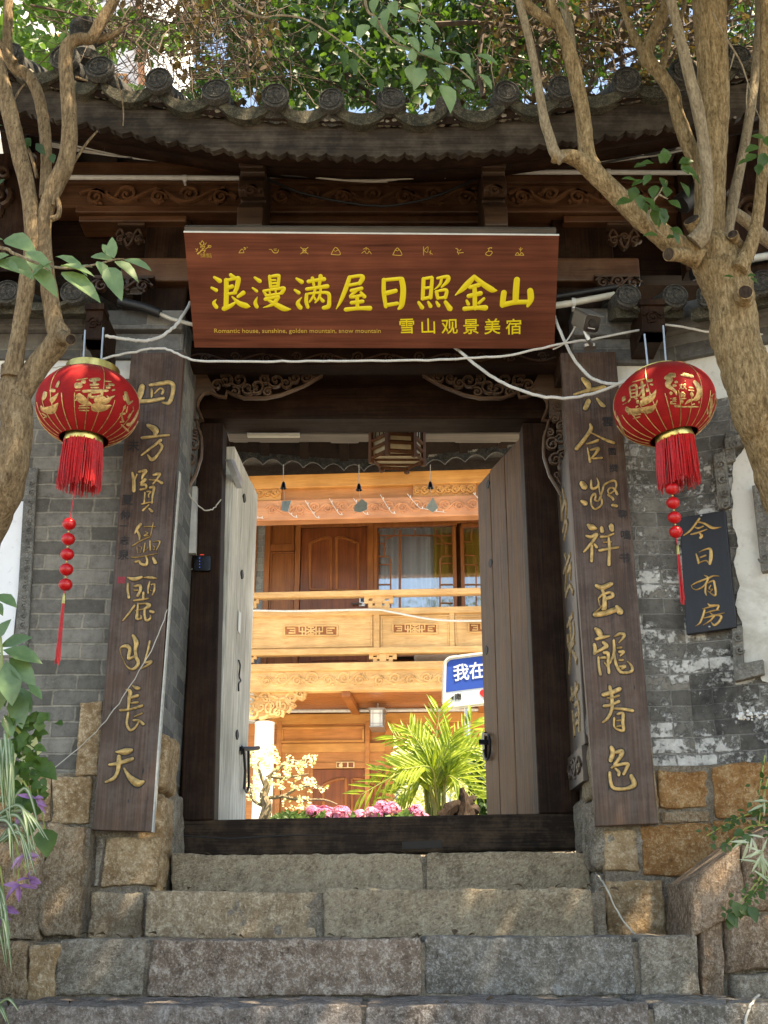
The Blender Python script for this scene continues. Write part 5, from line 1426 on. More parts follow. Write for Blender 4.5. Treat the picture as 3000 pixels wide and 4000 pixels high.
G2 = "300,420,24 315,570,24;300,420,24 395,400,26 405,570,26;310,470,16 395,455,16;315,520,16 400,505,16;315,575,20 405,560,20;320,590,20 275,650,20;375,580,20 415,600,24;430,440,26 540,385,26;475,330,30 505,560,30 455,570,18;500,440,22 430,560,18;1030,400,12 1070,390,12 1030,455,10;1040,410,10 1078,455,12;1080,395,12 1125,385,12 1085,458,10;1090,405,10 1138,458,12;1070,490,10 1048,530,10;1060,505,10 1100,505,12;1055,530,12 1060,578,10;1055,530,10 1112,525,12 1106,578,10;1060,552,9 1106,550,9;1082,525,9 1084,578,9;1030,602,14 1132,590,14;930,590,12 985,580,12;925,615,12 990,603,12;960,575,10 955,645,10;950,620,10 925,650,10;965,620,10 985,640,10;900,585,12 912,600,12;895,640,10 918,640,10 900,668,10 985,668,14;830,260,70 890,310,60 860,390,50 930,450,30 975,490,24 990,545,10;870,240,50 980,250,60;960,350,30 1010,350,20;930,400,30 990,400,20;1080,230,50 1240,265,40;1040,240,20 1100,250,30;1240,330,40 1300,400,60 1330,480,70 1300,570,60 1240,610,30;1200,500,30 1230,560,40;1110,680,10 1170,630,30 1240,610,20;1170,430,10 1240,440,20;1160,470,8 1250,480,16;880,510,18 935,515,18;905,490,16 908,540,16;960,715,14 1310,715,18;950,700,10 1040,690,10;1040,640,30 1090,640,30;1200,690,14 1260,670,16;1310,640,20 1330,650,20;1110,330,14 1120,340,14;240,730,50 310,780,60 420,770,50 470,740,30;390,720,16 430,700,14;440,770,40 520,760,60 600,750,70 680,690,20 710,610,8;280,830,12 300,790,30;560,820,12 560,780,40;460,670,50 550,620,70 640,560,50 690,460,8;590,510,10 630,570,30;345,840,14 470,820,16;350,890,12 460,860,14;370,830,10 385,890,10;190,610,50 240,580,50;200,680,8 260,650,8;400,640,36 440,640,36;540,470,40 590,460,40;560,330,36 640,320,36;600,380,16 650,390,20;340,350,14 560,290,14;120,840,30 150,940,50 220,1100,50;90,760,16 100,830,24;170,1060,16 260,1150,20;1500,580,40 1500,700,60 1480,860,50;1440,740,20 1450,820,30;1540,520,14 1500,570,24"
lantern('round red lantern with gold 喜 print and brass collar hanging left of the gate', P(344, 1588, 4.85), 200 * mpp(1588, 4.85), .79, R(2), 130, 1400, 3.858, G1, True, (270, 2047, 256, 2284), 5, [(333, 1290, 325, 1425), (404, 1280, 394, 1435)], (252, 2318))
lantern('tilted red lantern with gold 財 print hanging right of the gate near the black board', P(2595, 1580, 4.85), 200 * mpp(1588, 4.85), .79, R(-11), 2380, 1400, 3.77, G2, False, (2624, 1908, 2640, 2078), 4, [(2517, 1305, 2532, 1450), (2590, 1272, 2603, 1440)], (2646, 2128))
# wall brackets the lanterns hang from
for lab, q in (('carved dark wood block that carries the left lantern rods', (330, 395, 1190, 1320)), ('plain dark wood block that carries the right lantern rods', (2510, 2600, 1172, 1290))):
    f = FY(4.93); m = MB(); m.pbox(f, q[0], q[2], q[1], q[3], -.34, -.02)
    a, b = f.hit(q[0], 1250)[0], f.hit(q[1], 1250)[0]; c_, d_ = f.hit(1500, q[3])[1], f.hit(1500, q[2])[1]
    f2 = f.off(-.02); m.fbox(f2, a - .006, b + .006, d_ - .02, d_ + .01, -.1, .015); m.fbox(f2, a - .006, b + .006, c_, c_ + .02, -.1, .015)
    scroll_band(m, f2, a + .01, b - .01, c_ + .03, d_ - .03, 1, .007, .01, seed=3)
    tag(m.build('lantern_bracket', MT['oldwood_z']), lab, 'bracket')

# ================================================================ FITTINGS, CABLES
def cable(name, label, pts, r, mat_, Y=None, cat='cable', sub=6, ring=False, group=None, fr=None):
    W = []
    for q in pts:
        W.append(tuple(P(q[0], q[1], q[2] if len(q) > 2 else Y)))
    sp = spline(W, n=sub) if len(W) > 2 else W
    sp = [(a + rnd.gauss(0, .0016), b, c + rnd.gauss(0, .0016)) for a, b, c in sp]
    m = MB()
    if ring:      # corrugated conduit
        fine = []
        for a, b in zip(sp[:-1], sp[1:]):
            a, b = Vector(a), Vector(b); k = max(1, int((b - a).length / .006))
            for i in range(k): fine.append(a + (b - a) * i / k)
        fine.append(Vector(sp[-1]))
        m.tube(fine, [r * (1.0 if i % 2 else .88) for i in range(len(fine))], 8)
    else: m.tube(sp, r, 8)
    return tag(m.build(name, MT[mat_]), label, cat, group)
cable('rope_light', 'long white rope light swagged across wall and gate below the plaque', [(-60, 1470), (210, 1433), (362, 1410), (512, 1376), (603, 1361), (663, 1368), (723, 1394), (784, 1411), (1000, 1413), (1200, 1410), (1400, 1409), (1720, 1405), (1880, 1396), (2000, 1386), (2181, 1346), (2362, 1316), (2543, 1278), (2592, 1269), (2680, 1280), (2772, 1297), (2900, 1306), (3080, 1310)], .0062, 'white_pvc', 5.02, 'rope light', ring=True)
cable('conduit', 'short white corrugated conduit looping from left lantern rods to the plaque', [(412, 1313, 4.86), (482, 1323, 4.9), (542, 1331, 4.95), (603, 1325, 5.0), (663, 1292, 5.05), (711, 1238, 5.12), (742, 1180, 5.2)], .0082, 'white_pvc', cat='conduit', ring=True)
cable('conduit', 'white corrugated conduit falling past the security camera to the right lantern', [(2165, 1230, 5.15), (2205, 1334, 5.12), (2253, 1418, 5.09), (2313, 1477, 5.06), (2386, 1501, 5.0), (2470, 1484, 4.9), (2540, 1450, 4.86)], .0082, 'white_pvc', cat='conduit', ring=True)
cable('conduit', 'white corrugated conduit swagged lowest, from under the plaque across the 六 character', [(1770, 1350, 5.25), (1850, 1418, 5.2), (1950, 1488, 5.12), (2050, 1530, 5.08), (2150, 1552, 5.05), (2250, 1551, 5.05), (2350, 1528, 5.02), (2440, 1488, 4.95), (2500, 1462, 4.88)], .0082, 'white_pvc', cat='conduit', ring=True)
def pipe(label, segs, r, mat_, Y, clips=(), cat='pipe'):
    o = thing('conduit_pipe', label, cat, P(segs[0][0], segs[0][1], Y))
    m = MB(); m.tube([P(x, y, Y) for x, y in segs], r, 10); p = m.build('pipe', MT[mat_], o)
    for x, y in clips:
        m = MB(); m.tube([P(x - 8, y, Y), P(x + 8, y, Y)], r * 1.3, 10); c = P(x, y, Y); m.box(c.x - .006, c.x + .006, Y - .002, Y + .03, c.z - r * 1.9, c.z + r * 1.5); m.build('clip', MT['white_pvc'], o)
    return o
pipe('straight white plastic pipe along the carved frieze, left part', [(200, 693), (600, 694), (935, 696)], .0135, 'white_pvc', 5.2, [(722, 696), (1000, 690)])
pipe('straight white plastic pipe along the carved frieze, middle part between struts', [(1015, 688), (1400, 683), (1885, 675)], .0135, 'white_pvc', 5.2, [(1450, 683)])
pipe('straight white plastic pipe along the carved frieze, right part', [(1975, 672), (2380, 673), (2760, 676)], .0135, 'white_pvc', 5.2, [(2376, 672)])
pipe('cream jointed pipe beside the plaque above the security camera', [(2160, 1195), (2235, 1184), (2250, 1180), (2400, 1152)], .017, 'cream_pvc', 5.12, [(2240, 1182)])
pipe('thin black pipe just above the cream pipe', [(2170, 1160), (2410, 1120)], .015, 'cable_black', 5.16)
pipe('black foam-wrapped pipe slanting left of the plaque', [(464, 1177), (560, 1200), (625, 1224)], .024, 'cable_black', 5.15)
pipe('thin white pipe end running out of the black foam', [(615, 1222), (668, 1246), (780, 1275)], .010, 'cream_pvc', 5.16)
pipe('fat grey pipe stub under the right end of the roof', [(2660, 800), (2760, 720)], .052, 'cable_black', 4.95)
pipe('grey pipe crossing behind the right tree', [(2700, 1075), (3080, 985)], .03, 'cable_black', 5.2)
pipe('white pipe end at the far right behind the tree', [(2940, 1010), (3080, 988)], .02, 'white_pvc', 5.15)
# bundles of loose wire under the eave
rg = random.Random(3)
def bundle(x0, y0, x1, y1, sag, n, spread, Y, label):
    o = thing('cable_bundle', label, 'cables', P((x0 + x1) / 2, (y0 + y1) / 2 + sag, Y))
    for k in range(n):
        a, b, s = rg.uniform(-spread, spread), rg.uniform(-spread, spread), sag * rg.uniform(.6, 1.25)
        pts = [tuple(P(x0 + (x1 - x0) * t, y0 + a + (y1 - y0 + b - a) * t + s * 4 * t * (1 - t) + rg.uniform(-3, 3), Y + rg.uniform(-.03, .03))) for t in [i / 6 for i in range(7)]]
        m = MB(); m.tube(spline(pts, n=4), rg.uniform(.0035, .0065), 6)
        m.build('wire', MT[rg.choice(['cable_black', 'cable_black', 'cable_grey', 'cable_grey', 'cable_grey', 'cable_blue', 'cord'])], o)
bundle(200, 560, 935, 640, 20, 9, 14, 5.1, 'tangled wires under the left stretch of the eave')
bundle(1015, 655, 1885, 655, 36, 12, 18, 5.05, 'sagging bundle of wires under the middle of the eave')
bundle(1975, 640, 2700, 570, 26, 10, 12, 5.1, 'bundle of wires rising under the right stretch of the eave')
cable('loose_cable', 'single dark cable sagging in front of the middle frieze carving', [(1040, 700), (1200, 760), (1422, 801), (1560, 799), (1720, 760), (1880, 690)], .007, 'cable_black', 5.12)
cable('loose_wire', 'thin pale wire hooked from the left openwork to the door post', [(730, 1915, 5.6), (760, 1960, 5.65), (800, 1992, 5.72), (835, 1986, 5.78), (862, 1950, 5.8)], .0035, 'cord', cat='wire')
cable('loose_wire', 'thin pale wire strung diagonally across the left couplet board', [(655, 2380, 5.14), (590, 2540, 5.10), (494, 2702, 5.12), (400, 2830, 5.15), (325, 2905, 5.2), (190, 3018, 5.22)], .0022, 'cord', cat='wire')
cable('loose_wire', 'pale wire trailing down the right end of the steps', [(2292, 3300, 5.42), (2325, 3403, 5.40), (2362, 3457, 4.93), (2422, 3578, 4.92), (2470, 3640, 4.9), (2500, 3668, 4.6)], .0035, 'cord', cat='wire')
cable('loose_wire', 'stiff grey wire curling on the lowest right step', [(2910, 4010, 3.86), (2922, 3950, 3.86), (2940, 3910, 3.9), (2965, 3888, 4.2)], .004, 'cord', cat='wire')

# security camera
sc_ = thing('security_camera', 'grey bullet security camera with black face on a curved bracket', 'camera', P(2310, 1370, 5.0))
d = Vector((.10, -.95, -.30)).normalized(); fc_ = P(2312, 1265, 4.86)
Rv = Vector((0, 0, 1)).cross(-d).normalized(); fcam = Frame(fc_, Vector((.95, .3, .0)), Vector((.192, -.608, .762)))
def rrect(w, h, r, n=5):
    out = []
    for cx, cy, a0 in ((w - r, h - r, 0), (-w + r, h - r, 90), (-w + r, -h + r, 180), (w - r, -h + r, 270)):
        for k in range(n + 1):
            a = R(a0 + 90 * k / n); out.append((cx + r * math.cos(a), cy + r * math.sin(a)))
    return out
bdir = Vector((-.034, .10, .088))
m = MB(); m.prism([fcam.w(a, b, 0) for a, b in rrect(.040, .041, .016)], bdir); m.build('housing', MT['camera_grey'], sc_, bevel=.003)
m = MB(); m.prism([fcam.w(a, b, .006) for a, b in rrect(.037, .036, .014)], fcam.N * -.012); fa = m.build('face', MT['glossblack'], sc_, smooth=False)
m = MB(); m.lathe([(.017, 0), (.019, .004), (.012, .005), (.0001, .002)], fcam.w(0, .006, .006), 20, Matrix((fcam.R, fcam.U, fcam.N)).transposed()); m.build('lens', MT['cable_black'], fa)
m = MB(); m.fbox(fcam, -.018, .018, -.022, -.018, .005, .008); m.build('light_bar', MT['white_pvc'], fa, smooth=False)
m = MB(); m.hexa([fcam.w(-.041, .041, .03), fcam.w(.041, .041, .03), fcam.w(.041, .041, 0) + bdir, fcam.w(-.041, .041, 0) + bdir, fcam.w(-.041, .046, .03), fcam.w(.041, .046, .03), fcam.w(.041, .046, 0) + bdir, fcam.w(-.041, .046, 0) + bdir]); m.build('sun_visor', MT['camera_grey'], sc_, smooth=False, bevel=.003)
m = MB(); b0 = fcam.w(0, -.04, 0) + bdir * .4; m.tube([b0, b0 + Vector((.01, .0, -.045)), P(2310, 1345, 5.05)], .012, 8); m.lathe([(.030, -.012), (.034, 0), (.028, .008), (.001, .010)], P(2303, 1352, 5.08), 20); m.build('mount', MT['steel'], sc_)
m = MB(); m.tube(spline([tuple(p) for p in [fcam.w(-.03, -.01, -.1), P(2240, 1290, 5.0), P(2205, 1340, 5.02), P(2160, 1365, 5.05)]], n=6), .004, 6); m.build('lead', MT['white_pvc'], sc_)

# keypad by the door, lock box under the lintel, conduit box
kp = thing('door_keypad', 'black touch keypad with blue lit keys on the left post', 'keypad', P(789, 2237, 5.77))
fk = FY(5.775); m = MB(); m.prism([fk.w(fk.hit(790, 2200)[0] + a, fk.hit(790, 2200)[1] + b, .0) for a, b in rrect(.043, .040, .008)], fk.N * -.022); pad = m.build('housing', MT['glossblack'], kp, bevel=.002)
m = MB()
for k in range(4): m.ball(fk.at(780, 2180 + k * 12, .0005), .0022, 6)
m.build('lit_keys', MT['led_blue'], pad)
m = MB(); m.pbox(fk, 781, 2166, 797, 2168, 0, .001); m.build('indicator', MT['led_red'], pad)
m = MB(); m.tube([P(745, 2165, 5.79), P(733, 2190, 5.79), P(742, 2225, 5.79), P(752, 2222, 5.79)], .004, 6); m.build('lead', MT['cable_grey'], kp)
lk = thing('magnetic_lock', 'flat grey magnetic door lock under the lintel', 'lock', P(1067, 1700, 5.95))
m = MB(); m.pbox(FY(5.97), 966, 1660, 1169, 1694, -.04, 0); m.build('housing', MT['steel'], lk, smooth=False, bevel=.003)
m = MB(); m.pbox(FY(5.965), 966, 1695, 1170, 1702, -.03, 0); m.build('cover_strip', MT['cream_pvc'], lk, smooth=False)
m = MB(); m.quadbox(FY(5.70), [(720, 1900), (770, 1900), (764, 2160), (712, 2160)], -.04, 0)
tag(m.build('cable_trunking', MT['cable_grey'], None, smooth=False), 'dull grey upright cable trunking on the left jamb above the keypad', 'trunking')

# timber ceiling lantern inside the passage
hl = thing('wooden_hanging_lantern', 'hexagonal dark wooden lattice lantern hanging inside the gateway', 'lantern', P(1552, 1810, 6.3))
cl = P(1552, 1775, 6.3); cl.z = P(1552, 1796, 6.3).z
HR = .152
hx = [(cl.x + HR * math.cos(R(60 * k + 8)), cl.y + HR * math.sin(R(60 * k + 8))) for k in range(6)]
z0_, z1_ = cl.z, cl.z + .27
m = MB(); pan_ = MB(); sl = MB()
for k in range(6):
    a, b = hx[k], hx[(k + 1) % 6]
    m.tube([(a[0], a[1], z0_ - .03), (a[0], a[1], z1_ + .02)], .016, 4)
    for z in (z0_, z0_ + .055, z0_ + .105, z1_): m.tube([(a[0], a[1], z), (b[0], b[1], z)], .0125, 4)
    q = .94
    A_, B_ = [(cl.x + (p[0] - cl.x) * q, cl.y + (p[1] - cl.y) * q) for p in (a, b)]
    pan_.add([(A_[0], A_[1], z0_), (B_[0], B_[1], z0_), (B_[0], B_[1], z1_), (A_[0], A_[1], z1_)], [(0, 1, 2, 3)])
    for t in (.25, .5, .75):
        x, y = a[0] + (b[0] - a[0]) * t, a[1] + (b[1] - a[1]) * t
        sl.tube([(x, y, z0_ + .11), (x, y, z1_)], .004, 4)
    c_ = ((a[0] + b[0]) / 2, (a[1] + b[1]) / 2)
    sl.ball((c_[0], c_[1], z0_ + .19), .03, 8)
for t in (-.5, 0, .5): m.tube([(cl.x - HR * .85, cl.y + t * HR, z0_), (cl.x + HR * .85, cl.y + t * HR, z0_)], .008, 4)
m.build('frame', MT['lantern_frame'], hl, smooth=False)
pan_.add([(cl.x + (p[0] - cl.x) * .93, cl.y + (p[1] - cl.y) * .93, z0_ + .004) for p in hx], [(0, 1, 2, 3, 4, 5)])
if 1: pan_.build('paper_panels', MT['lantern_paper'], hl, smooth=False); sl.build('lattice', MT['oldwood_z'], hl)
m = MB(); m.tube([(cl.x, cl.y, z1_), (cl.x, cl.y, zroof(cl.x, 6.3))], .008, 6); m.build('hanging_rod', MT['iron'], hl)

# wind chimes along the rear eave
for i, (x, yb, yt_, lab, rot_) in enumerate(((1107, 1898, 1975, 'wind chime bell nearest the pale door with a square paper tag', .5), (1402, 1905, 1975, 'middle wind chime bell with a rounded tag, under the wooden lantern', 0), (1681, 1897, 1975, 'wind chime bell nearest the dark door with a pointed tag', -.3))):
    Y = YBk - .04
    o = thing('wind_chime', lab, 'wind chime', P(x, yt_ + 30, Y), 'wind chimes under the rear eave')
    top = P(x, 1815, Y); b = P(x, yb, Y); t_ = P(x + 8, yt_, Y)
    m = MB(); m.tube([top, b], .003, 5); m.tube([b, t_], .0015, 5); m.build('cord', MT['cord'], o)
    m = MB(); m.lathe([(.001, .03), (.008, .028), (.014, .012), (.018, -.010), (.024, -.019), (.022, -.020), (.012, .0), (.001, .012)], b, 18); m.build('bell', MT['iron'], o)
    fr = Frame(t_, (math.cos(rot_), -math.sin(rot_), 0), (.15, 0, 1))
    loop = [[(-.035, .04), (-.03, -.03), (.03, -.05), (.04, .03)], [(-.045, .0), (-.04, -.04), (0, -.05), (.045, -.03), (.04, .02), (0, .05)], [(-.005, .06), (-.045, -.02), (.01, -.05), (.045, -.01)]][i]
    m = MB(); m.prism([fr.w(a, c_) for a, c_ in loop], fr.N * -.004); m.build('tag', MT['ceramic'], o, smooth=False)
# ================================================================ THE HOUSE ACROSS THE COURTYARD
PH = R(4.5)
HR_ = (math.cos(PH), -math.sin(PH), 0)
HW = Frame((0, 17.5, Z0), HR_)
HB = Frame((0, 16.0, Z0), HR_)
def q2(x, y): return 800 + x / 1.3825, 1750 + y / 1.3825
house = thing('timber_house', 'two-storey orange timber guesthouse with carved balcony across the courtyard', 'house', (0, 17.5, ZC))
def hb(fr, x0, y0, x1, y1, n0, n1, name, mt, parent=None, bevel=0.0, ext=False):
    a = q2(x0, y0); b = q2(x1, y1)
    m = MB(); m.pbox(fr, a[0], a[1], b[0], b[1], n0, n1)
    return m.build(name, MT[mt], parent or house, smooth=False, bevel=bevel)
XL, XR = -600, 2600
# big back walls
hb(HW, XL, 60, XR, 1180, -.5, -.3, 'upper_wall', 'panel_brown')
hb(HW, XL, 1300, XR, 2200, -.3, -.06, 'lower_wall', 'pine_red')
# floor of the balcony and its plank soffit
m = MB(); a = HW.w(-9, HB.hit(*q2(900, 1235))[1], 0); 
zfl = HB.hit(*q2(900, 1200))[1]
m.hexa([HB.w(-9, zfl - .10, -.02), HB.w(9, zfl - .10, -.02), HW.w(9, zfl - .10, -.05), HW.w(-9, zfl - .10, -.05), HB.w(-9, zfl, -.02), HB.w(9, zfl, -.02), HW.w(9, zfl, -.05), HW.w(-9, zfl, -.05)])
m.build('balcony_floor', MT['panel_brown'], house, smooth=False)
m = MB(); zs = HB.hit(*q2(900, 1300))[1]
for k in range(9):
    n0 = -.05 - k * .16
    m.fbox(HB, -7, 7, zs - .02 + .002 * (k % 2), zs + .01, n0 - .152, n0)
m.build('plank_soffit', MT['panel_brown'], house, smooth=False, bevel=.004)
for x in (760, 1500):
    m = MB(); r = HB.hit(*q2(x, 1330))[0]; m.fbox(HB, r - .06, r + .06, zs - .10, zs - .021, -1.45, -.02); m.build('soffit_joist', MT['panel_brown'], house, smooth=False, bevel=.01)
# eave: tiled roof reaching forward over the balcony
m = MB(); ze = HB.hit(*q2(860, 128))[1]
m.hexa([HB.w(-9, ze + .02, .85), HB.w(9, ze + .02, .85), HW.w(9, ze + .62, -.5), HW.w(-9, ze + .62, -.5), HB.w(-9, ze + .10, .85), HB.w(9, ze + .10, .85), HW.w(9, ze + .74, -.5), HW.w(-9, ze + .74, -.5)])
rf = m.build('roof', MT['tile'], house, smooth=False)
m = MB(); m.hexa([HB.w(-9, ze - .0, .80), HB.w(9, ze - .0, .80), HB.w(9, ze + .36, -.2), HB.w(-9, ze + .36, -.2), HB.w(-9, ze + .015, .80), HB.w(9, ze + .015, .80), HB.w(9, ze + .375, -.2), HB.w(-9, ze + .375, -.2)])
m.build('eave_lining', MT['cream_pvc'], rf, smooth=False)
# beams over the balcony
hb(HB, XL, 128, XR, 200, -.2, 0, 'eave_beam', 'pine_orange', bevel=.01)
hb(HB, XL, 200, XR, 270, -.16, -.08, 'frieze_rail', 'pine_red')
cbm = hb(HB, XL, 268, XR, 378, -.2, .02, 'carved_beam', 'pine_pink', bevel=.01)
def hscroll(x0, y0, x1, y1, n, w, th, mt, parent, nn, seed=1, fr=HB):
    f = fr.off(nn); a, b = f.hit(*q2(x0, (y0 + y1) / 2))[0], f.hit(*q2(x1, (y0 + y1) / 2))[0]
    c, d = f.hit(*q2((x0 + x1) / 2, y1))[1], f.hit(*q2((x0 + x1) / 2, y0))[1]
    m = MB(); scroll_band(m, f, a, b, c, d, n, w, th, seed=seed); m.build('carving', MT[mt], parent)
hscroll(330, 285, 860, 365, 7, .018, .02, 'pine_pink', cbm, .02, 3); hscroll(880, 275, 1490, 355, 8, .018, .02, 'pine_pink', cbm, .02, 4)
for x0, x1 in ((230, 410), (1125, 1465)):
    p = hb(HB, x0, 190 if x0 > 500 else 215, x1, 262 if x0 > 500 else 280, -.1, -.03, 'fretwork_panel', 'pine_orange')
    hscroll(x0 + 5, 195 if x0 > 500 else 220, x1 - 5, 258 if x0 > 500 else 275, 4 if x1 - x0 < 200 else 8, .022, .03, 'pine_orange', p, -.03, 8)
# relief frames on the upper wall
def frame_rel(fr, x0, y0, x1, y1, w, n0, n1, name, mt, parent, arch=0):
    """a panel: raised border round a flat field"""
    (ax, ay), (bx, by) = q2(x0, y0), q2(x1, y1); k = w / 1.3825
    m = MB()
    m.pbox(fr, ax, ay, bx, ay + k, n0, n1); m.pbox(fr, ax, by - k, bx, by, n0, n1)
    m.pbox(fr, ax, ay + k, ax + k, by - k, n0, n1 - .001); m.pbox(fr, bx - k, ay + k, bx, by - k, n0, n1 - .001)
    return m.build(name, MT[mt], parent, smooth=False, bevel=.006)
for x0, x1, mt in ((250, 275, 'pine_red'), (318, 348, 'panel_brown'), (485, 513, 'panel_brown'), (878, 912, 'panel_brown')):
    hb(HW, x0, 300, x1, 1180, -.29, .04, 'stile', mt, bevel=.006)
hb(HW, 275, 300, 318, 1180, -.06, .0, 'brick_strip', 'brick_far')
hb(HW, 348, 300, 485, 1180, -.06, -.01, 'wall_panel', 'panel_brown')
for y0, y1 in ((375, 528), (562, 880)): frame_rel(HW, 350, y0, 483, y1, 9, -.01, .02, 'panel_moulding', 'panel_brown', house)
hb(HW, 348, 528, 485, 560, -.01, .03, 'rail', 'panel_brown')
# frieze panels above the doors
frame_rel(HW, 515, 205, 1095, 268, 9, -.06, .0, 'panel_moulding', 'panel_brown', house)
hb(HW, 513, 388, 880, 428, -.06, .03, 'door_head', 'panel_brown', bevel=.006)
def arch_panel(fr, x0, y0, x1, y1, rise, flip, name, mt, parent, n):
    """raised moulding of a door panel with a swept top"""
    pts = []
    (ax, ay), (bx, by) = q2(x0, y0), q2(x1, y1)
    k = rise / 1.3825
    top = [(ax + (bx - ax) * t, ay + k * (1 - math.sin(math.pi * .5 * min(1, t * 1.15)) if not flip else 1 - math.sin(math.pi * .5 * min(1, (1 - t) * 1.15)))) for t in [i / 12 for i in range(13)]]
    loop = [(ax, by)] + top + [(bx, by), (ax, by)]
    m = MB(); m.tube([fr.at(x, y, n) for x, y in loop], .026, 6, True, (fr.N, .022)); return m.build(name, MT['panel_brown'], parent)
def door_leaf(x0, y0, x1, y1, plate, text, low):
    d = hb(HW, x0, y0, x1, y1, -.06, .0, 'door', 'door_red')
    w = x1 - x0
    py0 = y0 + 52
    arch_panel(HW, x0 + w * .15, py0, x0 + w * .46, low, 34, False, 'door_panel', 'door_red', d, .002)
    arch_panel(HW, x0 + w * .545, py0, x0 + w * .865, low, 34, True, 'door_panel', 'door_red', d, .002)
    frame_rel(HW, x0 + w * .15, low + 40, x0 + w * .865, y1 - 30, 8, 0, .012, 'door_panel', 'door_red', d)
    p = hb(HW, *plate, .03, .045, 'number_plate', 'door_red', house, .004)
    m = MB(); f = HW.off(.046); r, u = f.hit(*q2((plate[0] + plate[2]) / 2 + 12, (plate[1] + plate[3]) / 2))
    text_on(m, f, text, r, u, .105, .001, sx=1.1, bold=.004); m.build('number', MT['brass_paint'], p, smooth=False)
    frame_rel(HW, *plate, 4, .045, .05, 'plate_rim', 'brass_paint', p)
    m = MB(); f = HW.off(.046); r, u = f.hit(*q2(plate[0] + 22, (plate[1] + plate[3]) / 2)); m.prism([f.w(r + .03 * math.cos(a), u + .03 * math.sin(a), .003) for a in [k * math.pi / 8 for k in range(16)]], f.N * -.004); m.build('emblem', MT['brass_paint'], p, smooth=False)
    return d
d1 = door_leaf(515, 432, 878, 1180, (652, 382, 743, 412), "2 1 1", 765)
m = MB(); (ax, ay), (bx, by) = q2(835, 806), q2(866, 856); m.pbox(HW, ax, ay, bx, by, .0, .03); lk_ = m.build('lock', MT['sign_white'], d1, smooth=False)
m = MB(); (ax, ay), (bx, by) = q2(843, 814), q2(860, 834); m.pbox(HW, ax, ay, bx, by, .03, .034); m.build('lock_screen', MT['glossblack'], lk_, smooth=False)
m = MB(); m.tube([HW.at(*q2(850, 846), .05), HW.at(*q2(796, 846), .05)], .014, 6); m.build('handle', MT['steel'], lk_)
# windows with curtains and lattice
def window(x0, y0, x1, y1, cur, lat):
    w = thing_part('window', x0, y0, x1, y1)
    frame_rel(HW, x0, y0, x1, y1, 20, -.06, .03, 'frame', 'panel_brown', w)
    # curtain folds
    (ax, ay), (bx, by) = q2(x0 + 10, y0 + 10), q2(x1 - 10, y1 - 10)
    for a, b, mt in cur:
        m = MB(); vs = []; fs = []
        r0, r1 = HW.hit(q2(a, 600)[0], 2200)[0], HW.hit(q2(b, 600)[0], 2200)[0]; u1, u0 = HW.hit(ax, ay)[1], HW.hit(ax, by)[1]
        n = 60
        for i in range(n + 1):
            t = i / n; r = r0 + (r1 - r0) * t
            off = -.16 + .045 * math.sin(t * 34 * (r1 - r0)) + .02 * math.sin(t * 13 + 1)
            vs += [HW.w(r, u0, off), HW.w(r, u1, off)]
        for i in range(n): fs.append((2 * i, 2 * i + 2, 2 * i + 3, 2 * i + 1))
        m.add(vs, fs); m.build('curtain', MT[mt], w)
    m = MB(); m.pbox(HW, ax, ay, bx, by, -.04, -.034); m.build('pane', MT['glass'], w, smooth=False)
    m = MB()
    for poly in lat:
        m.tube([HW.at(*q2(x, y), -.02) for x, y in poly], .012, 5)
    m.build('lattice', MT['panel_brown'], w)
def thing_part(name, x0, y0, x1, y1):
    # dark void behind the glass: the window's own recess
    a, b = q2(x0, y0), q2(x1, y1); m = MB(); m.pbox(HW, a[0], a[1], b[0], b[1], -.28, -.24); return m.build(name, MT['dark'], house, smooth=False)
LAT = [[(940, 470), (1020, 470), (1020, 440)], [(938, 515), (975, 515), (975, 490), (1000, 480), (1020, 470)], [(970, 520), (970, 585), (938, 580)], [(938, 585), (990, 585), (1003, 600), (1003, 860)], [(938, 628), (1003, 628)], [(938, 735), (1003, 735)], [(1020, 470), (1340, 470)], [(1135, 440), (1135, 470)],
       [(1250, 440), (1250, 515), (1340, 515)], [(1250, 470), (1275, 480), (1300, 515), (1300, 580)], [(1340, 580), (1285, 582), (1270, 600), (1270, 860)], [(1268, 622), (1340, 622)], [(1270, 735), (1340, 735)], [(1270, 835), (1340, 835)], [(945, 445), (935, 470), (935, 880)]]
hb(HW, 912, 372, 1700, 408, -.06, .03, 'transom_rail', 'panel_brown', bevel=.006)
window(912, 405, 1362, 1120, [(930, 1235, 'curtain'), (930, 985, 'curtain_white'), (1190, 1245, 'curtain_white'), (1235, 1345, 'curtain_yellow')], LAT + [[(1055, 440), (1055, 1100)], [(1050, 440), (1050, 1100)]])
window(1385, 405, 1835, 1120, [(1400, 1820, 'curtain_yellow')], [[(1395, 505), (1440, 505), (1440, 440)], [(1395, 575), (1460, 580), (1465, 640), (1465, 860)], [(1395, 630), (1475, 630)], [(1395, 735), (1500, 735)]])
hb(HW, 912, 300, 1700, 372, -.06, -.03, 'transom_curtain', 'curtain')
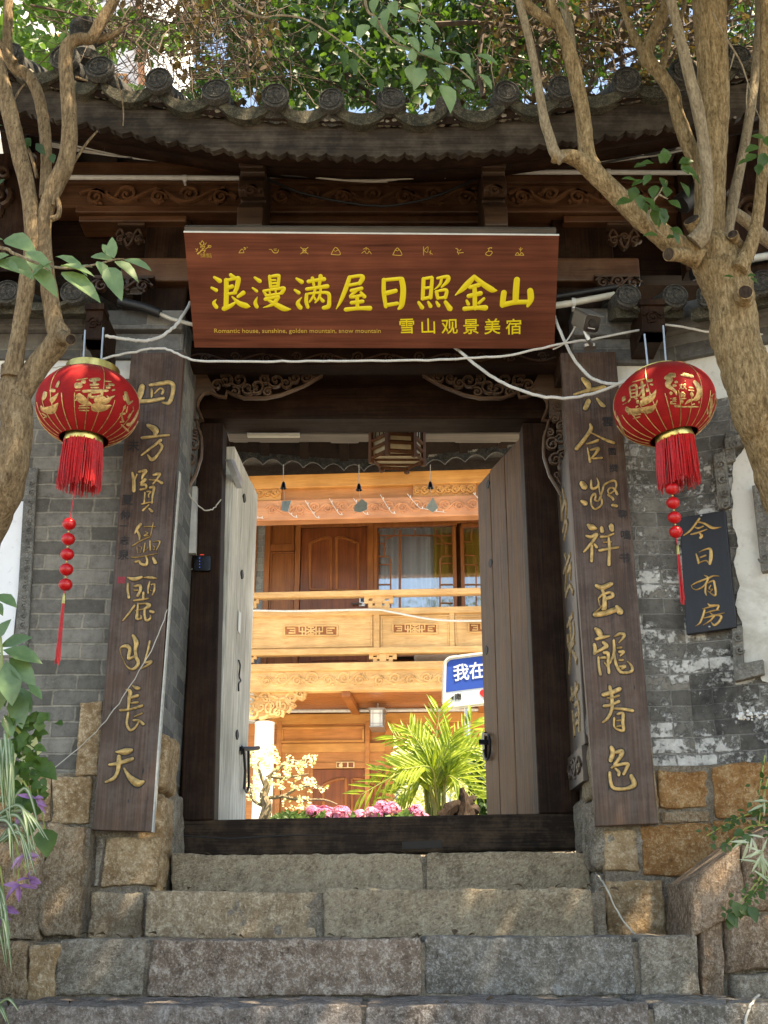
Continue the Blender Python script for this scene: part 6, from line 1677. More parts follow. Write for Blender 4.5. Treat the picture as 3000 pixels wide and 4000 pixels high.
# balcony rail, boards, fretwork
hb(HB, XL, 770, XR, 801, -.08, .06, 'handrail', 'pine', bevel=.01)
hb(HB, XL, 866, XR, 900, -.08, .03, 'rail', 'pine', bevel=.008)
hb(HB, XL, 1080, XR, 1112, -.10, .05, 'rail', 'pine', bevel=.008)
bp = hb(HB, XL, 898, XR, 1082, -.05, -.01, 'rail_panel', 'pine')
for x0, x1 in ((250, 905), (948, 1322), (1350, 1700)):
    frame_rel(HB, x0, 903, x1, 1078, 10, -.01, .004, 'panel_moulding', 'pine', bp)
for x0, x1 in ((914, 944), (1322, 1348), (1720, 1750), (216, 242)): hb(HB, x0, 890, x1, 1082, -.06, .02, 'baluster_post', 'pine', bevel=.006)
hb(HB, XL, 1158, XR, 1200, -.12, .05, 'floor_edge', 'pine', bevel=.008)
fbm = hb(HB, XL, 1196, XR, 1308, -.14, .02, 'floor_beam', 'pine', bevel=.01)
hscroll(290, 1205, 880, 1298, 7, .020, .018, 'pine', fbm, .02, 13); hscroll(900, 1205, 1500, 1290, 7, .020, .018, 'pine', fbm, .02, 14)
def fret(x0, y0, x1, y1, fr, name='fret_block'):
    m = MB(); (ax, ay), (bx, by) = q2(x0, y0), q2(x1, y1)
    W = bx - ax; H = by - ay
    cells = ["1110111", "1010101", "1111111", "0100010", "0111110"]
    for j, row in enumerate(cells):
        for i, c in enumerate(row):
            if c == '1': m.pbox(fr, ax + W * i / 7, ay + H * j / 5, ax + W * (i + 1) / 7 + .3, ay + H * (j + 1) / 5 + .3, -.03 - .002 * ((i + j) % 2), .02)
    m.pbox(fr, ax + W * .38, ay, ax + W * .62, by, -.06, .03)
    m.build(name, MT['pine'], house, smooth=False)
for x0, x1 in ((862, 1016), (200, 292)): fret(x0, 801, x1, 866, HB)
for x0, x1 in ((888, 1036), (170, 280)): fret(x0, 1112, x1, 1160, HB)
def fretgrille(x0, y0, x1, y1):
    bk = hb(HB, x0, y0, x1, y1, -.012, -.007, 'fret_opening', 'panel_brown', house)
    m = MB(); f = HB; (ax, ay), (bx, by) = q2(x0, y0), q2(x1, y1); W, H = bx - ax, by - ay; t = .009
    def L(*pts): m.tube([f.at(ax + W * a, ay + H * b, .0) for a, b in pts], .013, 5, True, (f.N, .012))
    L((0, 0), (1, 0)); L((0, 1), (1, 1))
    for s in (0, 1):
        X = (lambda a: 1 - a) if s else (lambda a: a)
        L((X(0), 0), (X(0), 1)); L((X(.05), .25), (X(.20), .25), (X(.20), .75), (X(.08), .75)); L((X(.10), .5), (X(.20), .5)); L((X(.28), 0), (X(.28), .6), (X(.40), .6)); L((X(.34), .2), (X(.34), 1)); L((X(.40), 0), (X(.40), 1)); L((X(.40), .3), (X(.5), .5)); L((X(.40), .8), (X(.5), .5))
    L((.5, 0), (.5, 1)); L((.44, .15), (.56, .15)); L((.44, .85), (.56, .85))
    m.build('fretwork', MT['pine'], bk, smooth=False)
fretgrille(430, 960, 716, 1012); fretgrille(1016, 950, 1254, 1000); fretgrille(1426, 945, 1660, 995)
# something soft seen through the gap: a grey cushion on the balcony bench
m = MB(); (ax, ay), (bx, by) = q2(1128, 1098), q2(1365, 1150); m.pbox(HB.off(-.6), ax, ay, bx, by, -.4, 0)
tag(m.build('bench_cushion', MT['curtain'], None, bevel=.06), 'grey cushion lying behind the balcony boards above the blue sign', 'cushion')
hb(HW, 275, 1090, 318, 1180, 0, .01, 'brick_strip', 'brick_far')
# big carved bracket under the balcony
m = MB(); f = HB.off(-.05)
out = [(200, 1310), (548, 1312), (540, 1345), (520, 1362), (490, 1352), (478, 1370), (492, 1385), (470, 1405), (455, 1395), (440, 1420), (400, 1445), (330, 1462), (232, 1465), (200, 1465)]
m.prism([f.at(*q2(x, y), -.0) for x, y in reversed(out)], f.N * -.12)
cbk = m.build('carved_bracket', MT['pine'], house, smooth=False)
m = MB(); f = HB.off(-.05)
for x, y, r_, d_ in ((300, 1395, 70, 1), (360, 1400, 60, -1), (420, 1390, 50, 1), (470, 1350, 40, -1), (260, 1430, 40, 1), (330, 1350, 34, -1), (395, 1430, 30, 1), (250, 1370, 40, -1), (515, 1330, 28, 1)):
    r, u = f.hit(*q2(x, y)); pts = spiral(f, r, u, r_ / 1.3825 * mpp(2750, 16), 1.5, x, d_, 20); m.tube(pts, [.03 - .015 * i / 20 for i in range(21)], 6, True, (f.N, .03))
m.build('carving', MT['pine'], cbk)
# lower storey
for y0, y1, n1, mt in ((1432, 1486, .03, 'pine_orange'), (1486, 1508, .0, 'pine_red'), (1592, 1640, .02, 'pine_orange'), (1640, 1702, .01, 'pine_red')): hb(HW, XL, y0, XR, y1, -.06, n1, 'beam', mt, bevel=.006)
for x0, x1 in ((382, 408), (866, 890), (975, 1012), (228, 262)): hb(HW, x0, 1480, x1, 2200, -.06, .04, 'stile', 'pine_red', bevel=.006)
hb(HW, 408, 1500, 866, 1595, -.06, .0, 'wall_panel', 'pine_red'); frame_rel(HW, 412, 1505, 862, 1590, 12, .0, .03, 'panel_moulding', 'pine_orange', house)
hb(HW, 408, 1700, 980, 1732, -.06, .03, 'door_head', 'pine_red', bevel=.006)
hb(HW, 408, 1700, 580, 2200, -.06, -.0, 'wall_panel', 'pine_red'); frame_rel(HW, 420, 1720, 560, 2190, 10, 0, .02, 'panel_moulding', 'pine_red', house)
d2 = door_leaf(580, 1735, 975, 2230, (712, 1697, 808, 1730), "1 1 1", 2080)
# pale glazed window behind the palm
w3 = hb(HW, 1020, 1620, 1560, 1960, -.06, .0, 'window', 'bluewall'); frame_rel(HW, 1012, 1612, 1570, 1970, 14, -.05, .03, 'frame', 'pine_red', w3)
m = MB()
for i in range(7):
    for j in range(4):
        (ax, ay), (bx, by) = q2(1036 + i * 74, 1632 + j * 80), q2(1036 + i * 74 + 62, 1632 + j * 80 + 66); m.pbox(HW, ax, ay, bx, by, .0, .012)
m.build('pane', MT['lampglass'], w3, smooth=False)
# white column with a grey capital
f = HB.off(-.15); c = f.at(*q2(324, 2000)); 
ru0 = f.hit(*q2(270, 1700))[0]; ru1 = f.hit(*q2(378, 1700))[0]; rad = (ru1 - ru0) / 2
top = f.at(*q2(324, 1490))
m = MB(); m.lathe([(rad, ZC), (rad * .97, top.z - .03), (rad * 1.0, top.z), (rad, top.z + .02)], (top.x, top.y, 0), 28); m.build('column', MT['paint_white'], house)
m = MB(); m.lathe([(.10, top.z + .02), (.10, top.z + .55)], (f.at(*q2(248, 1490)).x, top.y, 0), 16); m.build('pipe_sleeve', MT['cable_grey'], house)
m = MB(); m.tube([HW.at(*q2(400, 1428), .12), HW.at(*q2(1700, 1418), .12)], .028, 8); pp = tag(m.build('conduit_pipe', MT['white_pvc']), 'long white pipe across the lower storey under the balcony', 'pipe')

# lamp hanging from the balcony
lp = thing('porch_lamp', 'square frosted glass porch lamp hanging by a chain under the balcony', 'lamp', HW.at(*q2(927, 1460), .7))
f = HW.off(.7); (ax, ay), (bx, by) = q2(893, 1415), q2(962, 1505)
m = MB(); m.pbox(f, ax, ay, bx, by, -.42, 0); gl_ = m.build('glass_box', MT['lampglass'], lp, smooth=False)
m = MB()
for x in (ax, bx - 2): m.pbox(f, x, ay, x + 2, by, -.43, .012)
for y in (ay - 4, by - 2): m.pbox(f, ax - 3, y, bx + 3, y + 4, -.44, .02)
for x0, y0, x1, y1 in ((ax + 10, ay, ax + 12, by), (bx - 12, ay, bx - 10, by), (ax, ay + 12, bx, ay + 14), (ax, by - 14, bx, by - 12)): m.pbox(f, x0, y0, x1, y1, 0, .006)
m.pbox(f, ax - 8, ay - 8, bx + 8, ay - 4, -.45, .03)
m.build('frame', MT['steel'], lp, smooth=False)
m = MB(); m.tube([f.at((ax + bx) / 2, ay - 8, -.2), f.at((ax + bx) / 2, q2(0, 1308)[1], -.2)], .014, 6); m.build('chain', MT['cable_grey'], lp)

# light string on the balcony and icicle lights on the carved beam
m = MB(); m.tube(spline([tuple(HB.at(*q2(x, y), .09)) for x, y in [(60, 890), (240, 886), (500, 890), (905, 882), (1000, 893), (1200, 930), (1350, 942), (1600, 940)]], n=5), .014, 6)
tag(m.build('rope_light', MT['white_pvc']), 'yellowish rope light drooping along the balcony boards', 'rope light')
fl = thing('fairy_lights', 'white fairy light strands dangling off the carved balcony beam', 'fairy lights', HB.at(*q2(800, 360), .1))
for x, y, x2, y2 in ((425, 320, 505, 382), (545, 290, 625, 385), (675, 280, 748, 368), (805, 278, 888, 366), (950, 260, 1032, 360), (1095, 255, 1185, 335), (1185, 335, 1300, 355), (1450, 250, 1500, 290), (245, 385, 320, 388)):
    m = MB(); pts = spline([tuple(HB.at(*q2(a, b), .06)) for a, b in ((x, y), (x + (x2 - x) * .4, y + (y2 - y) * .55), (x + (x2 - x) * .75, y2 - 4), (x2, y2))], n=4)
    m.tube(pts, .005, 5)
    for p in pts[2::4]: m.tube([p, (p[0] + .006, p[1] - .01, p[2] + .028)], .007, 5)
    m.build('strand', MT['white_pvc'], fl)

# blue street-style sign behind the right door
FSG = Frame(P(1860, 2600, 12.0), (math.cos(R(4)), -math.sin(R(12)), 0), (0.05, 0, 1))
bs_ = thing('blue_place_sign', 'blue and white rounded place sign lettered 我在 half hidden by the right door', 'sign', P(1890, 3300, 12.0))
def qz(x, y): return q2(x, y)
def bsloop(x0, y0, x1, y1, r, k=5):
    out = []
    for cx, cy, a0 in ((x1 - r, y0 + r, -90), (x1 - r, y1 - r, 0), (x0 + r, y1 - r, 90), (x0 + r, y0 + r, 180)):
        for i in range(k + 1):
            a = R(a0 + 90 * i / k); out.append((cx + r * math.cos(a), cy + r * math.sin(a)))
    return out
sk = lambda x, y: (x + (y - 1260) * .02, y - (x - 1295) * .075)
m = MB(); m.prism([FSG.at(*q2(*sk(x, y)), 0) for x, y in reversed(bsloop(1295, 1128, 1960, 1400, 40))], FSG.N * -.03); m.build('panel', MT['sign_white'], bs_, smooth=False)
m = MB(); lo = [p for p in bsloop(1302, 1135, 1953, 1600, 36) if p[1] < 1290] + [(1302, 1312), (1953, 1312)]
lo = sorted([p for p in lo if p[0] < 1500], key=lambda p: -p[1]) + sorted([p for p in lo if p[0] >= 1500], key=lambda p: p[1])
m.prism([FSG.at(*q2(*sk(x, y)), .004) for x, y in reversed(lo)], FSG.N * -.003); m.build('blue_field', MT['blue'], bs_, smooth=False)
m = MB()
m.tube([FSG.at(*q2(*sk(x, y)), .0) for x, y in bsloop(1297, 1130, 1958, 1398, 38)] + [FSG.at(*q2(*sk(1960 - 42, 1130)), 0)], .022, 6); m.build('rim', MT['cream_pvc'], bs_)
for ch, x, y, s in (("我", 1388, 1222, .47), ("在", 1474, 1222, .47)):
    m = MB(); r, u = FSG.hit(*q2(*sk(x, y))); text_on(m, FSG, ch, r, u, .185, .003, .006, bold=.0025, sx=.92, rot=R(5)); m.build('white_character', MT['sign_white'], bs_, smooth=False)
m = MB(); r, u = FSG.hit(*q2(*sk(1375, 1348))); text_on(m, FSG, "南", r, u, .078, .003, .004, bold=.001, rot=R(5)); m.build('small_character', MT['ink'], bs_, smooth=False)
m = MB(); m.prism([FSG.at(*q2(*sk(x, y)), .004) for x, y in [(1330, 1348), (1350, 1360), (1350, 1336)]], FSG.N * -.003); m.build('arrow', MT['ink'], bs_, smooth=False)
m = MB()
hp = [(16 * math.sin(t) ** 3, 13 * math.cos(t) - 5 * math.cos(2 * t) - 2 * math.cos(3 * t) - math.cos(4 * t)) for t in [i * math.pi / 14 for i in range(28)]]
m.prism([FSG.at(*q2(*sk(1520 + a * 1.9, 1345 - b * 1.9)), .004) for a, b in reversed(hp)], FSG.N * -.003); m.build('heart', MT['red_dot'], bs_, smooth=False)
for x in (1420, 1850):
    m = MB(); p = FSG.at(*q2(*sk(x, 1398)), -.05); m.tube([p, (p.x, p.y, ZC)], .03, 8); m.build('post', MT['steel'], bs_)

# planting bed in the courtyard
bed_ = MB(); zb_ = Z0 + .80
bed_.box(-2.6, 2.8, 9.1, 11.2, ZC - .01, zb_)
tag(bed_.build('flower_bed', MT['st_grey'], None, smooth=False, bevel=.02), 'low grey stone planting bed in the courtyard behind the threshold', 'planter')
bs0 = MB(); bs0.box(-2.5, 2.7, 9.2, 11.1, zb_ - .02, zb_ + .02); tag(bs0.build('bed_soil', MT['soil'], None, smooth=False), kind='structure')
# areca palm
rp = random.Random(21)
palm = thing('palm', 'potted areca palm with arching yellow-green fronds before the lower door', 'palm', P(1705, 3180, 10.2))
pb0 = P(1705, 3205, 10.2)
st_ = MB(); lf = MB()
def frond(base, tip_px, arch, Y, n=26, L=.30, wide=.024):
    tip = P(tip_px[0], tip_px[1], Y)
    mid = (base + tip) / 2 + Vector((-(tip.x - base.x) * .22, 0, arch))
    pts = spline([tuple(base), tuple(base * .55 + mid * .45 + Vector((0, 0, .05))), tuple(mid), tuple(tip)], n=8)
    pts = [Vector(p) for p in pts]
    st_.tube(pts, [.013 - .010 * i / (len(pts) - 1) for i in range(len(pts))], 5)
    m_ = len(pts)
    for i in range(n):
        t = .34 + .66 * i / (n - 1); f_ = t * (m_ - 1); a = int(min(m_ - 2, f_)); p = pts[a].lerp(pts[a + 1], f_ - a)
        tg = (pts[a + 1] - pts[a]).normalized()
        for s in (-1, 1):
            side = tg.cross(Vector((0, -1, .25))).normalized() * s
            dr_ = (tg * .85 + side * .62 + Vector((0, rp.uniform(-.25, .25), .12))).normalized()
            ll = L * (1 - .55 * abs(t - .6) / .6) * rp.uniform(.85, 1.1)
            lf.leaf(p, dr_, Vector((0, -1, .4)), ll, wide * rp.uniform(.8, 1.15), .5, rp.uniform(.15, .45))
for tx, ty, ar, dy in ((1718, 2700, .05, 0), (1372, 3068, .38, -.3), (1450, 2980, .30, .2), (1520, 2800, .22, .1), (1590, 2780, .12, -.1), (1620, 2880, .16, .4), (1860, 2750, .12, .1), (1905, 2840, .22, -.2), (1940, 2960, .3, .2), (1985, 3060, .36, -.1), (1830, 2920, .2, .4), (1560, 2930, .25, -.5), (1640, 2790, .1, .3), (1480, 3110, .34, .5), (1880, 3080, .30, -.4), (1770, 2800, .08, -.3), (1545, 3060, .28, -.2), (1930, 2800, .2, .5)):
    b = pb0 + Vector((rp.uniform(-.06, .06), rp.uniform(-.06, .06), 0)); frond(b, (1705 + (tx - 1705) * .88, ty + 75 - (ty > 2950) * 40), ar * .9, 10.2 + dy, 16, .29, .027)
for k in range(12):
    b = pb0 + Vector((rp.uniform(-.09, .09), rp.uniform(-.08, .08), -.05)); st_.tube([b, b + Vector((rp.uniform(-.08, .08), rp.uniform(-.08, .08), rp.uniform(.4, .65)))], [.016, .009], 6)
st_.build('stems', MT['palm_stem'], palm); lf.build('fronds', MT['palm'], palm)
# variegated bonsai
bt = thing('bonsai_tree', 'small gnarled tree with cream yellow leaves before the white column', 'small tree', P(1025, 3215, 9.5))
tr = MB()
def limb(mb, pts, Y, r0, r1, n=7, sub=6, jit=0.0):
    W = [tuple(P(q[0], q[1], q[2] if len(q) > 2 else Y)) for q in pts]
    sp = spline(W, n=sub) if len(W) > 2 else W
    k = len(sp)
    mb.tube(sp, [r0 + (r1 - r0) * i / (k - 1) for i in range(k)], n)
    return [Vector(p) for p in sp]
def z2p(l): return [(q2(a, b)[0], q2(a, b)[1]) for a, b in l]
limb(tr, z2p([(310, 2040), (335, 1940), (318, 1880), (335, 1830), (345, 1770)]), 9.5, .05, .024)
lm = [z2p([(335, 1850), (300, 1760), (290, 1700), (330, 1650)]), z2p([(340, 1780), (440, 1700), (520, 1690), (600, 1660)]), z2p([(320, 1890), (420, 1880), (520, 1830), (640, 1830)]), z2p([(335, 1940), (260, 1900), (245, 1820)]), z2p([(420, 1880), (520, 1900), (640, 1900), (715, 1925)]), z2p([(345, 1770), (420, 1780), (560, 1760)])]
tips = []
for l in lm: tips += limb(tr, l, 9.5, .018, .006, 6)
tr.build('trunk', MT['bark_pale'], bt)
lf = MB()
for (cx, cy, rx, ry, n) in ((300, 1680, 70, 60, 300), (380, 1700, 80, 50, 260), (470, 1720, 80, 60, 260), (570, 1690, 50, 30, 100), (260, 1780, 40, 70, 160), (430, 1800, 90, 50, 260), (560, 1820, 80, 40, 240), (270, 1880, 40, 50, 120), (500, 1920, 90, 40, 200), (640, 1845, 30, 20, 40), (350, 1640, 40, 30, 80)):
    for k in range(int(n * 1.0)):
        a = rp.uniform(0, 6.28); q = math.sqrt(rp.random())
        x, y = cx + rx * q * math.cos(a), cy + ry * q * math.sin(a)
        if (noise.noise(Vector((x * .03, y * .03, 4))) < .02): continue
        lf.leaf(P(*q2(x, y), 9.5 + rp.uniform(-.25, .25)), (rp.uniform(-1, 1), rp.uniform(-1, 1), rp.uniform(-.3, 1)), (rp.uniform(-.5, .5), -1, rp.uniform(0, 1)), rp.uniform(.018, .032), rp.uniform(.012, .019), .2, .2)
lf.build('crown', MT['leaf_yellow'], bt)
# hydrangeas
def hydrangea(label, cx, cy, w, h, Y, n):
    o = thing('hydrangea_bush', label, 'flowers', P(*q2(cx, 2030), Y), 'pink hydrangeas behind the threshold')
    pet = MB(); lv = MB()
    for k in range(n):
        x = cx + rp.uniform(-w, w); y = cy + rp.uniform(-h, h) + abs(x - cx) / w * h * .5
        c = P(*q2(x, y), Y + rp.uniform(-.2, .2)); r = rp.uniform(.042, .060)
        for j in range(70):
            d_ = Vector((rp.gauss(0, 1), rp.gauss(0, 1), rp.gauss(0, 1) + .3)).normalized()
            p = c + d_ * r; t1 = d_.cross(Vector((rp.uniform(-1, 1), rp.uniform(-1, 1), rp.uniform(-1, 1)))).normalized()
            for s in range(4):
                an = s * math.pi / 2; t2 = d_.cross(t1); pet.leaf(p, t1 * math.cos(an) + t2 * math.sin(an) + d_ * .3, d_, .018, .017, .1, .1)
    for k in range(n * 10):
        x = cx + rp.uniform(-w * 1.1, w * 1.1); lv.leaf(P(*q2(x, cy + h + rp.uniform(0, 50)), Y + rp.uniform(-.2, .2)), (rp.uniform(-1, 1), rp.uniform(-1, .2), rp.uniform(0, 1)), (0, -1, 1), .09, .05)
    pet.build('blooms', MT['pink'], o); lv.build('leaves', MT['leaf_bright'], o)
hydrangea('pink hydrangea clump at the left, next to the bonsai', 650, 1980, 105, 26, 9.6, 17)
hydrangea('low paler pink hydrangea in the middle before door 111', 830, 1995, 80, 14, 9.8, 9)
hydrangea('tallest pink hydrangea just left of the palm stems', 990, 1965, 92, 28, 9.7, 18)
hydrangea('reddish pink hydrangea tucked behind the palm stems', 1145, 1985, 46, 22, 9.9, 8)
m = MB()
for k in range(260):
    x = rp.uniform(370, 545); y = 2030 - rp.random() * 60 * (1 - abs(x - 455) / 110)
    m.leaf(P(*q2(x, y), 9.4 + rp.uniform(-.1, .1)), (rp.uniform(-1, 1), rp.uniform(-1, .4), rp.uniform(.1, 1)), (0, -1, .6), .06, .022)
tag(m.build('leafy_shrub', MT['leaf_bright']), 'small bright green shrub between bonsai and hydrangea', 'shrub')
# driftwood
m = MB()
for pts, r0, r1 in (([(1290, 2000), (1330, 1950), (1370, 1930), (1410, 1960)], .06, .03), ([(1400, 2000), (1405, 1920), (1395, 1870), (1390, 1832)], .07, .012), ([(1320, 1990), (1310, 1940), (1340, 1915)], .045, .015), ([(1420, 1990), (1450, 1950), (1480, 1965)], .06, .02), ([(1380, 1990), (1440, 1900), (1460, 1905)], .05, .015)):
    limb(m, z2p(pts), 9.6, r0 * 1.1, r1 * 1.1, 8)
m.v = [(a + .012 * noise.noise(Vector((a * 22, b * 22, c * 22))), b, c + .012 * noise.noise(Vector((a * 25 + 4, b * 20, c * 25)))) for a, b, c in m.v]
MT['drift'] = wood('dark_driftwood', (.008, .005, .0035), (.045, .027, .017), 'Z', .8, .8, wear=(.16, .12, .09), wear_amt=.35, spec=.15)
tag(m.build('driftwood_root', MT['drift']), 'dark gnarled driftwood root at the foot of the right door', 'driftwood')
m = MB()
for k in range(420):
    x = rp.uniform(1440, 1560); y = rp.uniform(1700, 1980)
    m.leaf(P(*q2(x, y), 10.6 + rp.uniform(-.2, .2)), (rp.uniform(-1, 1), rp.uniform(-1, .4), rp.uniform(-.6, 1)), (0, -1, .6), .08, .05)
tag(m.build('leafy_shrub', MT['leaf_dark']), 'dark green shrub partly hidden by the right door leaf', 'shrub')
m = MB()
for k in range(700):
    x = rp.uniform(1030, 1500); y = rp.uniform(1600, 1990)
    m.leaf(P(*q2(x, y), 10.9 + rp.uniform(-.2, .5)), (rp.uniform(-1, 1), rp.uniform(-1, .4), rp.uniform(-.6, 1)), (0, -1, .6), .10, .03)
tag(m.build('leafy_shrub', MT['leaf_yellow']), 'pale yellow-green bush filling in behind the palm', 'shrub')
# ================================================================ THE TWO TREES IN FRONT
rt = random.Random(5)
def zr3(l): return [(2000 + a / 1.659, b / 1.659) for a, b in l]
def zr5(l): return [(2000 + a / 1.659, 900 + b / 1.659) for a, b in l]
def zl1(l): return [(a / 1.659, b / 1.659) for a, b in l]
def zl4(l): return [(a / 1.659, 900 + b / 1.659) for a, b in l]
def bough(parent, name, pts, radii, Y, mat_, dY=0.0, n=12, sub=9, lump=.085):
    """pts in photo pixels, radii in photo pixels; grows a knobbly limb"""
    k = len(pts); W = []
    for i, (x, y) in enumerate(pts):
        yy = Y + (dY[i] if hasattr(dY, '__len__') else dY * i / (k - 1))
        p = P(x, y, yy); W.append((p.x, p.y, p.z, radii[i] * mpp(y, yy) * (.9 if parent is not None and x < 700 else 1)))
    sp = spline(W, n=sub); m = MB()
    m.tube([q[:3] for q in sp], [max(.003, q[3]) for q in sp], n)
    sd_ = rt.uniform(0, 50)
    j = 0; out = []
    for q in sp:
        c = Vector(q[:3])
        for _ in range(n):
            v = Vector(m.v[j]); d = v - c
            f = 1 + lump * noise.noise(v * 14 + Vector((sd_, 0, 0))) + lump * .5 * noise.noise(v * 40 + Vector((sd_, 0, 0)))
            out.append(tuple(c + d * f)); j += 1
    m.v = out + m.v[j:]
    return m.build(name, MT[mat_], parent, ang=80)
# ---- right tree
YTR = 4.0
tr_ = thing('tree', 'many-stemmed golden-barked tree leaning in at the right edge', 'tree', (1.62, 4.3, Z0 + .2))
bough(tr_, 'trunk', [(3290, 3280), (3240, 2700), (3140, 2150), (3030, 1780), (2965, 1600), (2915, 1440), (2870, 1310), (2858, 1180), (2818, 1060), (2790, 980), (2785, 930)], [110, 105, 100, 100, 104, 96, 92, 94, 100, 88, 60], YTR, 'bark_r', [.3, .2, .1, .05, 0, 0, 0, 0, 0, 0, 0], 18, 8, .14)
bough(tr_, 'stem', [(2775, 1000), (2770, 850), (2778, 640), (2790, 420), (2780, 200), (2770, 0), (2765, -250), (2760, -600)], [62, 60, 60, 58, 62, 65, 60, 45], YTR + .04, 'bark_r', -.1, 16, 7, .07)
bough(tr_, 'stem', zr5([(1180, 80), (1230, 20), (1262, -100), (1268, -300), (1245, -550), (1200, -800), (1150, -1000), (1090, -1250), (1030, -1500), (980, -1800), (960, -2200)]), [38, 36, 25, 23, 23, 24, 23, 20, 19, 17, 12], YTR - .10, 'bark_pale', -.15, 12, 6, .06)
bough(tr_, 'stem', zr3([(1260, 1250), (1190, 1060), (1110, 850), (1065, 720), (1045, 610), (960, 480), (870, 370), (895, 270), (975, 100), (1000, 0), (1020, -300)]), [30, 27, 30, 26, 27, 27, 28, 24, 24, 20, 14], YTR + .12, 'bark_r', .1, 12, 6, .1)
bough(tr_, 'branch', zr3([(870, 370), (790, 230), (740, 110), (710, 0), (690, -200)]), [24, 16, 14, 13, 9], YTR + .2, 'bark_r', .1, 8)
bough(tr_, 'branch', zr3([(960, 480), (1000, 330), (1040, 190), (1110, 60), (1120, -100)]), [16, 13, 11, 10, 7], YTR + .2, 'bark_r', .1, 8)
bough(tr_, 'limb', [(2740, 1010), (2640, 960), (2560, 900), (2500, 850), (2386, 738), (2290, 645), (2225, 612), (2178, 608)], [44, 45, 44, 42, 38, 36, 30, 20], YTR - .05, 'bark_r', -.1, 14, 7, .12)
bough(tr_, 'knob', [(2190, 612), (2170, 620), (2155, 618)], [22, 24, 15], YTR - .15, 'bark_r', 0, 10, 5, .3)
bough(tr_, 'stem', zr3([(330, 1040), (275, 985), (240, 880), (205, 760), (160, 500), (110, 250), (45, 0), (0, -250)]), [24, 22, 20, 19, 16, 16, 15, 10], YTR - .15, 'bark_pale', -.05, 11, 6, .08)
bough(tr_, 'stem', zr3([(520, 1090), (485, 1000), (465, 780), (420, 540), (365, 320), (315, 180), (260, 40), (220, -120)]), [40, 34, 30, 30, 28, 21, 19, 12], YTR - .1, 'bark_r', -.05, 12, 7, .08)
bough(tr_, 'branch', zr3([(390, 350), (375, 180), (330, 20), (320, -150)]), [18, 15, 14, 9], YTR - .02, 'bark_pale', .1, 10)
bough(tr_, 'branch', zr3([(310, 170), (210, 120), (120, 50), (40, -40)]), [17, 22, 20, 18], YTR - .12, 'bark_r', 0, 10)
bough(tr_, 'stem', zr3([(1390, 1560), (1400, 1480), (1440, 1270), (1500, 980), (1545, 720), (1580, 450), (1600, 150), (1605, -100), (1610, -500)]), [26, 24, 22, 20, 19, 18, 17, 15, 10], YTR + .03, 'bark_pale', .05, 11, 6, .07)
bough(tr_, 'stem', zr3([(1470, 1750), (1545, 1600), (1590, 1420), (1625, 1080), (1638, 700), (1640, 350), (1640, 0), (1650, -400)]), [34, 28, 24, 22, 20, 20, 18, 12], YTR - .1, 'bark_r', .05, 11, 6, .07)
bough(tr_, 'limb', zr3([(1430, 1370), (1540, 1450), (1660, 1560), (1900, 1700)]), [20, 24, 26, 20], YTR + .25, 'bark_pale', .1, 10)
def stub(parent, a, b, r0, r1, Y, mat_='bark_r'):
    p, q = P(*a, Y + .02), P(*b, Y - .06); k = mpp(a[1], Y)
    m = MB(); m.tube([p, p.lerp(q, .6), q], [r0 * k, r1 * k * .95, r1 * k], 16); s = m.build('cut_stub', MT[mat_], parent)
    d = (q - p).normalized(); m = MB(); m.tube([q + d * .0008, q + d * .003], [r1 * k * .86, r1 * k * .8], 16); m.build('cut_face', MT['drift'], s)
stub(tr_, (2755, 960), (2702, 858), 42, 34, YTR - .06); stub(tr_, (2700, 1000), (2612, 992), 34, 28, YTR - .08); stub(tr_, (2890, 980), (2862, 915), 34, 22, YTR - .04); stub(tr_, (2900, 1170), (2912, 1140), 44, 30, YTR - .1)
tw = MB()
for pts in ([(1390, 250), (1480, 400), (1530, 540), (1570, 680), (1640, 840)], [(1530, 540), (1520, 640), (1525, 750)], [(1300, 80), (1390, 250)], [(1570, 680), (1540, 690)], [(1440, 350), (1410, 460)]): limb(tw, zr3(pts), YTR - .25, .004, .0015, 5)
for pts in ([(880, 1410), (920, 1300), (950, 1260), (1000, 1170)], [(950, 1260), (1010, 1290)], [(870, 1390), (930, 1480), (1000, 1540)]): limb(tw, zr3(pts), YTR - .22, .0045, .002, 5)
tw.build('twigs', MT['bark_pale'], tr_)
lf = MB()
def sprig(mb, spots, Y, size, wid, seed, dz=-.6):
    r_ = random.Random(seed)
    for x, y, a in spots:
        d = Vector((math.cos(R(a)), r_.uniform(-.5, .1), math.sin(R(a))))
        p = P(x, y, Y + r_.uniform(-.08, .08)); s = size * r_.uniform(.85, 1.15)
        mb.leaf(p, d, Vector((r_.uniform(-.4, .4), -1, r_.uniform(.2, .9))), s, wid * s * r_.uniform(.9, 1.1), .3, r_.uniform(.1, .4))
k3 = [(870, 1070, 200), (920, 1060, 170), (960, 1060, 60), (1000, 1060, 100), (1080, 1060, 20), (1100, 1050, 300), (1100, 1090, 340), (1090, 1180, 300), (1130, 1110, 330), (900, 1130, 230), (860, 1170, 200), (960, 1150, 290), (930, 1200, 250), (820, 1180, 170), (800, 1210, 250), (780, 1300, 190), (830, 1260, 270), (820, 1310, 300), (850, 1280, 310), (880, 1330, 320), (1000, 1280, 80), (1010, 1300, 320), (940, 1340, 260), (945, 1350, 310), (990, 1460, 100), (1020, 1480, 330), (1040, 1500, 300), (1000, 1545, 20), (950, 1530, 170), (900, 1400, 300)]
sprig(lf, [(2000 + x / 1.659, y / 1.659, a) for x, y, a in k3], YTR - .25, .060, .72, 3)
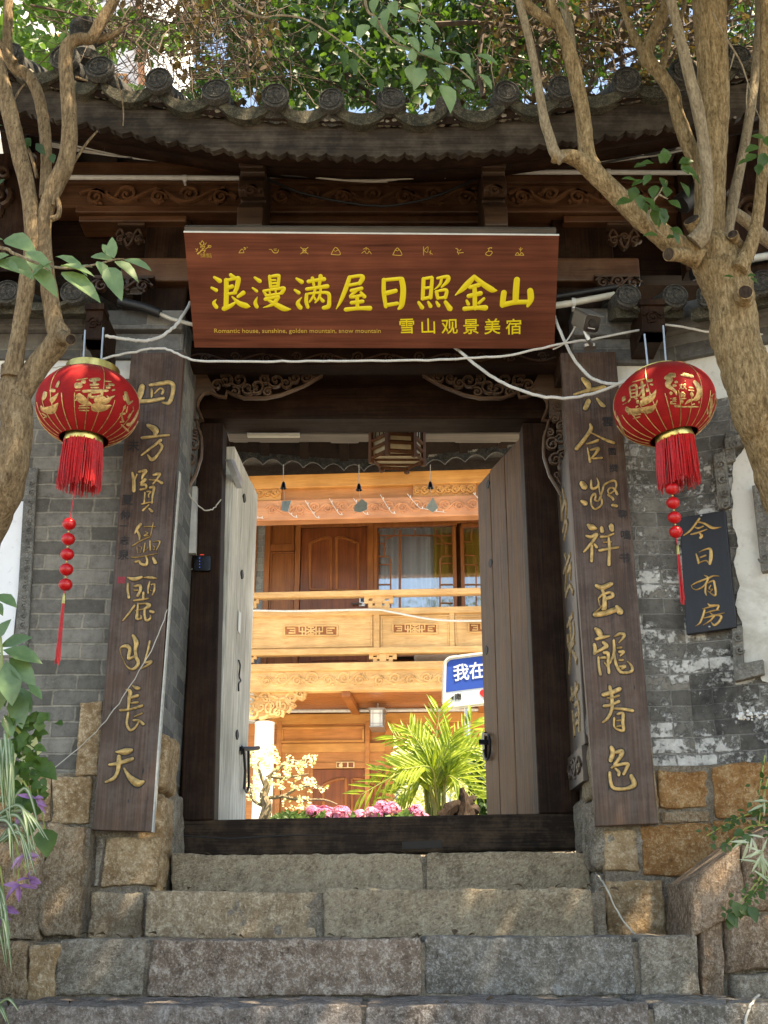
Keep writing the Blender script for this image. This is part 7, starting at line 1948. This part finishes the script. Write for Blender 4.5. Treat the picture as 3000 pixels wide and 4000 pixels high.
k3 = [(1600, 950, 200), (1640, 900, 160), (1580, 1000, 220), (1640, 990, 250), (1560, 1040, 190), (1660, 1040, 300), (1600, 1060, 260), (1700, 920, 30), (1700, 1000, 340), (1660, 950, 90)]
sprig(lf, [(2000 + x / 1.659, y / 1.659, a) for x, y, a in k3], YTR - .3, .060, .72, 4)
sprig(lf, [(2870, 1085, 170), (2905, 1070, 90), (2920, 1080, 20), (2930, 1085, 320)], YTR - .15, .04, .6, 5)
sprig(lf, [(2115, 10, 240), (2180, 5, 300), (2210, 15, 330), (2235, 20, 290)], YTR - .2, .05, .5, 8)
lf.build('leaves', MT['leaf'], tr_)
# ---- left tree
YTL = 4.0
tl_ = thing('tree', 'forked tan-barked tree leaning in at the left edge before the lantern', 'tree', (-1.5, 4.3, Z0 + .35))
bough(tl_, 'trunk', [(-330, 3250), (-230, 2600), (-90, 2150), (30, 1880), (62, 1700), (66, 1590), (50, 1500), (40, 1430)], [95, 92, 88, 80, 72, 68, 56, 45], YTL, 'bark_l', [.35, .2, .1, 0, 0, 0, 0, 0], 18, 8, .16)
bough(tl_, 'stem', zl1([(75, 2450), (110, 2250), (140, 2050), (180, 1800), (215, 1560), (185, 1250), (110, 930), (40, 640), (-20, 400), (-80, 150), (-120, -200)]), [46, 36, 34, 36, 38, 34, 36, 35, 32, 28, 20], YTL - .02, 'bark_l', 0, 14, 7, .08)
bough(tl_, 'stem', [(55, 1560), (120, 1470), (170, 1400), (218, 1345), (232, 1310), (212, 1262), (192, 1130), (176, 1010), (172, 900), (182, 820), (212, 730), (255, 640), (272, 520), (264, 360), (256, 240), (268, 175), (310, 152), (355, 150), (392, 90), (430, 30), (480, -60)], [58, 52, 50, 52, 50, 40, 36, 33, 30, 34, 40, 38, 35, 33, 30, 30, 26, 25, 25, 24, 18], YTL, 'bark_l', -.05, 16, 6, .09)
stub(tl_, (240, 1318), (276, 1326), 34, 22, YTL - .05, 'bark_l')
bough(tl_, 'branch', zl1([(285, 1280), (300, 1050), (290, 850), (255, 640), (190, 500), (90, 430), (50, 330), (52, 150), (55, 0), (60, -200)]), [22, 24, 26, 25, 26, 25, 22, 21, 20, 14], YTL + .10, 'bark_l', .0, 12, 6, .08)
bough(tl_, 'branch', zl1([(365, 1265), (420, 1150), (480, 1050), (560, 930), (630, 850)]), [9, 8, 7, 6, 4], YTL - .05, 'bark_l', .1, 8)
bough(tl_, 'branch', zl1([(330, 1420), (375, 1400), (385, 1340), (360, 1270), (345, 1330)]), [14, 12, 11, 10, 8], YTL - .06, 'bark_l', 0, 8)
bough(tl_, 'branch', zl1([(620, 260), (720, 230), (800, 180)]), [20, 16, 10], YTL, 'bark_l', 0, 8)
bough(tl_, 'branch', zl1([(100, 400), (40, 330), (0, 270), (-60, 180)]), [12, 10, 9, 7], YTL + .05, 'bark_l', 0, 8)
bough(tl_, 'branch', zl1([(240, 1150), (200, 1000), (150, 920)]), [8, 8, 6], YTL + .1, 'bark_l', 0, 7)
tw = MB(); limb(tw, zl1([(90, 650), (130, 580), (160, 545)]), YTL, .005, .003, 5); limb(tw, zl1([(750, 480), (790, 640), (800, 740), (797, 815)]), YTL, .004, .002, 5); limb(tw, zl1([(490, 500), (570, 525)]), YTL, .008, .003, 5)
tw.build('twigs', MT['bark_l'], tl_)
lf = MB()
sprig(lf, [(90, 500, 210), (100, 540, 300), (112, 560, 250), (140, 560, 310), (205, 600, 280), (10, 490, 180), (100, 620, 250), (20, 700, 230)], YTL + .05, .055, .6, 9)
lf.build('leaves', MT['leaf_dark'], tl_)
# ---- long leafy sprays close to the lens
def spray(name, label, stem, leaves, Y, mat_, size, wid, seed, heart=True):
    o = thing(name, label, 'branch', P(stem[0][0], stem[0][1], Y))
    m = MB(); limb(m, stem, Y, .006, .002, 6); m.build('twig', MT['bark_pale'], o)
    m = MB(); r_ = random.Random(seed)
    for x, y, a, s in leaves:
        d = Vector((math.cos(R(a)), r_.uniform(-.35, .05), math.sin(R(a))))
        m.leaf(P(x, y, Y + r_.uniform(-.05, .05)), d, Vector((r_.uniform(-.6, .3), -1, r_.uniform(.5, 1.3))), s * size, wid * s * size * r_.uniform(.85, 1.1), .35, r_.uniform(.05, .3), heart)
    m.build('leaves', MT[mat_], o); return o
z4 = lambda x, y: (x / 1.659, 900 + y / 1.659)
spray('leafy_branch', 'pale green leafy branch reaching in front of the left tree trunks', [(-560, 960), z4(-60, 110), z4(90, 150), z4(250, 215), z4(430, 245), z4(600, 225), z4(740, 190), z4(800, 185)],
      [(*z4(20, 60), 190, 1.1), (*z4(40, 50), 330, 1.9), (*z4(60, 160), 200, 1.4), (*z4(40, 180), 325, 1.7), (*z4(170, 140), 330, 1.5), (*z4(190, 130), 300, 1.6), (*z4(340, 200), 215, 1.3), (*z4(230, 250), 312, 1.7), (*z4(360, 170), 340, 1.7), (*z4(390, 230), 350, 1.6), (*z4(400, 270), 322, 2.4), (*z4(600, 240), 175, .9), (*z4(590, 170), 345, 1.2), (*z4(630, 200), 305, 1.2), (*z4(700, 240), 295, 1.9), (*z4(740, 180), 105, 1.2), (*z4(720, 170), 120, .9), (*z4(745, 200), 325, 1.5), (*z4(800, 190), 332, 1.6), (*z4(-20, 200), 330, 1.4)], 3.0, 'leaf_soft', .066, .52, 3)
z2_ = lambda x, y: (1000 + x / 1.659, y / 1.659)
spray('leafy_branch', 'drooping branch of heart-shaped green leaves hanging over the roof centre', [(620, -520), (860, -60), z2_(0, 100), z2_(180, 100), z2_(320, 125), z2_(450, 200), z2_(600, 310), z2_(740, 430)],
      [(*z2_(220, 20), 320, 1.0), (*z2_(300, 50), 320, 1.0), (*z2_(440, 150), 335, 1.0), (*z2_(380, 200), 260, 1.0), (*z2_(590, 270), 340, 1.0), (*z2_(560, 330), 280, 1.3), (*z2_(670, 360), 345, 1.0), (*z2_(660, 430), 0, 1.1), (*z2_(790, 500), 285, 1.1), (*z2_(610, 380), 290, 1.2), (*z2_(80, 130), 20, .9), (*z2_(360, 130), 40, .6)], 3.4, 'leaf', .058, .55, 6)
spray('leafy_branch', 'second, denser drooping branch with larger leaves right of the roof centre', [(1420, -620), z2_(700, -60), z2_(780, 120), z2_(870, 250), z2_(1000, 320), z2_(1150, 380), z2_(1300, 440), z2_(1400, 520)],
      [(*z2_(720, 160), 245, 1.3), (*z2_(760, 110), 275, 1.0), (*z2_(800, 130), 285, 1.2), (*z2_(910, 190), 340, 1.1), (*z2_(880, 230), 320, 1.1), (*z2_(990, 240), 300, 1.2), (*z2_(900, 310), 345, 1.5), (*z2_(1000, 420), 270, 1.1), (*z2_(1080, 440), 250, 1.4), (*z2_(1060, 340), 330, 1.6), (*z2_(1100, 220), 290, 1.0), (*z2_(1160, 290), 290, .8), (*z2_(1060, 130), 330, 1.5), (*z2_(1080, 170), 300, .9), (*z2_(1210, 340), 345, 1.2), (*z2_(1310, 400), 310, 1.5), (*z2_(1200, 420), 290, 1.3), (*z2_(1430, 360), 330, 1.4), (*z2_(1440, 480), 310, 1.3), (*z2_(1210, 550), 290, 1.7), (*z2_(1340, 520), 310, 1.0), (*z2_(930, 80), 330, 1.3), (*z2_(960, 30), 320, 1.2), (*z2_(990, 60), 290, 1.1), (*z2_(880, 10), 280, 1.2), (*z2_(840, 60), 270, 1.1), (*z2_(1140, 440), 320, 1.2), (*z2_(1330, 350), 300, 1.0), (*z2_(700, 0), 200, 1.1), (*z2_(780, -20), 260, 1.2), (*z2_(1020, 400), 100, .8)], 3.4, 'leaf_soft', .064, .62, 7)

# ================================================================ CREEPERS AND TREES BEHIND THE ROOF
def cloud(mb, n, xr, yr, Yr, size, wid, seed, dens=None, hang=0.0, curl=.3):
    r_ = random.Random(seed)
    k = 0; tries = 0
    while k < n and tries < n * 6:
        tries += 1
        x, y = r_.uniform(*xr), r_.uniform(*yr); Y = r_.uniform(*Yr)
        if dens and noise.noise(Vector((x * .0062, y * .0062, seed + Y * .35))) < dens(x, y): continue
        s = size * r_.uniform(.6, 1.3); k += 1
        mb.leaf(P(x, y, Y), (r_.uniform(-1, 1), r_.uniform(-1, 1), r_.uniform(-1, .6) - hang), (r_.uniform(-1, 1), r_.uniform(-1, 1), r_.uniform(-.2, 1)), s, s * wid * r_.uniform(.8, 1.2), .3, r_.uniform(0, curl))
def twigs(mb, n, xr, yr, Yr, L, r0, seed, bend=.5):
    r_ = random.Random(seed)
    for _ in range(n):
        p = P(r_.uniform(*xr), r_.uniform(*yr), r_.uniform(*Yr)); a = r_.uniform(0, 6.28)
        d = Vector((math.cos(a), r_.uniform(-.4, .4), math.sin(a)))
        pts = [p]
        for i in range(5):
            d = (d + Vector((r_.uniform(-bend, bend), r_.uniform(-bend, bend), r_.uniform(-bend, bend)))).normalized(); pts.append(pts[-1] + d * L / 5 * r_.uniform(.6, 1.3))
        mb.tube(pts, [r0 * (1 - .15 * i) for i in range(6)], 4)
# leafy green creeper on the middle of the roof
gt = thing('leafy_creeper', 'dense dark green creeper rising behind the middle of the gate roof', 'creeper', (0.4, 6.4, Z0 + 4))
lf = MB()
cloud(lf, 12500, (560, 2250), (-260, 440), (6.1, 7.6), .068, .74, 31, lambda x, y: -.34 + max(0, (y - 340) / 260.0) + (.16 if x < 900 else (.12 if x > 2050 else 0)), .4)
lf.build('leaves', MT['leaf_dark'], gt)
lf = MB(); cloud(lf, 700, (820, 1960), (-200, 420), (5.9, 6.3), .066, .74, 33, lambda x, y: .08, .3); lf.build('young_leaves', MT['leaf'], gt)
m = MB()
for pts in ([(1560, 520), (1480, 400), (1300, 330), (1180, 240), (1120, 100), (1090, -50)], [(1480, 400), (1330, 270), (1290, 160), (1240, 20)], [(1480, 400), (1380, 380), (1300, 180)], [(1560, 520), (1560, 300), (1800, 140), (1980, 60)], [(1560, 520), (1600, 380), (1750, 290), (1900, 90)]): limb(m, pts, 6.4, .022, .008, 6)
twigs(m, 300, (620, 1960), (-100, 420), (5.9, 7.3), .45, .0045, 3)
m.build('stems', MT['twig'], gt)
# dry, twiggy creeper over the right half of the roof
dc = thing('dry_creeper', 'brown tangle of dry creeper and dead leaves matted on the right half of the roof', 'creeper', (1.4, 5.4, Z0 + 4))
m = MB(); twigs(m, 600, (1850, 3150), (-260, 330), (5.3, 6.8), .5, .0048, 11, .7)
for pts in ([(1700, 95), (1900, 90), (2150, 130)], [(2050, 40), (2240, 120), (2480, 180), (2800, 120)], [(2300, 330), (2400, 240), (2560, 170), (2750, 60)], [(2440, 300), (2420, 120), (2500, -40)], [(2300, 60), (2500, 20), (2760, 30)], [(2820, 180), (2980, 190), (3100, 160)], [(1890, 380), (1870, 250), (1900, 60)], [(2140, 350), (2100, 200), (2150, 40)], [(2600, 260), (2700, 130), (2960, 60)]): limb(m, pts, 5.7, .018, .008, 6)
m.build('stems', MT['twig'], dc)
m = MB(); cloud(m, 3600, (1870, 3150), (-260, 330), (5.4, 7.0), .060, .62, 12, lambda x, y: -.12 + max(0, (y - 250) / 300.0), .2, .9); m.build('dead_leaves', MT['dry'], dc)
m = MB(); cloud(m, 3400, (1850, 3100), (-200, 330), (5.6, 7.6), .06, .65, 13, lambda x, y: -.08); m.build('green_leaves', MT['leaf_dark'], dc)
# finer twig tangle on the left with the greener creeper
lc = thing('green_creeper', 'bright green creeper and bare twigs over the left end of the roof', 'creeper', (-1.4, 5.6, Z0 + 4))
m = MB(); twigs(m, 420, (250, 1050), (-120, 330), (4.6, 6.2), .5, .0035, 15, .35)
for pts in ([(120, 20), (300, 60), (480, 140), (640, 260)], [(380, 160), (560, 60), (700, -20)], [(470, 120), (560, 200), (600, 290)], [(560, 60), (700, 90), (980, 60)], [(640, 0), (720, 90), (760, 250)]): limb(m, pts, 5.2, .008, .003, 5)
m.build('twigs', MT['twig'], lc)
m = MB(); cloud(m, 2300, (-150, 560), (-220, 240), (6.2, 7.8), .085, .8, 16, lambda x, y: -.22 + max(0, (x - 380) / 500.0) + max(0, (y - 200) / 200.0), .3); m.build('leaves', MT['leaf_bright'], lc)
m = MB(); cloud(m, 420, (430, 1080), (-100, 300), (4.9, 6), .05, .6, 17, lambda x, y: .05, .3); m.build('dry_leaves', MT['dry'], lc)
m = MB(); cloud(m, 260, (380, 700), (120, 340), (5.6, 6.2), .06, .8, 18, lambda x, y: .1, .3); m.build('low_leaves', MT['leaf_bright'], lc)
# leaf litter on the tiles
ll = MB(); r_ = random.Random(9)
for k in range(900):
    X = r_.uniform(-2.2, 2.2); Y = YE + r_.uniform(-.02, .5)
    if noise.noise(Vector((X * 2.2, Y, 3))) < .0 and X < .7: continue
    ll.leaf((X, Y, zroof(X, Y) + r_.uniform(.04, .10)), (r_.uniform(-1, 1), r_.uniform(-1, 1), r_.uniform(-.1, .7)), (r_.uniform(-.4, .4), r_.uniform(-.4, .4), 1), r_.uniform(.03, .07), r_.uniform(.02, .04), .5, .5)
tag(ll.build('leaf_litter', MT['dry']), kind='stuff')
# neighbour house rising behind the left end of the roof
nb = thing('neighbour_house', 'white rendered house corner with timber window behind the left end of the roof', 'house', P(580, 400, 12))
FN = FY(12.0)
m = MB(); m.quadbox(FN, [(545, -500), (618, -500), (650, 420), (570, 420)], -3, 0); zlo = min(v[2] for v in m.v)
m.box(P(540, 400, 12).x, P(655, 400, 12).x, 12, 15, ZC - .2, zlo + .1); m.build('corner_pier', MT['plaster_clean'], nb, smooth=False)
m = MB(); m.quadbox(FN, [(500, -500), (544, -500), (568, 420), (530, 420)], -3, -.25); m.build('pink_wall', MT['pine_pink'], nb, smooth=False)
m = MB(); m.quadbox(FN, [(-900, -500), (498, -500), (528, 420), (-900, 420)], -3, -.6); m.build('wall', MT['plaster_clean'], nb, smooth=False)
for x0, y0, x1, y1 in ((180, 20, 300, 130), (400, 180, 460, 260), (-100, 10, 60, 140)):
    m = MB(); m.pbox(FN, x0, y0, x1, y1, -.6, -.5); w_ = m.build('window', MT['pine_orange'], nb, smooth=False)
    m = MB(); m.pbox(FN, x0 + 12, y0 + 12, x1 - 12, y1 - 12, -.5, -.49); m.build('pane', MT['bluewall'], w_, smooth=False)

# ================================================================ PLANTS AT THE FOOT OF THE WALLS
def zl(x, y): return x / 1.659, 1900 + y / 1.659
bp_ = thing('broadleaf_plant', 'glossy broad-leaved plant at the left edge above the retaining wall', 'plant', P(-10, 2950, 3.7))
m = MB(); r_ = random.Random(41)
for x, y, a, s in ((-20, 700, 335, 1.3), (-40, 740, 310, .9), (0, 1040, 20, 1.6), (20, 1060, 350, 1.9), (10, 1080, 200, 1.3), (60, 1110, 320, 1.8), (40, 1130, 285, 2.1), (20, 1180, 270, 1.9), (100, 1300, 310, 1.6), (110, 1310, 285, 2.0), (0, 1330, 250, 1.5), (-20, 1200, 290, 1.8), (180, 1280, 320, 1.0), (-30, 1000, 60, 1.2), (30, 1480, 300, 1.2)):
    m.leaf(P(*zl(x, y), 3.6 + r_.uniform(-.1, .1)), (math.cos(R(a)), r_.uniform(-.5, 0), math.sin(R(a))), (r_.uniform(-.4, .4), -1, r_.uniform(.3, 1.2)), .066 * s, .036 * s, .25, r_.uniform(.1, .35))
m.build('leaves', MT['leaf_glossy'], bp_)
m = MB()
for pts in ([(-60, 1700), (0, 1350), (10, 1060), (-20, 800)], [(20, 1900), (60, 1500), (90, 1300)], [(30, 1500), (130, 1600), (160, 1680)]): limb(m, [zl(*p) for p in pts], 3.65, .007, .003, 6)
m.build('stems', MT['palm_stem'], bp_)
def zb(x, y): return x / 1.659, 2900 + y / 1.659
iv = thing('trailing_ivy', 'light green ivy trailing over the left retaining wall', 'plant', P(110, 3000, 3.75))
m = MB()
for k in range(150):
    x = r_.gauss(165, 60); y = r_.uniform(-200, 420)
    m.leaf(P(*zb(x, y), 3.72 + r_.uniform(-.1, .1)), (r_.uniform(-1, 1), r_.uniform(-.6, 0), r_.uniform(-1, .3)), (r_.uniform(-.5, .5), -1, r_.uniform(.1, 1)), r_.uniform(.022, .048), r_.uniform(.02, .04), .3, .3, True)
for x, y, a, s in ((200, 340, 260, 1.5), (150, 320, 250, 1.3), (290, 560, 285, 1.8), (210, 480, 270, 1.2), (250, 150, 330, 1.6), (230, 110, 320, 1.4)): m.leaf(P(*zb(x, y), 3.7), (math.cos(R(a)), -.3, math.sin(R(a))), (.2, -1, .6), .048 * s, .040 * s, .3, .2, True)
m.build('leaves', MT['leaf_bright'], iv)
m = MB(); limb(m, [zb(60, -150), zb(130, 0), zb(160, 150), zb(200, 330)], 3.72, .003, .002, 5); limb(m, [zb(170, 60), zb(240, 300), zb(290, 560)], 3.72, .003, .002, 5); m.build('stems', MT['palm_stem'], iv)
m = MB()
for k in range(14): m.leaf(P(*zb(r_.uniform(60, 290), r_.uniform(-60, 330)), 3.7), (r_.uniform(-1, 1), -.2, r_.uniform(-1, 1)), (0, -1, .5), .03, .026, .3, .3, True)
m.build('yellowing_leaves', MT['leaf_yellow'], iv)
sp_ = thing('spider_plant', 'cream-striped spider plant spilling down the left retaining wall', 'plant', P(20, 3400, 3.7))
mg, mw = MB(), MB()
def blade(x0, y0, x1, y1, arch, w, Y):
    a, b = P(*zb(x0, y0), Y), P(*zb(x1, y1), Y - r_.uniform(.0, .12)); mid = a.lerp(b, .45) + Vector(((b.x - a.x) * .12, -.03, arch))
    pts = [Vector(p) for p in spline([tuple(a), tuple(mid), tuple(b)], n=7)]; k = len(pts)
    for mb, f0, f1 in ((mg, -1, -.40), (mw, -.40, .40), (mg, .40, 1)):
        vs = []; fs = []
        for i, p in enumerate(pts):
            t = (pts[min(i + 1, k - 1)] - pts[max(i - 1, 0)]).normalized(); s_ = t.cross(Vector((.2, -1, .3))).normalized(); ww = w * (1 - (i / (k - 1)) ** 2.2) * .5 + .0008
            vs += [p + s_ * ww * f0 - Vector((0, .004 * (1 - abs(f0)), 0)), p + s_ * ww * f1 - Vector((0, .004 * (1 - abs(f1)), 0))]
        for i in range(k - 1): fs.append((2 * i, 2 * i + 1, 2 * i + 3, 2 * i + 2))
        mb.add(vs, fs)
for k in range(20):
    x0, y0 = r_.uniform(-60, 60), r_.choice((470, 500, 620, 640)) + r_.uniform(-30, 30); x1 = x0 + r_.uniform(20, 280); y1 = y0 + r_.uniform(80, 420)
    blade(x0, y0, x1, y1, r_.uniform(.03, .10), r_.uniform(.008, .013), 3.62)
for k in range(16): x0 = r_.uniform(-30, 90); blade(x0, r_.uniform(-60, 60), x0 + r_.uniform(-30, 60), r_.uniform(300, 470), .02, r_.uniform(.008, .012), 3.6)
for k in range(7): x0 = r_.uniform(-60, 40); blade(x0, r_.uniform(900, 1150), x0 + r_.uniform(20, 120), r_.uniform(1250, 1500), .03, .010, 3.58)
for q in ((-20, 1720, 60, 1830), (0, 1690, 120, 1740), (-40, 1740, 40, 1810)): blade(*q, .02, .009, 3.5)
mg.build('green_edges', MT['leaf_soft'], sp_); mw.build('cream_stripes', MT['leaf_pale'], sp_)
pf = thing('purple_trailing_plant', 'purple pointed leaves trailing among the spider plant', 'plant', P(60, 3400, 3.66))
m = MB()
for cx, cy in ((40, 1060), (190, 880), (150, 730), (230, 370), (130, 440), (20, 1090), (120, 930)):
    for k in range(5): m.leaf(P(*zb(cx + r_.uniform(-12, 12), cy + r_.uniform(-12, 12)), 3.58), (r_.uniform(-.6, 1), -.3, r_.uniform(-1.1, .2)), (r_.uniform(-.5, .5), -1, r_.uniform(.1, .8)), r_.uniform(.034, .056), r_.uniform(.011, .018), .5, .35)
m.build('leaves', MT['purple'], pf)
m = MB()
for pts in ([(60, 500), (110, 700), (120, 930)], [(0, 800), (20, 950), (30, 1060)], [(150, 250), (200, 330)], [(110, 700), (190, 880)]): limb(m, [zb(*p) for p in pts], 3.6, .003, .002, 5)
m.build('stems', MT['palm_stem'], pf)
def zrr(x, y): return 2000 + x / 1.659, 2800 + y / 1.659
rp_ = thing('trailing_plant', 'fine trailing green and white-striped plant at the right edge over the stones', 'plant', P(2960, 3250, 3.9))
m = MB(); m2 = MB(); st2 = MB()
for pts in ([(1680, 600), (1560, 620), (1420, 680), (1260, 770)], [(1680, 700), (1520, 720), (1360, 860)], [(1660, 400), (1620, 560), (1600, 700)], [(1680, 900), (1600, 1050), (1500, 1180), (1420, 1260)], [(1640, 250), (1600, 500)], [(1680, 1000), (1580, 1120), (1490, 1240)]):
    sp2 = limb(st2, [zrr(*p) for p in pts], 3.92, .003, .0015, 5)
    for p in sp2:
        for _ in range(2):
            m.leaf(p + Vector((r_.uniform(-.03, .03), r_.uniform(-.03, .03), r_.uniform(-.03, .03))), (r_.uniform(-1, 1), r_.uniform(-.6, .1), r_.uniform(-1, .4)), (r_.uniform(-.5, .5), -1, r_.uniform(.1, 1)), r_.uniform(.014, .03), r_.uniform(.010, .018), .3, .2)
for x, y, a, s in ((1450, 1200, 270, 1.6), (1400, 1270, 300, 1.7), (1470, 1240, 330, 1.5), (1540, 1230, 290, 1.7), (1420, 1300, 250, 1.3), (1500, 740, 200, 1.3), (1500, 760, 300, 1.2)): m.leaf(P(*zrr(x, y), 3.88), (math.cos(R(a)), -.3, math.sin(R(a))), (.1, -1, .6), .03 * s, .024 * s, .3, .2, True)
for k in range(26):
    cx, cy = r_.choice(((1540, 800), (1620, 880), (1640, 780), (1560, 1000), (1650, 1030), (1650, 560), (1640, 930))); a = r_.uniform(150, 330)
    m2.leaf(P(*zrr(cx + r_.uniform(-20, 20), cy + r_.uniform(-20, 20)), 3.86), (math.cos(R(a)), r_.uniform(-.5, 0), math.sin(R(a))), (r_.uniform(-.4, .4), -1, r_.uniform(.2, .9)), r_.uniform(.04, .075), r_.uniform(.007, .011), .4, .4)
m.build('leaves', MT['leaf'], rp_); m2.build('striped_leaves', MT['leaf_pale'], rp_); st2.build('stems', MT['palm_stem'], rp_)
# white blossom twig against the right wall
m = MB()
for k in range(40):
    x, y = 2880 + r_.uniform(0, 130), 2795 + r_.uniform(-12, 12) + (r_.random() - .5) * 14
    m.ball(P(x, y, 4.6 + r_.uniform(-.05, .05)), r_.uniform(.004, .008), 6)
bl = thing('blossom_twig', 'small twig of white blossom at the right edge beside the stained brick', 'twig', P(2950, 2800, 4.6)); m.build('blossom', MT['paint_white'], bl)
m = MB(); limb(m, [(2870, 2806), (2950, 2796), (3060, 2780)], 4.6, .002, .003, 5); m.build('twig', MT['twig'], bl)

# ================================================================ UPPER CROWNS OF THE TWO TREES (unseen above the view, placed and thickened to shade the gate front)
def crown(parent, c, rx, ry, rz, n, mat_, seed, zmin):
    r_ = random.Random(seed); mb = MB(); k = 0
    while k < n:
        a = Vector((r_.gauss(0, 1), r_.gauss(0, 1), r_.gauss(0, 1))).normalized() * (r_.random() ** .45)
        p = Vector(c) + Vector((a.x * rx, a.y * ry, a.z * rz))
        if noise.noise(p * 1.3) < -.3: continue
        if p.z < Z0 + zmin(p.y): continue
        mb.leaf(p, (r_.uniform(-1, 1), r_.uniform(-1, 1), r_.uniform(-1, .5)), (r_.uniform(-.6, .6), r_.uniform(-.6, .6), 1), r_.uniform(.09, .15), r_.uniform(.05, .08), .3, .3); k += 1
    mb.build('crown', MT[mat_], parent)
edge = lambda Y: Y * math.tan(PITCH + math.atan(2080 / F)) + .25
crown(tr_, (2.2, 2.9, Z0 + 5.4), 2.8, 2.3, 1.9, 15000, 'leaf', 61, edge)
crown(tl_, (-1.5, 3.2, Z0 + 5.4), 1.7, 1.8, 1.5, 3000, 'leaf', 62, edge)

# dry leaves and bits lying on the treads and the threshold
fl_ = MB(); r_ = random.Random(77)
for Yt, pz, w in ((5.47, 3337, .95), (4.98, 3478, .95), (4.43, 3668, 1.1), (3.9, 3931, 1.3)):
    zt0 = ZY(pz, Yt)
    for k in range(16):
        X = r_.choice((-1, 1)) * w * (1 - r_.random() ** 2 * .95)
        fl_.leaf((X, Yt + r_.uniform(.0, .42), zt0 + r_.uniform(.008, .016)), (r_.uniform(-1, 1), r_.uniform(-1, 1), r_.uniform(.0, .35)), (r_.uniform(-.4, .4), r_.uniform(-.4, .4), 1), r_.uniform(.02, .045), r_.uniform(.012, .025), .6, .5)
tag(fl_.build('fallen_leaves', MT['dry']), kind='stuff')
